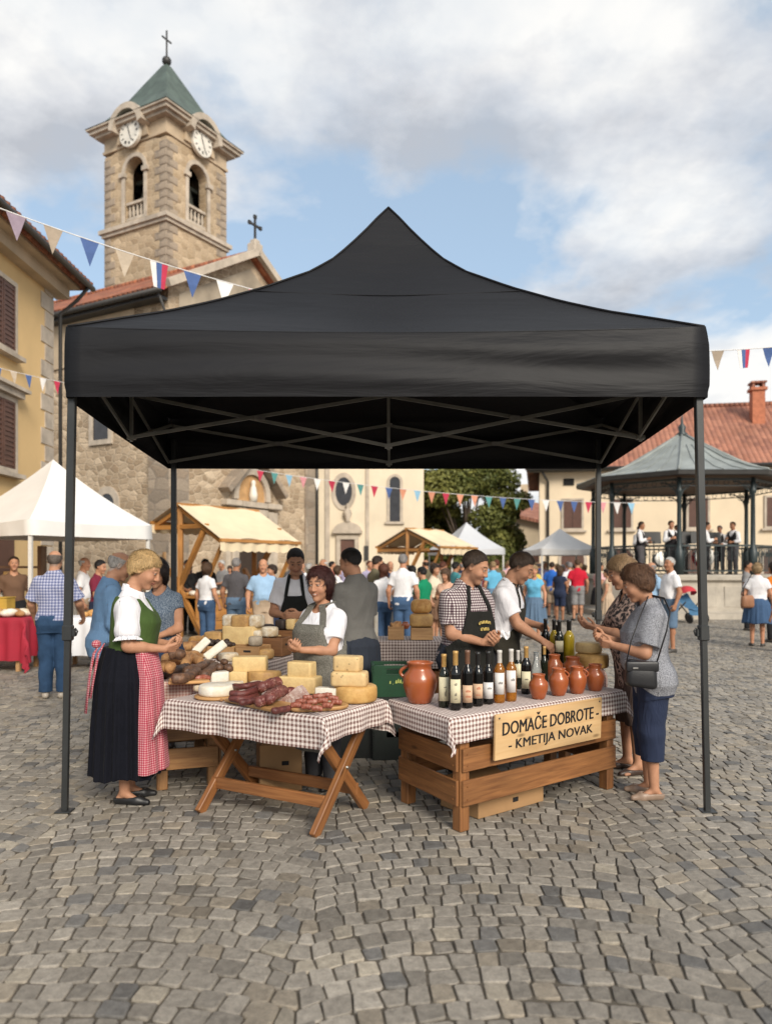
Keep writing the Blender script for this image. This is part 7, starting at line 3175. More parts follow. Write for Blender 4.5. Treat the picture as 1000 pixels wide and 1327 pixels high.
def draped_table(label, x0, x1, y0, y1, z, drop, mat, name='draped_table'):
 t = thing(name, label, 'table', ((x0 + x1) / 2, (y0 + y1) / 2, 0))
 b = MB()
 b.box(((x0 + x1) / 2, (y0 + y1) / 2, z - .02), (x1 - x0, y1 - y0, .04), grain=True)
 b.build('tabletop', M_box, t, True)
 for sx in (x0 + .08, x1 - .08):
  for sy in (y0 + .08, y1 - .08):
   b = MB()
   b.box((sx, sy, z / 2 - .02), (.06, .06, z - .04), grain=True)
   b.build('leg', M_box, t, True)
 return cloth(label.replace('trestle table', 'cloth') if 'trestle table' in label else label + ' cloth', [(x0, y0), (x1, y0), (x1, y1), (x0, y1)], z, drop, mat, 3, res=.05, wave=.03)


draped_table('trestle table draped in crimson at the far left edge', -7.4, -5.55, 11.75, 12.5, .82, (.66, .62, .3, .3), M_redcloth)
draped_table('white draped trestle table behind the checked shirt man', -5.2, -3.85, 12.1, 12.8, .80, (.60, .58, .3, .55), M_whitecloth)
goods('floury loaf on the crimson table at the left', 'bread_loaf', 'bread', [Vector((-7.0 + .17 * (k % 9), 11.9 + .22 * (k // 9), .835)) for k in range(27)], (S_bread, C_mold, C_rind, C_white), 'loaves on the crimson table', .085, 6)
goods('golden pastry on the white draped table', 'pastry', 'pastry', [Vector((-4.75 + .125 * (k % 7), 12.2 + .17 * (k // 7), .815)) for k in range(21)], (S_pastry,), 'pastries on the white draped table', .065, 7)
for i, (x, y, z, d, lb, m) in enumerate(((-6.35, 12.3, .83, (.75, .3, .28), 'mustard yellow box among the loaves on the crimson table', pm('mustard box', (.42, .26, .04), .7)), (-4.6, 12.65, .0, (.35, .3, .45), 'brown carton under the white draped table', M_card), (-3.95, 12.6, .0, (.3, .3, .5), 'pale wooden box under the right end of the white draped table', M_box))):
 t = thing('storage_box', lb, 'box', (x, y, z))
 b = MB()
 b.box((0, 0, d[2] / 2), d, bev=.01, grain=True)
 b.build('box_body', m, t)
 b = MB()
 b.box((0, 0, d[2] + .008), (d[0] + .02, d[1] + .02, .016), bev=.004)
 b.build('box_lid', m, t)


def shelf_unit():
 t = thing('display_shelf', 'dark wooden display shelf under the white tent', 'shelf', (-7.3, 14.6, 0), R(10))
 for x in (-.75, .75):
  b = MB()
  b.box((x, 0, 1.0), (.07, .4, 2.0), grain=True)
  b.build('upright', M_darkbox, t)
 for z in (.3, .8, 1.2, 1.6):
  b = MB()
  b.box((0, 0, z), (1.43, .38, .04), grain=True)
  b.build('shelf', M_darkbox, t)


shelf_unit()
for i, (x, z, m, lb) in enumerate(((-7.6, 1.22, C_white, 'white jar on the upper shelf under the white tent'), (-7.15, 1.22, C_rind, 'brown pot on the upper shelf under the white tent'), (-7.35, .82, C_white, 'white crock on the lower shelf under the white tent'))):
 b = MB()
 b.lathe([(0, 0), (.1, 0), (.13, .1), (.12, .22), (.09, .26), (.1, .3), (0, .3)], 14)
 o = b.build('storage_jar', m)
 o.location = (x, 14.6 + (x + 7.3) * .17, z)
 tag(o, lb, 'jar')


def canvas_windbreak():
 t = thing('canvas_screen', 'beige canvas screen at the back of the white tent', 'screen', (-5.1, 15.9, 0), R(-40))
 b = MB()
 b.grid(lambda u, v: Vector((-.9 + 1.8 * u, .03 * math.sin(u * 15) * (1 - .3 * v), .75 + 1.1 * v)), 30, 8)
 b.build('canvas', pm('beige canvas', (.42, .32, .21), .9, .12, 2, .2, 20), t)
 for x in (-.92, .92):
  b = MB()
  b.box((x, 0, .95), (.05, .05, 1.9), grain=True)
  b.build('post', M_box, t)


canvas_windbreak()


# ------------------------------------------------------------------ bandstand
BX, BY, BF = 10.35, 27.0, 1.36


def bandstand():
 t = thing('bandstand', 'octagonal bandstand with grey metal roof, iron columns and stone plinth', 'bandstand', (BX, BY, 0))
 oct_ = lambda r, z: [(r * math.sin(R(22.5 + 45 * k)), -r * math.cos(R(22.5 + 45 * k)), z) for k in range(8)]

 def ring(b, prof, mi=0):
  vs, fs = [], []
  for (r, z) in prof:
   vs += oct_(r, z)
  for j in range(len(prof) - 1):
   for k in range(8):
    k2 = (k + 1) % 8
    fs.append((j * 8 + k, j * 8 + k2, j * 8 + 8 + k2, j * 8 + 8 + k))
  fs.append(tuple(range(8))[::-1])
  fs.append(tuple((len(prof) - 1) * 8 + k for k in range(8)))
  b.add(vs, fs)
 b = MB()
 ring(b, [(3.75, 0), (3.75, .17), (3.50, .2), (3.40, .24), (3.36, 1.12), (3.42, 1.16), (3.5, 1.20), (3.5, 1.32), (3.46, 1.36)])
 pl = b.build('plinth', M_plinth, t)
 b = MB()
 for k in range(8):
  a = R(45 * k)
  for s in (-.62, .62):
   M = Matrix.Rotation(a, 4, 'Z') @ Matrix.Translation((s, -3.38 * .924 + .0, .68))
   b2 = MB()
   b2.box((0, 0, 0), (1.02, .05, .66), M, bev=.015)
   b2.build('plinth_panel', M_plinth, pl)
 cols = oct_(3.02, 0)
 for k in range(8):
  x, y, _ = cols[k]
  b = MB()
  b.lathe([(.14, BF), (.14, BF + .75), (.11, BF + .8), (.075, BF + .95), (.065, 3.9), (.10, 3.95), (.10, 4.05), (.07, 4.1), (.07, 4.42)], 10, (x, y, 0))
  c = b.build('column', M_iron, t)
  # scrolled brackets on both sides
  for k2 in ((k + 1) % 8, (k - 1) % 8):
   d = (Vector(cols[k2]) - Vector(cols[k])).normalized()
   b = MB()
   pts = []
   for i in range(11):
    a = math.pi / 2 * i / 10
    pts.append(Vector((x, y, 0)) + d * (.62 - .57 * math.cos(a)) + Vector((0, 0, 3.72 + .57 * math.sin(a))))
   b.tube(pts, .022, 6)
   cc = Vector((x, y, 4.14)) + d * .2
   sp = [cc + (d * math.cos(a) + Vector((0, 0, math.sin(a)))) * (.13 - .007 * a) for a in np.linspace(0, 10, 26)]
   b.tube(sp, .013, 5)
   b.build('bracket', M_iron, c)
 for k in range(8):
  p, q = Vector(cols[k]), Vector(cols[(k + 1) % 8])
  d = (q - p).normalized()
  L = (q - p).length
  b = MB()
  b3 = MB()
  for z, w in ((4.36, .07), (4.16, .03)):
   b3.beam(p + Vector((0, 0, z)), q + Vector((0, 0, z)), w, w, grain=False)
  for z, w in ((BF + .92, .06), (BF + .12, .04)):
   b.beam(p + Vector((0, 0, z)), q + Vector((0, 0, z)), w, w, grain=False)
  for i in range(1, 14):
   c = p + d * (L * i / 14)
   b.beam(c + Vector((0, 0, BF + .12)), c + Vector((0, 0, BF + .92)), .018, .018, grain=False)
   if i % 2:
    b.tube([c + (d * math.cos(a) + Vector((0, 0, math.sin(a)))) * .075 + Vector((0, 0, BF + .66)) for a in np.linspace(0, 6.29, 10)], .012, 4)
    b3.tube([c + (d * math.cos(a) + Vector((0, 0, math.sin(a)))) * .08 + Vector((0, 0, 4.26)) for a in np.linspace(0, 6.29, 10)], .011, 4)
  b.build('railing', M_iron, t)
  b3.build('lattice_frieze', M_iron, t)
 b = MB()
 ring(b, [(3.50, 4.44), (3.62, 4.46), (3.64, 4.58), (3.55, 4.62)])
 b.build('eave', M_gutter, t)
 b = MB()
 vs = oct_(3.62, 4.60) + oct_(2.9, 4.78) + oct_(1.9, 5.18) + oct_(.9, 5.75) + oct_(.14, 6.2)
 fs = []
 for j in range(4):
  for k in range(8):
   k2 = (k + 1) % 8
   fs.append((j * 8 + k, j * 8 + k2, j * 8 + 8 + k2, j * 8 + 8 + k))
 fs.append(tuple(32 + k for k in range(8)))
 b.add(vs, fs)
 rf = b.build('roof', M_zinc, t)
 prof = [(3.62, 4.60), (2.9, 4.78), (1.9, 5.18), (.9, 5.75), (.14, 6.2)]
 b = MB()
 for k in range(8):
  pts = [Vector((r * math.sin(R(22.5 + 45 * k)), -r * math.cos(R(22.5 + 45 * k)), z + .02)) for r, z in prof]
  b.tube(pts, .04, 6)
  for f in (.25, .5, .75):
   a0, a1 = R(22.5 + 45 * k), R(22.5 + 45 * (k + 1))
   line = []
   for r, z in prof[:4]:
    p = Vector((r * math.sin(a0), -r * math.cos(a0), z)) * (1 - f) + Vector((r * math.sin(a1), -r * math.cos(a1), z)) * f
    line.append(p + Vector((0, 0, .012)))
   b.tube(line, .018, 5)
 b.build('roof_seam', M_zinc, rf)
 b = MB()
 ring(b, [(3.45, 4.425), (3.45, 4.44)])
 b.build('ceiling', M_underside, t)
 b = MB()
 b.lathe([(.16, 6.15), (.2, 6.25), (.1, 6.35), (.14, 6.5), (.05, 6.62), (.02, 6.95), (0, 7.0)], 12)
 b.build('finial', M_iron, rf)


bandstand()


def music_stand(label, x, y, rz):
 t = thing('music_stand', label, 'music stand', (x, y, BF), rz)
 b = MB()
 b.box((0, 0, 1.22), (.62, .02, .40), Matrix.Translation((0, 0, 0)) @ Matrix.Rotation(R(-8), 4, 'X'))
 b.build('desk', M_black, t)
 b = MB()
 b.tube([(0, 0.02, .02), (0, 0.02, 1.1)], .014, 6)
 for a in (90, 210, 330):
  b.tube([(0, .02, .25), (.26 * math.cos(R(a)), .02 + .26 * math.sin(R(a)), .01)], .01, 5)
 b.build('tripod', M_black, t)


music_stand('black music stand left of the vested bandstand player', BX - 1.6, 25.2, .1)
music_stand('black music stand behind the right front tent leg', BX - .55, 25.2, -.1)


# ------------------------------------------------------------------ bunting
def flagmat(name, c):
 return pm('flag ' + name, c, 0.85, 0.12, 12, 0.1, 90)


FL = {'mauve': flagmat('mauve', (.27, .21, .26)), 'taupe': flagmat('taupe', (.36, .29, .22)), 'blue': flagmat('blue', (.06, .11, .27)), 'white': flagmat('white', (.70, .68, .66)), 'red': flagmat('red', (.46, .03, .07)), 'pink': flagmat('pink', (.56, .24, .26)), 'beige': flagmat('beige', (.45, .37, .28)), 'salmon': flagmat('salmon', (.60, .26, .16)), 'teal': flagmat('teal', (.08, .25, .24)), 'sky': flagmat('sky', (.25, .45, .60)), 'green': flagmat('green', (.05, .22, .12))}


def bunting(label, p0, p1, sag, flags, w, h, start=.5, step=1.0, seed=1):
 t = thing('bunting', label, 'bunting', (p0 + p1) / 2)
 P = lambda s: p0 + (p1 - p0) * s - Vector((0, 0, sag * 4 * s * (1 - s)))
 b = MB()
 b.tube([P(i / 40) for i in range(41)], .008 if w > .15 else .006, 5)
 b.build('string', FL['white'], t, True)
 L = (p1 - p0).length
 d = (p1 - p0).normalized()
 nrm = Vector((-d.y, d.x, 0)).normalized()
 rs = random.Random(seed)
 for i, c in enumerate(flags):
  s = (start + i * step) / L
  p = P(s)
  e = (P(s + .001) - P(s - .001)).normalized()
  sw = rs.uniform(-.15, .15)
  tip = Vector((0, 0, -h)) + nrm * sw * h * .6 + e * rs.uniform(-.1, .1) * w
  th = nrm * .002
  b = MB()
  if c == 'tri':
   for k, cc in enumerate(('white', 'blue', 'red')):
    a0, a1 = e * (w * (-.5 + k / 3)), e * (w * (-.5 + (k + 1) / 3))
    bw = Vector((0, 0, -h))
    q0, q1 = a0 * .6 + bw * .98 + nrm * sw * .1, a1 * .6 + bw * .98 + nrm * sw * .1
    v = [p + a0, p + a1, p + q1, p + q0]
    b.add([x - th for x in v] + [x + th for x in v], [(3, 2, 1, 0), (4, 5, 6, 7), (0, 1, 5, 4), (2, 3, 7, 6)], mi=k)
   b.build('flag', [FL['white'], FL['blue'], FL['red']], t, True)
  else:
   m = p + tip * .5 + nrm * .02 * rs.uniform(-1, 1)
   v = [p - e * w / 2, p + e * w / 2, m + e * w * .25, p + tip, m - e * w * .25]
   b.add([x - th for x in v] + [x + th for x in v], [(4, 2, 1, 0), (4, 3, 2), (5, 6, 7, 9), (9, 7, 8), (0, 1, 6, 5), (1, 2, 7, 6), (2, 3, 8, 7), (3, 4, 9, 8), (4, 0, 5, 9)])
   b.build('flag', FL[c], t, True)


bunting('bunting of large faded flags strung across the church tower', at(-60, 247, 10.0), at(420, 398, 11.6), .10, ('taupe', 'mauve', 'taupe', 'blue', 'beige', 'tri', 'blue', 'white', 'pink', 'blue'), .25, .36, .28, .465, 2)
bunting('bunting of small flags across the yellow house wall', at(-40, 466, 15.0), at(210, 512, 19.0), .12, ('white', 'blue', 'beige', 'blue', 'white', 'red', 'blue', 'white', 'white', 'red', 'blue', 'white', 'red'), .15, .28, .25, .33, 3)
bunting('long bunting of small flags hung between chapel and bandstand', at(325, 608, 24.0), at(830, 652, 24.0), .22, [rnd.choice(('blue', 'white', 'red', 'blue', 'white', 'pink', 'sky', 'white', 'salmon', 'teal')) for _ in range(27)], .22, .36, .3, .445, 4)
bunting('bunting of large flags above the bandstand at the right edge', at(870, 455, 12.0), at(1080, 440, 12.0), .05, ('white', 'taupe', 'tri', 'blue', 'white'), .20, .30, .32, .40, 5)
# ================================================================== the people of the stall
HB = .0048
WHITE, OFFW = (.72, .71, .74), (.62, .60, .58)
DEN = (.045, .085, .16)
BLK = (.013, .013, .014)

# woman in traditional dress
P = Pose(1.70, 'f', 1.04, .05, .10, yaw=-.12, pitch=.36, rh=(.075, .265, 1.045), lh=(-.07, .285, 1.06), rdir=(-.45, .9, .12), ldir=(.55, .8, .1), rpalm=(-.7, -.3, .6), lpalm=(.6, -.3, .6), rcurl=.75, lcurl=.7, seed=2, stance=.075, rpole=(.5, -.75, -.6), lpole=(-.5, -.75, -.6))
person('woman with short blonde hair in green bodice, white blouse, black skirt and red checked apron', (-1.77, 5.28, 0), (1, .08), P, ('pixie', (.50, .33, .15)), [
 ('top', dict(name='blouse', sleeve=.74, puff=True, frill=True, color=WHITE, collar=True, hem=1.07, wr=.006)),
 ('bodice', dict(color=(.052, .088, .024), hem=1.07, scoop=.04, top=1.435)),
 ('skirt', dict(length=.20, flare=.04, waist=1.09, color=(.0045, .005, .009), pleat=.0115, n=19, depth=1.2)),
 ('skirt', dict(name='apron', length=.235, flare=.04, waist=1.10, off=.036, sector=(.38, .125), wave=.004, mat=M_ging_red, pleat=.008, n=13, depth=1.2)),
 ('shoes', dict(low=.055, open=True, color=BLK))], HB, brow=(.25, .15, .08))
# sash tails at her back
t = thing('apron_sash', 'red checked apron sash tied behind the woman in the green bodice', 'sash', (-1.915, 5.17, 0))
for dx, L in ((.0, .46), (.03, .36)):
 b = MB()
 b.tube([(dx, 0, 1.09), (-.035 + dx, -.02, 1.02), (-.058 + dx, -.03, .88), (-.078 + dx, -.05, 1.09 - L)], [.012, .03, .03, .034], 10, flat=.25)
 b.build('sash_tail', M_ging_red, t)
b = MB()
b.ell((-.02, -.01, 1.085), (.03, .04, .028))
b.build('sash_bow', M_ging_red, t)

# smiling stallholder in a grey apron
P = Pose(1.56, 'f', 1.18, .06, .02, yaw=.22, pitch=.12, rh=(.035, .30, 1.03), lh=(-.055, .285, 1.02), rdir=(-.8, .5, .1), ldir=(.75, .6, .1), rpalm=(-.2, -.5, .8), lpalm=(.2, -.4, .9), rcurl=.7, lcurl=.75, seed=5)
person('smiling woman with dark red bob in white t-shirt and grey apron behind the front cheeses', (-.46, 5.66, 0), (-.60, -.80), P, ('bob', (.045, .012, .010)), [
 ('top', dict(sleeve=.66, color=WHITE, hem=.86, scoop=.05, neck=.078)),
 ('apron', dict(top=1.34, length=.34, mat=M_melange, hw=.24, bibw=.19, bibt=.15, wrap=.08, g=.032, strapw=.030, th=.011, flare=.03)),
 ('trousers', dict(color=(.06, .06, .065))),
 ('shoes', dict(color=BLK))], HB, smile=1)

# man in checked shirt
P = Pose(1.72, 'm', 1.30, .06, .08, yaw=.45, pitch=.38, rh=(.075, .275, 1.035), lh=(-.045, .30, 1.05), rdir=(-.65, .75, .05), ldir=(.7, .7, .0), rpalm=(-.4, -.6, .6), lpalm=(.4, -.5, .7), rcurl=.7, lcurl=.75, seed=7)
pa = person('man in burgundy checked shirt and black apron with yellow lettering behind the wine', (.61, 6.06, 0), (.62, -.78), P, ('crop', (.048, .032, .022)), [
 ('top', dict(sleeve=.74, mat=M_plaid_br, collar=True, hem=.86, wr=.007)),
 ('apron', dict(top=1.30, length=.45, color=(.016, .016, .014), hw=.25, bibt=.135, bibw=.19, g=.028)),
 ('trousers', dict(color=(.03, .035, .05))),
 ('shoes', dict(color=BLK))], HB, stubble=.28, brow=(.05, .03, .02))
M = Matrix.Translation((0.0, .172, 1.155))
ry = M @ Matrix.Rotation(R(180), 4, 'Z')
M_yink = pm('yellow apron print', (.58, .42, .12), .7, .1, 40, 0)


def apron_print(parent, y, z, tilt):
 b = MB()
 for row, (n, w, hh, arc) in enumerate(((8, .128, .022, .012), (5, .092, .024, 0))):
  for i in range(n):
   x = (i - (n - 1) / 2) * w / n
   dz = arc * (1 - (2 * x / w) ** 2) - row * .042
   ww = w / n * .36
   M0 = Matrix.Translation((-x, y, z + dz)) @ Matrix.Rotation(tilt, 4, 'X')
   b.box((-ww, 0, 0), (.0042, .003, hh), M0)
   if i % 3 != 1:
    b.box((ww * .6, 0, -hh * .12), (.0042, .003, hh * .75), M0)
   b.box((0, 0, hh * (.35 if i % 2 else -.4)), (ww * 2, .003, .0042), M0)
   if i % 2 == 0:
    b.box((0, 0, 0), (ww * 1.6, .003, .004), M0)
 return b.build('apron_lettering', M_yink, parent)


apr = [c for c in pa.children if c.name.startswith('apron')][0]
Vt = np.empty(len(apr.data.vertices) * 3)
apr.data.vertices.foreach_get('co', Vt)
Vt = Vt.reshape(-1, 3)


def front_y(x, z):
 k = (np.abs(Vt[:, 0] - x) < .012) & (np.abs(Vt[:, 2] - z) < .012)
 return Vt[k, 1].max()


y1_, y2_ = front_y(0, 1.17), front_y(0, 1.11)
apron_print(apr, max(y1_, y2_) + .004, 1.17, math.atan2(y1_ - y2_, .06) * -1)

# man in white t-shirt reaching over the bottles
loc9, f9 = (.97, 6.62, 0), (.92, -.40)
P = Pose(1.735, 'm', 1.16, .02, .20, yaw=.05, pitch=.40, rh=to_local((1.30, 6.40, .985), loc9, f9), lh=to_local((1.34, 6.72, 1.09), loc9, f9), rdir=(-.1, .8, -.55), ldir=(.2, .7, -.5), rpalm=(-.5, -.3, -.7), lpalm=(.8, .0, -.3), rcurl=.5, lcurl=.8, seed=8)
person('man in white t-shirt and dark apron leaning over to the oil bottles', loc9, f9, P, ('short', (.058, .036, .023)), [
 ('top', dict(sleeve=.70, color=WHITE, hem=.86, wr=.007)),
 ('apron', dict(top=1.30, length=.45, color=(.030, .027, .020), hw=.23, bibt=.11, g=.026)),
 ('trousers', dict(color=(.03, .03, .035))),
 ('shoes', dict(color=BLK))], HB, stubble=.15, brow=(.05, .03, .02))

# customers at the right
P = Pose(1.59, 'f', 1.20, .08, .07, yaw=-.05, pitch=.34, rh=(.055, .30, 1.10), lh=(-.06, .27, 1.06), rdir=(-.2, .95, .1), ldir=(.25, .95, .1), rpalm=(-.8, -.1, .5), lpalm=(.8, -.1, .5), rcurl=.6, lcurl=.75, seed=11, stance=.085)
person('woman with short brown hair in grey knit top and navy capri trousers at right', (1.85, 5.38, 0), (-1, .10), P, ('wavy', (.12, .060, .032)), [
 ('top', dict(sleeve=.80, mat=M_greyknit, hem=.80, g=.022, loose=.02, wr=.006)),
 ('trousers', dict(length=.30, color=(.022, .030, .060), g=.018, gl=.035, waist=1.0)),
 ('shoes', dict(low=.056, open=True, color=(.26, .18, .13)))], HB, brow=(.12, .07, .04))
P = Pose(1.665, 'f', 1.1, .05, .06, yaw=-.15, pitch=.32, rh=(.05, .33, 1.14), lh=(-.03, .31, 1.13), rdir=(-.2, .9, .2), ldir=(.2, .9, .2), rpalm=(-.5, .0, .8), lpalm=(.5, .0, .8), rcurl=.35, lcurl=.4, seed=12)
P.shod = False
person('woman with fair wavy hair and glasses in patterned black cardigan behind the grey knit woman', (1.93, 6.04, 0), (-1, -.12), P, ('wavy', (.30, .19, .10)), [
 ('top', dict(name='cardigan', sleeve=.95, mat=M_patch, hem=.70, g=.018, vneck=.10)),
 ('shorts', dict(length=.40, color=(.10, .07, .06), gl=.03)),
 ('shoes', dict(low=.045, color=(.05, .03, .022)))], .0055)

# shoulder bag of the woman in grey
t = thing('shoulder_bag', 'black leather shoulder bag hanging at the hip of the woman in grey knit', 'bag', (1.69, 5.12, .80))
M_bag = pm('black bag leather', (.014, .014, .016), .38, .15, 20, .25, 90, .003)
b = MB()
bm_round(b, .03, (.215, .085, .18), .92)
for i, v in enumerate(b.v):
 b.v[i] = Vector((v.x, v.y * (1.15 - .5 * max(0, v.z - .12) / .1), v.z - .012 * math.sin(v.x * 14)))
b.build('bag_body', M_bag, t)
b = MB()
bm_round(b, .012, (.217, .030, .07), 1.0)
for i, v in enumerate(b.v):
 b.v[i] = v + Vector((0, -.028, .108))
b.build('bag_flap', M_bag, t)
b = MB()
b.box((-.05, -.047, .135), (.035, .006, .012), bev=.002)
b.build('bag_clasp', M_steel, t)
b = MB()
b.tube([(.10, .0, .15), (.17, -.005, .38), (.205, .03, .50), (.205, .135, .585), (.16, .21, .60), (.12, .30, .59)], .009, 8, flat=.5)
b.build('bag_strap', M_bag, t)
b = MB()
b.tube([(-.10, .0, .15), (-.06, .02, .30), (.02, .06, .48), (.09, .14, .585), (.13, .24, .60)], .008, 8, flat=.5)
b.build('bag_strap', M_bag, t)
# glasses of the woman behind
# men and woman behind the counters
P = Pose(1.79, 'm', 1.0, .0, .10, yaw=.1, pitch=.42, rh=(.10, .28, 1.12), lh=(-.06, .30, 1.13), rdir=(-.5, .8, -.1), ldir=(.6, .7, -.1), rcurl=.7, lcurl=.7, seed=14)
person('man in white t-shirt and black apron bending over the trays behind the smiling woman', (-.92, 7.92, 0), (.02, -1), P, ('crop', (.022, .017, .015)), [
 ('top', dict(sleeve=.68, color=WHITE)),
 ('apron', dict(top=1.30, length=.5, color=(.016, .017, .016), bibt=.10)),
 ('trousers', dict(color=(.03, .03, .04))),
 ('shoes', dict(color=BLK))], .0055, stubble=.2, brow=(.04, .03, .02))
P = Pose(1.755, 'm', 1.04, .02, .04, yaw=.35, pitch=.25, rh=(.10, .30, 1.05), lh=(-.10, .30, 1.05), rcurl=.6, lcurl=.6, seed=15)
person('man in charcoal polo shirt and dark jeans turned away behind the smiling woman', (-.27, 6.98, 0), (-.62, .78), P, ('crop', (.020, .016, .014)), [
 ('top', dict(sleeve=.80, color=(.15, .145, .135), collar=True, hem=.90, wr=.007, g=.02)),
 ('skirt', dict(name='waist_apron', length=.62, flare=.02, waist=.985, color=(.03, .036, .05), pleat=.004)),
 ('trousers', dict(mat=M_denim, color=(.025, .035, .06))),
 ('shoes', dict(color=BLK))], .0055, stubble=.2)
P = Pose(1.73, 'm', 1.1, .05, .12, yaw=-.1, pitch=.30, rh=(.10, .28, 1.08), lh=(-.10, .28, 1.08), seed=16)
person('balding grey haired man in long blue shirt behind the woman in the green bodice', (-2.53, 6.95, 0), (.86, .40), P, ('fringe', (.42, .39, .36)), [
 ('top', dict(sleeve=1.7, color=(.115, .205, .335), hem=.80, collar=True, g=.022, wr=.007)),
 ('trousers', dict(mat=M_denim, color=(.05, .07, .10))),
 ('shoes', dict(color=(.05, .04, .03)))], .0055)
P = Pose(1.655, 'f', 1.05, .03, .05, yaw=-.15, pitch=.36, rh=(.06, .26, 1.02), lh=(-.07, .25, 1.0), rdir=(-.5, .8, 0), ldir=(.5, .8, 0), seed=17)
person('woman with dark hair and fringe in speckled blue dress beside the blue shirted man', (-2.02, 6.93, 0), (-.10, -1), P, ('bob', (.020, .012, .011)), [
 ('top', dict(name='dress_top', sleeve=.35, mat=M_bluedot, scoop=.04, hem=.86)),
 ('skirt', dict(length=.42, flare=.04, waist=1.02, color=(.022, .035, .07), pleat=.006)),
 ('shoes', dict(color=(.06, .04, .03)))], .0055)
P = Pose(1.785, 'm', 1.12, .05, .0, pitch=.15, rh=(.28, .22, .98), lh=(-.29, .20, .96), seed=18)
person('grey haired man in blue checked shirt and jeans seen from behind at the left', (-4.06, 9.45, 0), (-.12, 1), P, ('fringe', (.15, .12, .10)), [
 ('top', dict(sleeve=.82, mat=M_plaid_bl, hem=.93, collar=True, g=.022, loose=.03, wr=.007)),
 ('trousers', dict(mat=M_denim, color=(.028, .062, .125), g=.02, gl=.034, waist=1.0)),
 ('shoes', dict(color=(.38, .33, .27)))], .007)

# small things held in hands
t = thing('paper_napkin', 'crumpled white paper in the hand of the man in the checked shirt', 'napkin', (.905, 5.86, 1.06))
b = MB()
b.grid(lambda u, v: Vector((-.035 + .07 * u, .008 * math.sin(u * 9 + v * 5), .05 * v + .012 * math.sin(u * 7))), 10, 6)
b.grid(lambda u, v: Vector((-.02 + .05 * u + .01 * v, .01 + .01 * math.sin(u * 7 - v * 6), .045 * v)), 10, 6)
b.build('paper', M_whitecloth, t)
bottle('dark bottle held by the man in the white t-shirt', 0, 0, 0, G_black, F_black, None, dia=.07, pos=Vector((1.47, 6.63, ZR2 + .012)), hgt=.31)

# ================================================================== the crowd: prototypes, then copies with colours of their own
PROTO = {}


def proto(key):
 if key in PROTO:
  return PROTO[key]
 h = .0125
 J = ('shoes', dict(color=(.05, .045, .04)))
 tee = lambda s=.66, hem=.86, **k: ('top', dict(sleeve=s, color=(1, 1, 1), hem=hem, wr=.006, **k))
 spec = {
  'man': (dict(H=1.76, sex='m', seed=21), 'crop', [tee(), ('trousers', dict(mat=M_denim, color=(1, 1, 1))), J]),
  'man_front': (dict(H=1.76, sex='m', seed=22, w=1.1, belly=.06, rh=(.12, .28, 1.05), lh=(-.12, .28, 1.08), pitch=.2), 'short', [tee(.75, .84), ('trousers', dict(color=(1, 1, 1))), J]),
  'man_shorts': (dict(H=1.75, sex='m', seed=23, w=1.08, belly=.05, yaw=.3), 'crop', [tee(.7, .84), ('shorts', dict(length=.46, color=(1, 1, 1), gl=.035)), J]),
  'elder': (dict(H=1.73, sex='m', seed=24, w=1.12, belly=.08, yaw=-.25, pitch=.1), 'fringe', [tee(.75, .82), ('trousers', dict(color=(1, 1, 1))), J]),
  'walker': (dict(H=1.76, sex='m', seed=25, step=.2, yaw=.1), 'short', [tee(.66), ('trousers', dict(mat=M_denim, color=(1, 1, 1))), J]),
  'woman': (dict(H=1.66, sex='f', seed=26, w=1.05, yaw=.25), 'bob', [tee(.55), ('trousers', dict(mat=M_denim, color=(1, 1, 1))), J]),
  'woman_skirt': (dict(H=1.65, sex='f', seed=27, w=1.12, yaw=-.3), 'wavy', [tee(.6, .84, g=.02), ('skirt', dict(length=.50, flare=.07, color=(1, 1, 1), pleat=.006)), J]),
  'woman_arms': (dict(H=1.66, sex='f', seed=28, w=1.05, rh=(.10, .27, 1.10), lh=(-.14, .25, 1.02), pitch=.25), 'long', [tee(.4), ('shorts', dict(length=.5, color=(1, 1, 1))), J]),
  'woman_dress': (dict(H=1.64, sex='f', seed=29, w=1.0, yaw=.1), 'pixie', [tee(.3, .86), ('skirt', dict(length=.40, flare=.09, color=(1, 1, 1))), J]),
  'woman_walk': (dict(H=1.66, sex='f', seed=30, w=1.02, step=.18), 'long', [tee(.5), ('trousers', dict(mat=M_denim, color=(1, 1, 1))), J]),
  'child': (dict(H=1.25, sex='f', seed=31, w=1.0), 'bob', [tee(.9), ('trousers', dict(color=(1, 1, 1))), J]),
  'vendor': (dict(H=1.74, sex='m', seed=32, rh=(.15, .3, 1.05), lh=(-.15, .3, 1.05)), 'crop', [tee(.66), ('apron', dict(color=(.03, .03, .03), top=1.3, length=.5)), ('trousers', dict(color=(1, 1, 1))), J]),
  'player': (dict(H=1.74, sex='m', seed=33, rh=(.10, .26, 1.18), lh=(-.12, .26, 1.08), rcurl=.8, lcurl=.8, pitch=.1), 'short', [tee(1.75, .95, collar=True), ('bodice', dict(name='waistcoat', color=(.014, .013, .015), hem=.96, scoop=.10, top=1.47)), ('trousers', dict(color=(1, 1, 1))), J]),
 }[key]
 kw, hs, outfit = spec
 pr = person('x', (0, -80, 0), (0, 1), Pose(**kw), (hs, (1, 1, 1)), outfit, h)
 PROTO[key] = [pr, False]
 return PROTO[key]


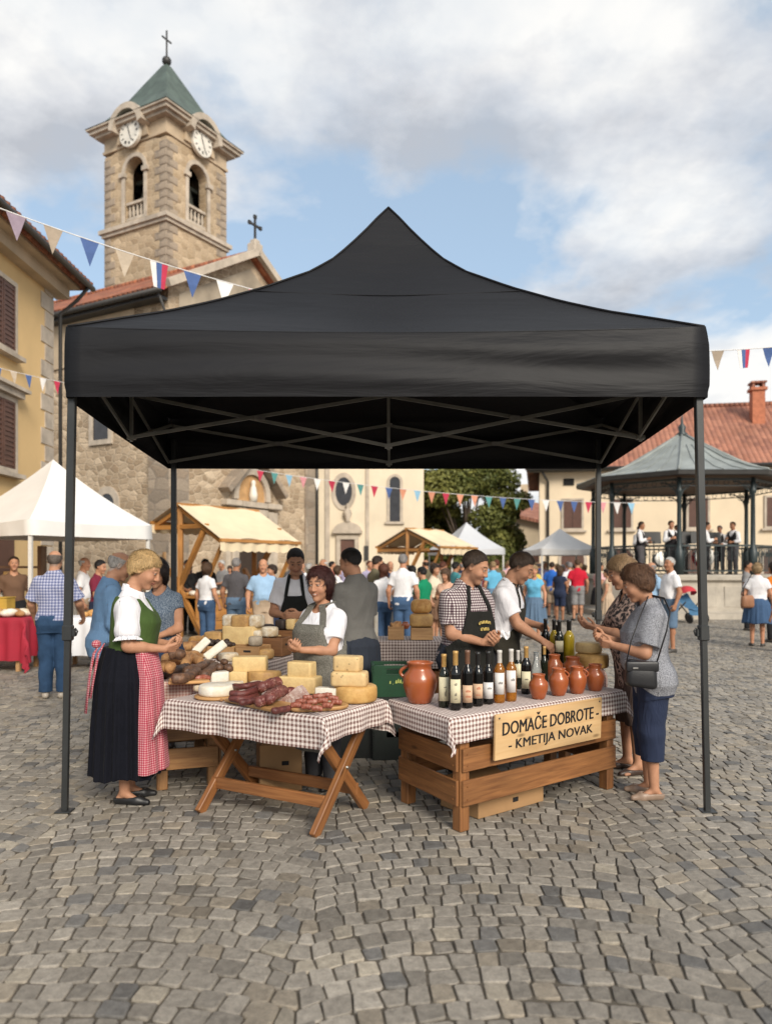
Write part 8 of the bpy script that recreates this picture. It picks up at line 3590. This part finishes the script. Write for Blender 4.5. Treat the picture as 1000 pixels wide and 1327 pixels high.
SK = [(1, 1, 1), (1.08, 1.02, 1.0), (.9, .86, .82), (1.12, 1.1, 1.08), (.82, .76, .70)]
HAIRC = {'black': (.015, .012, .011), 'dark brown': (.04, .024, .016), 'brown': (.10, .055, .03), 'fair': (.34, .23, .12), 'grey': (.28, .26, .25), 'white': (.55, .53, .50), 'auburn': (.13, .045, .025)}
CLO = {'white': (.70, .69, .70), 'cream': (.62, .53, .40), 'light blue': (.28, .42, .58), 'sky blue': (.12, .38, .56), 'royal blue': (.03, .13, .48), 'navy': (.022, .03, .06), 'red': (.48, .015, .035), 'green': (.008, .20, .095), 'olive': (.13, .115, .07), 'grey': (.22, .215, .215), 'dark grey': (.085, .08, .085), 'black': (.018, .018, .02), 'pink': (.60, .36, .35), 'peach': (.60, .36, .25), 'beige': (.45, .34, .24), 'brown': (.14, .08, .05), 'denim blue': (.05, .095, .18), 'faded blue': (.10, .155, .23), 'teal': (.05, .20, .22), 'orange': (.58, .16, .02), 'lilac': (.40, .36, .50), 'burgundy': (.16, .02, .04), 'pale green': (.36, .44, .34), 'yellow': (.60, .45, .10), 'coral': (.55, .16, .12)}
USED = set()
BOT = {'man': 'trousers', 'man_front': 'trousers', 'man_shorts': 'shorts', 'elder': 'trousers', 'walker': 'trousers', 'woman': 'jeans', 'woman_skirt': 'skirt', 'woman_arms': 'shorts', 'woman_dress': 'skirt', 'woman_walk': 'jeans', 'child': 'trousers', 'vendor': 'trousers', 'player': 'trousers'}
crs = random.Random(11)


def stand(kind, px, Y, facing, hair, top, bot, where, label=None, z=0.0, group='people in the market crowd', s=None, dx=0.0):
 pr = proto(kind)
 if pr[1]:
  o = copy_tree(pr[0])
 else:
  o, pr[1] = pr[0], True
 a = R(facing)                        # degrees: 0 looks at the camera, 90 looks right in the picture, 180 away
 o.location = ((px - 500) / 1000 * Y + dx, Y, z)
 o.rotation_euler = (0, 0, math.pi + a)
 k = s or crs.uniform(.965, 1.035)
 o.scale = (k * crs.uniform(.97, 1.05), k * crs.uniform(.97, 1.05), k)
 skin = crs.choice(SK)
 for c in o.children:
  n = c.name.split('.')[0]
  if n == 'body':
   c.color = (*skin, 1)
  elif n == 'hair':
   c.color = (*HAIRC[hair], 1)
  elif n in ('shirt', 'collar'):
   c.color = (*CLO[top], 1)
  elif n in ('trousers', 'shorts', 'skirt'):
   c.color = (*CLO[bot], 1)
  elif n == 'shoe':
   pass
 sex = 'child' if kind == 'child' else ('woman' if kind.startswith('woman') else 'man')
 bald = 'balding ' if kind == 'elder' else ''
 lb = label or f'{bald}{hair} haired {sex} in {top} top and {bot} {BOT[kind]} {where}'
 if len(lb.split()) > 16:
  lb = f'{bald}{sex} in {top} top and {bot} {BOT[kind]} {where}'
 assert lb not in USED and len(lb.split()) < 17, lb
 USED.add(lb)
 tag(o, lb, 'person', group)
 return o


# --- figures one can pick out in the photograph
st1 = 'at the near timber stall'
stand('woman', 268, 15.2, 150, 'brown', 'white', 'denim blue', st1)
stand('man', 306, 15.0, 172, 'grey', 'dark grey', 'faded blue', st1)
stand('elder', 341, 14.2, 20, 'grey', 'light blue', 'beige', st1)
stand('woman_dress', 353, 16.0, -60, 'dark brown', 'navy', 'navy', 'behind the bald man')
stand('vendor', 243, 18.4, 40, 'black', 'black', 'black', 'in the near timber stall')
stand('man_front', 266, 18.9, 10, 'black', 'black', 'navy', 'in the near timber stall')
stand('man_front', 128, 13.9, 80, 'black', 'burgundy', 'navy', 'under the white tent')
stand('elder', 108, 14.9, 100, 'white', 'white', 'beige', 'under the white tent')
stand('man', 18, 13.6, 30, 'dark brown', 'brown', 'black', 'under the white tent at the left edge')
ce = 'between the two timber stalls'
stand('elder', 391, 18.5, 10, 'grey', 'white', 'grey', ce)
stand('elder', 420, 17.5, -30, 'white', 'cream', 'navy', ce)
stand('woman', 437, 20.0, 100, 'brown', 'white', 'navy', ce)
stand('man_front', 487, 15.5, 120, 'dark brown', 'olive', 'dark grey', ce)
stand('woman_walk', 497, 15.0, 200, 'auburn', 'white', 'denim blue', ce)
stand('man', 522, 14.3, 168, 'grey', 'white', 'denim blue', ce)
stand('man_front', 548, 14.5, -130, 'black', 'green', 'black', 'behind the bread tower', s=.90)
stand('woman_skirt', 563, 17.0, 60, 'dark brown', 'cream', 'brown', 'before the far timber stall')
stand('woman_arms', 578, 14.8, -30, 'brown', 'peach', 'brown', 'before the far timber stall', s=.93)
stand('walker', 590, 19.0, 120, 'black', 'teal', 'navy', 'before the far timber stall')
rt = 'in front of the small white tent'
stand('woman_dress', 692, 17.0, -20, 'fair', 'sky blue', 'faded blue', 'walking behind the man in white')
stand('man_shorts', 715, 24.5, 150, 'dark brown', 'royal blue', 'beige', rt)
stand('woman_arms', 725, 22.6, 140, 'brown', 'navy', 'navy', rt)
stand('walker', 738, 25.5, 190, 'grey', 'white', 'black', rt)
stand('man_shorts', 748, 23.0, 175, 'brown', 'red', 'grey', rt)
stand('woman_skirt', 776, 23.0, 100, 'black', 'pink', 'black', 'beside the red topped man')
stand('woman_dress', 787, 20.5, -120, 'dark brown', 'beige', 'beige', 'near the back right leg', s=.93)
bs = 'in front of the bandstand plinth'
stand('elder', 845, 16.2, -70, 'grey', 'light blue', 'navy', bs)
stand('man_shorts', 868, 14.5, -80, 'white', 'white', 'faded blue', bs)
w1 = stand('woman_skirt', 981, 15.6, 158, 'fair', 'white', 'denim blue', 'with a tan bag')
stand('woman', 1003, 16.4, 200, 'dark brown', 'orange', 'black', 'at the right picture edge')
stand('man', 968, 19.5, 60, 'black', 'grey', 'black', 'behind the denim skirt woman')
stand('child', 1012, 14.6, 190, 'brown', 'orange', 'brown', 'at the right picture edge')

# --- the band
bd = 'on the bandstand'
stand('player', 0, 25.0, 60, 'dark brown', 'white', 'dark grey', bd, 'band player with white sleeves and black waistcoat, leftmost on the bandstand', BF, 'band players', dx=BX - 2.1 + 12.5)
stand('player', 0, 25.4, 10, 'dark brown', 'white', 'black', bd, 'tallest band player with waistcoat between the two music stands', BF, 'band players', s=1.0, dx=BX - .98 + 12.7)
stand('player', 0, 26.2, 0, 'black', 'white', 'black', bd, 'band player half hidden behind the left music stand', BF, 'band players', s=.93, dx=BX - 1.72 + 13.1)
stand('player', 0, 25.3, 70, 'dark brown', 'white', 'black', bd, 'band player with waistcoat just right of the front tent leg', BF, 'band players', s=.97, dx=BX + .15 + 12.65)
stand('player', 0, 25.2, -55, 'brown', 'white', 'dark grey', bd, 'rightmost band player, turned to the left on the bandstand', BF, 'band players', dx=BX + .98 + 12.6)

for i, (dx, dy, lb) in enumerate(((-1.2, 27.9, 'band player at the back of the bandstand, left of the centre column'), (.2, 28.0, 'band player at the back of the bandstand, centre'), (-.35, 26.0, 'lower band player between the standing pair and the front tent leg'), (1.5, 27.4, 'band player at the back right of the bandstand'))):
 stand('player', 0, dy, (20, -10, 0, -40)[i], ('grey', 'black', 'brown', 'grey')[i], 'white', 'black', bd, lb, BF, 'band players', s=(.98, 1, .82, .97)[i], dx=BX + dx + dy / 2)
for i, (dx, dy, lb) in enumerate(((-.1, 25.0, 'music stand in front of the lower band player'), (.55, 25.6, 'music stand left of the rightmost band player'))):
 music_stand('black ' + lb, BX + dx, dy, .1)
for i, (dx, dy, r, lb) in enumerate(((-1.25, 25.6, .24, 'small drum beside the left music stand'), (.45, 26.3, .33, 'big drum in the middle of the bandstand'))):
 t = thing('drum', lb, 'drum', (BX + dx, dy, BF))
 Mx = Matrix.Translation((0, 0, r + .25)) @ Matrix.Rotation(R(80), 4, 'X')
 b = MB()
 b.lathe([(r, -.16), (r, .16)], 24, M=Mx, mi=0)
 b.build('shell', M_redcloth if i else M_steel, t)
 b = MB()
 b.lathe([(r + .012, .13), (r + .012, .165), (r - .01, .17)], 24, M=Mx)
 b.build('hoop', M_steel, t)
 b = MB()
 b.tube([(-.2, 0, .02), (0, 0, .28), (.2, 0, .02)], .012, 5)
 b.build('drum_stand', M_black, t)

# --- the rest of the crowd
kinds = ['man', 'man_front', 'man_shorts', 'elder', 'walker', 'woman', 'woman_skirt', 'woman_arms', 'woman_dress', 'woman_walk', 'child']
tops = ['white', 'white', 'cream', 'light blue', 'royal blue', 'navy', 'grey', 'pink', 'peach', 'beige', 'lilac', 'pale green', 'olive', 'coral', 'dark grey', 'burgundy', 'yellow', 'sky blue']
bots = ['denim blue', 'navy', 'beige', 'black', 'grey', 'faded blue', 'brown', 'olive']
zones = [((470, 660), (19, 33), 46, 'in the far crowd'), ((360, 470), (22, 34), 12, 'in front of the church door'), ((655, 705), (22, 36), 11, 'in the crowd beside the tree'), ((700, 775), (25.5, 34), 10, 'around the small white tent'), ((215, 300), (22, 30), 5, 'beyond the near timber stall'), ((800, 960), (21, 23), 0, 'near the bandstand')]
PLACED = []
for (xr, yr, n, where) in zones:
 i = 0
 tries = 0
 while i < n and tries < 2000:
  tries += 1
  Y = crs.uniform(*yr)
  X = (crs.uniform(*xr) - 500) / 1000 * Y
  if any((X - a) ** 2 + (Y - b_) ** 2 < .42 for a, b_ in PLACED):
   continue
  # keep clear of stall, tent and posts
  if 5.4 < X < 8.1 and 28.4 < Y < 31.4 and crs.random() < .8:
   continue
  k = crs.choice(kinds)
  h_, t_, b2 = crs.choice(list(HAIRC)), crs.choice(tops), crs.choice(bots)
  try:
   stand(k, X / Y * 1000 + 500, Y, crs.choice((0, 30, -40, 90, -90, 160, 180, 200, 130, -130)), h_, t_, b2, where)
  except AssertionError:
   continue
  PLACED.append((X, Y))
  i += 1


# ------------------------------------------------------------------ things the crowd carries
def hip_bag(label, c, col, rz):
 t = thing('hand_bag', label, 'bag', c, rz)
 m = pm('bag ' + label[:12], col, .5, .15, 10, .1)
 b = MB()
 bm_round(b, .06, (.34, .14, .26), .9)
 b.build('bag_body', m, t)
 b = MB()
 b.tube([(-.13, 0, .24), (-.09, .02, .40), (.16, .06, .62), (.26, .10, .66)], .014, 6, flat=.5)
 b.build('bag_strap', pm('dark strap', (.02, .018, .018), .6), t)


hip_bag('round tan handbag at the hip of the denim skirt woman', (7.22, 15.42, .78), (.30, .14, .07), .5)


def stroller():
 t = thing('stroller', 'red and blue pushchair parked against the bandstand plinth', 'pushchair', (8.75, 22.3, 0), R(20))
 b = MB()
 for (p, q) in (((-.25, -.35, .18), (-.25, .35, .75)), ((.25, -.35, .18), (.25, .35, .75)), ((-.25, .35, .18), (-.25, -.15, .6)), ((.25, .35, .18), (.25, -.15, .6)), ((-.25, .35, .75), (-.25, .5, 1.0)), ((.25, .35, .75), (.25, .5, 1.0)), ((-.25, .5, 1.0), (.25, .5, 1.0))):
  b.tube([p, q], .02, 6)
 b.build('frame', M_gutter, t)
 for x in (-.28, .28):
  for y in (-.35, .35):
   w = MB()
   w.lathe([(.09, -.025), (.13, -.02), (.13, .02), (.09, .025)], 14, M=Matrix.Translation((x, y, .13)) @ Matrix.Rotation(R(90), 4, 'Y'))
   w.build('wheel', M_black, t)
 b = MB()
 b.grid(lambda u, v: Vector((-.24 + .48 * u, -.30 + .62 * v, .38 + .42 * v * v + .03 * math.cos(u * 6.28))), 8, 8)
 b.grid(lambda u, v: Vector((-.25 + .5 * u, -.34 + .1 * v, .22 + .2 * v)), 6, 3)
 b.build('seat', pm('blue pushchair fabric', (.04, .12, .22), .8), t)
 b = MB()
 b.grid(lambda u, v: Vector((.27 * math.cos(math.pi * u), .10 - .30 * math.sin(math.pi * u) * math.cos(v * 1.3) + .15 * v, .78 + .28 * math.sin(math.pi * u) * math.sin(.5 + v * 1.3))), 12, 8)
 b.build('hood', pm('red pushchair hood', (.45, .03, .04), .8), t)


stroller()
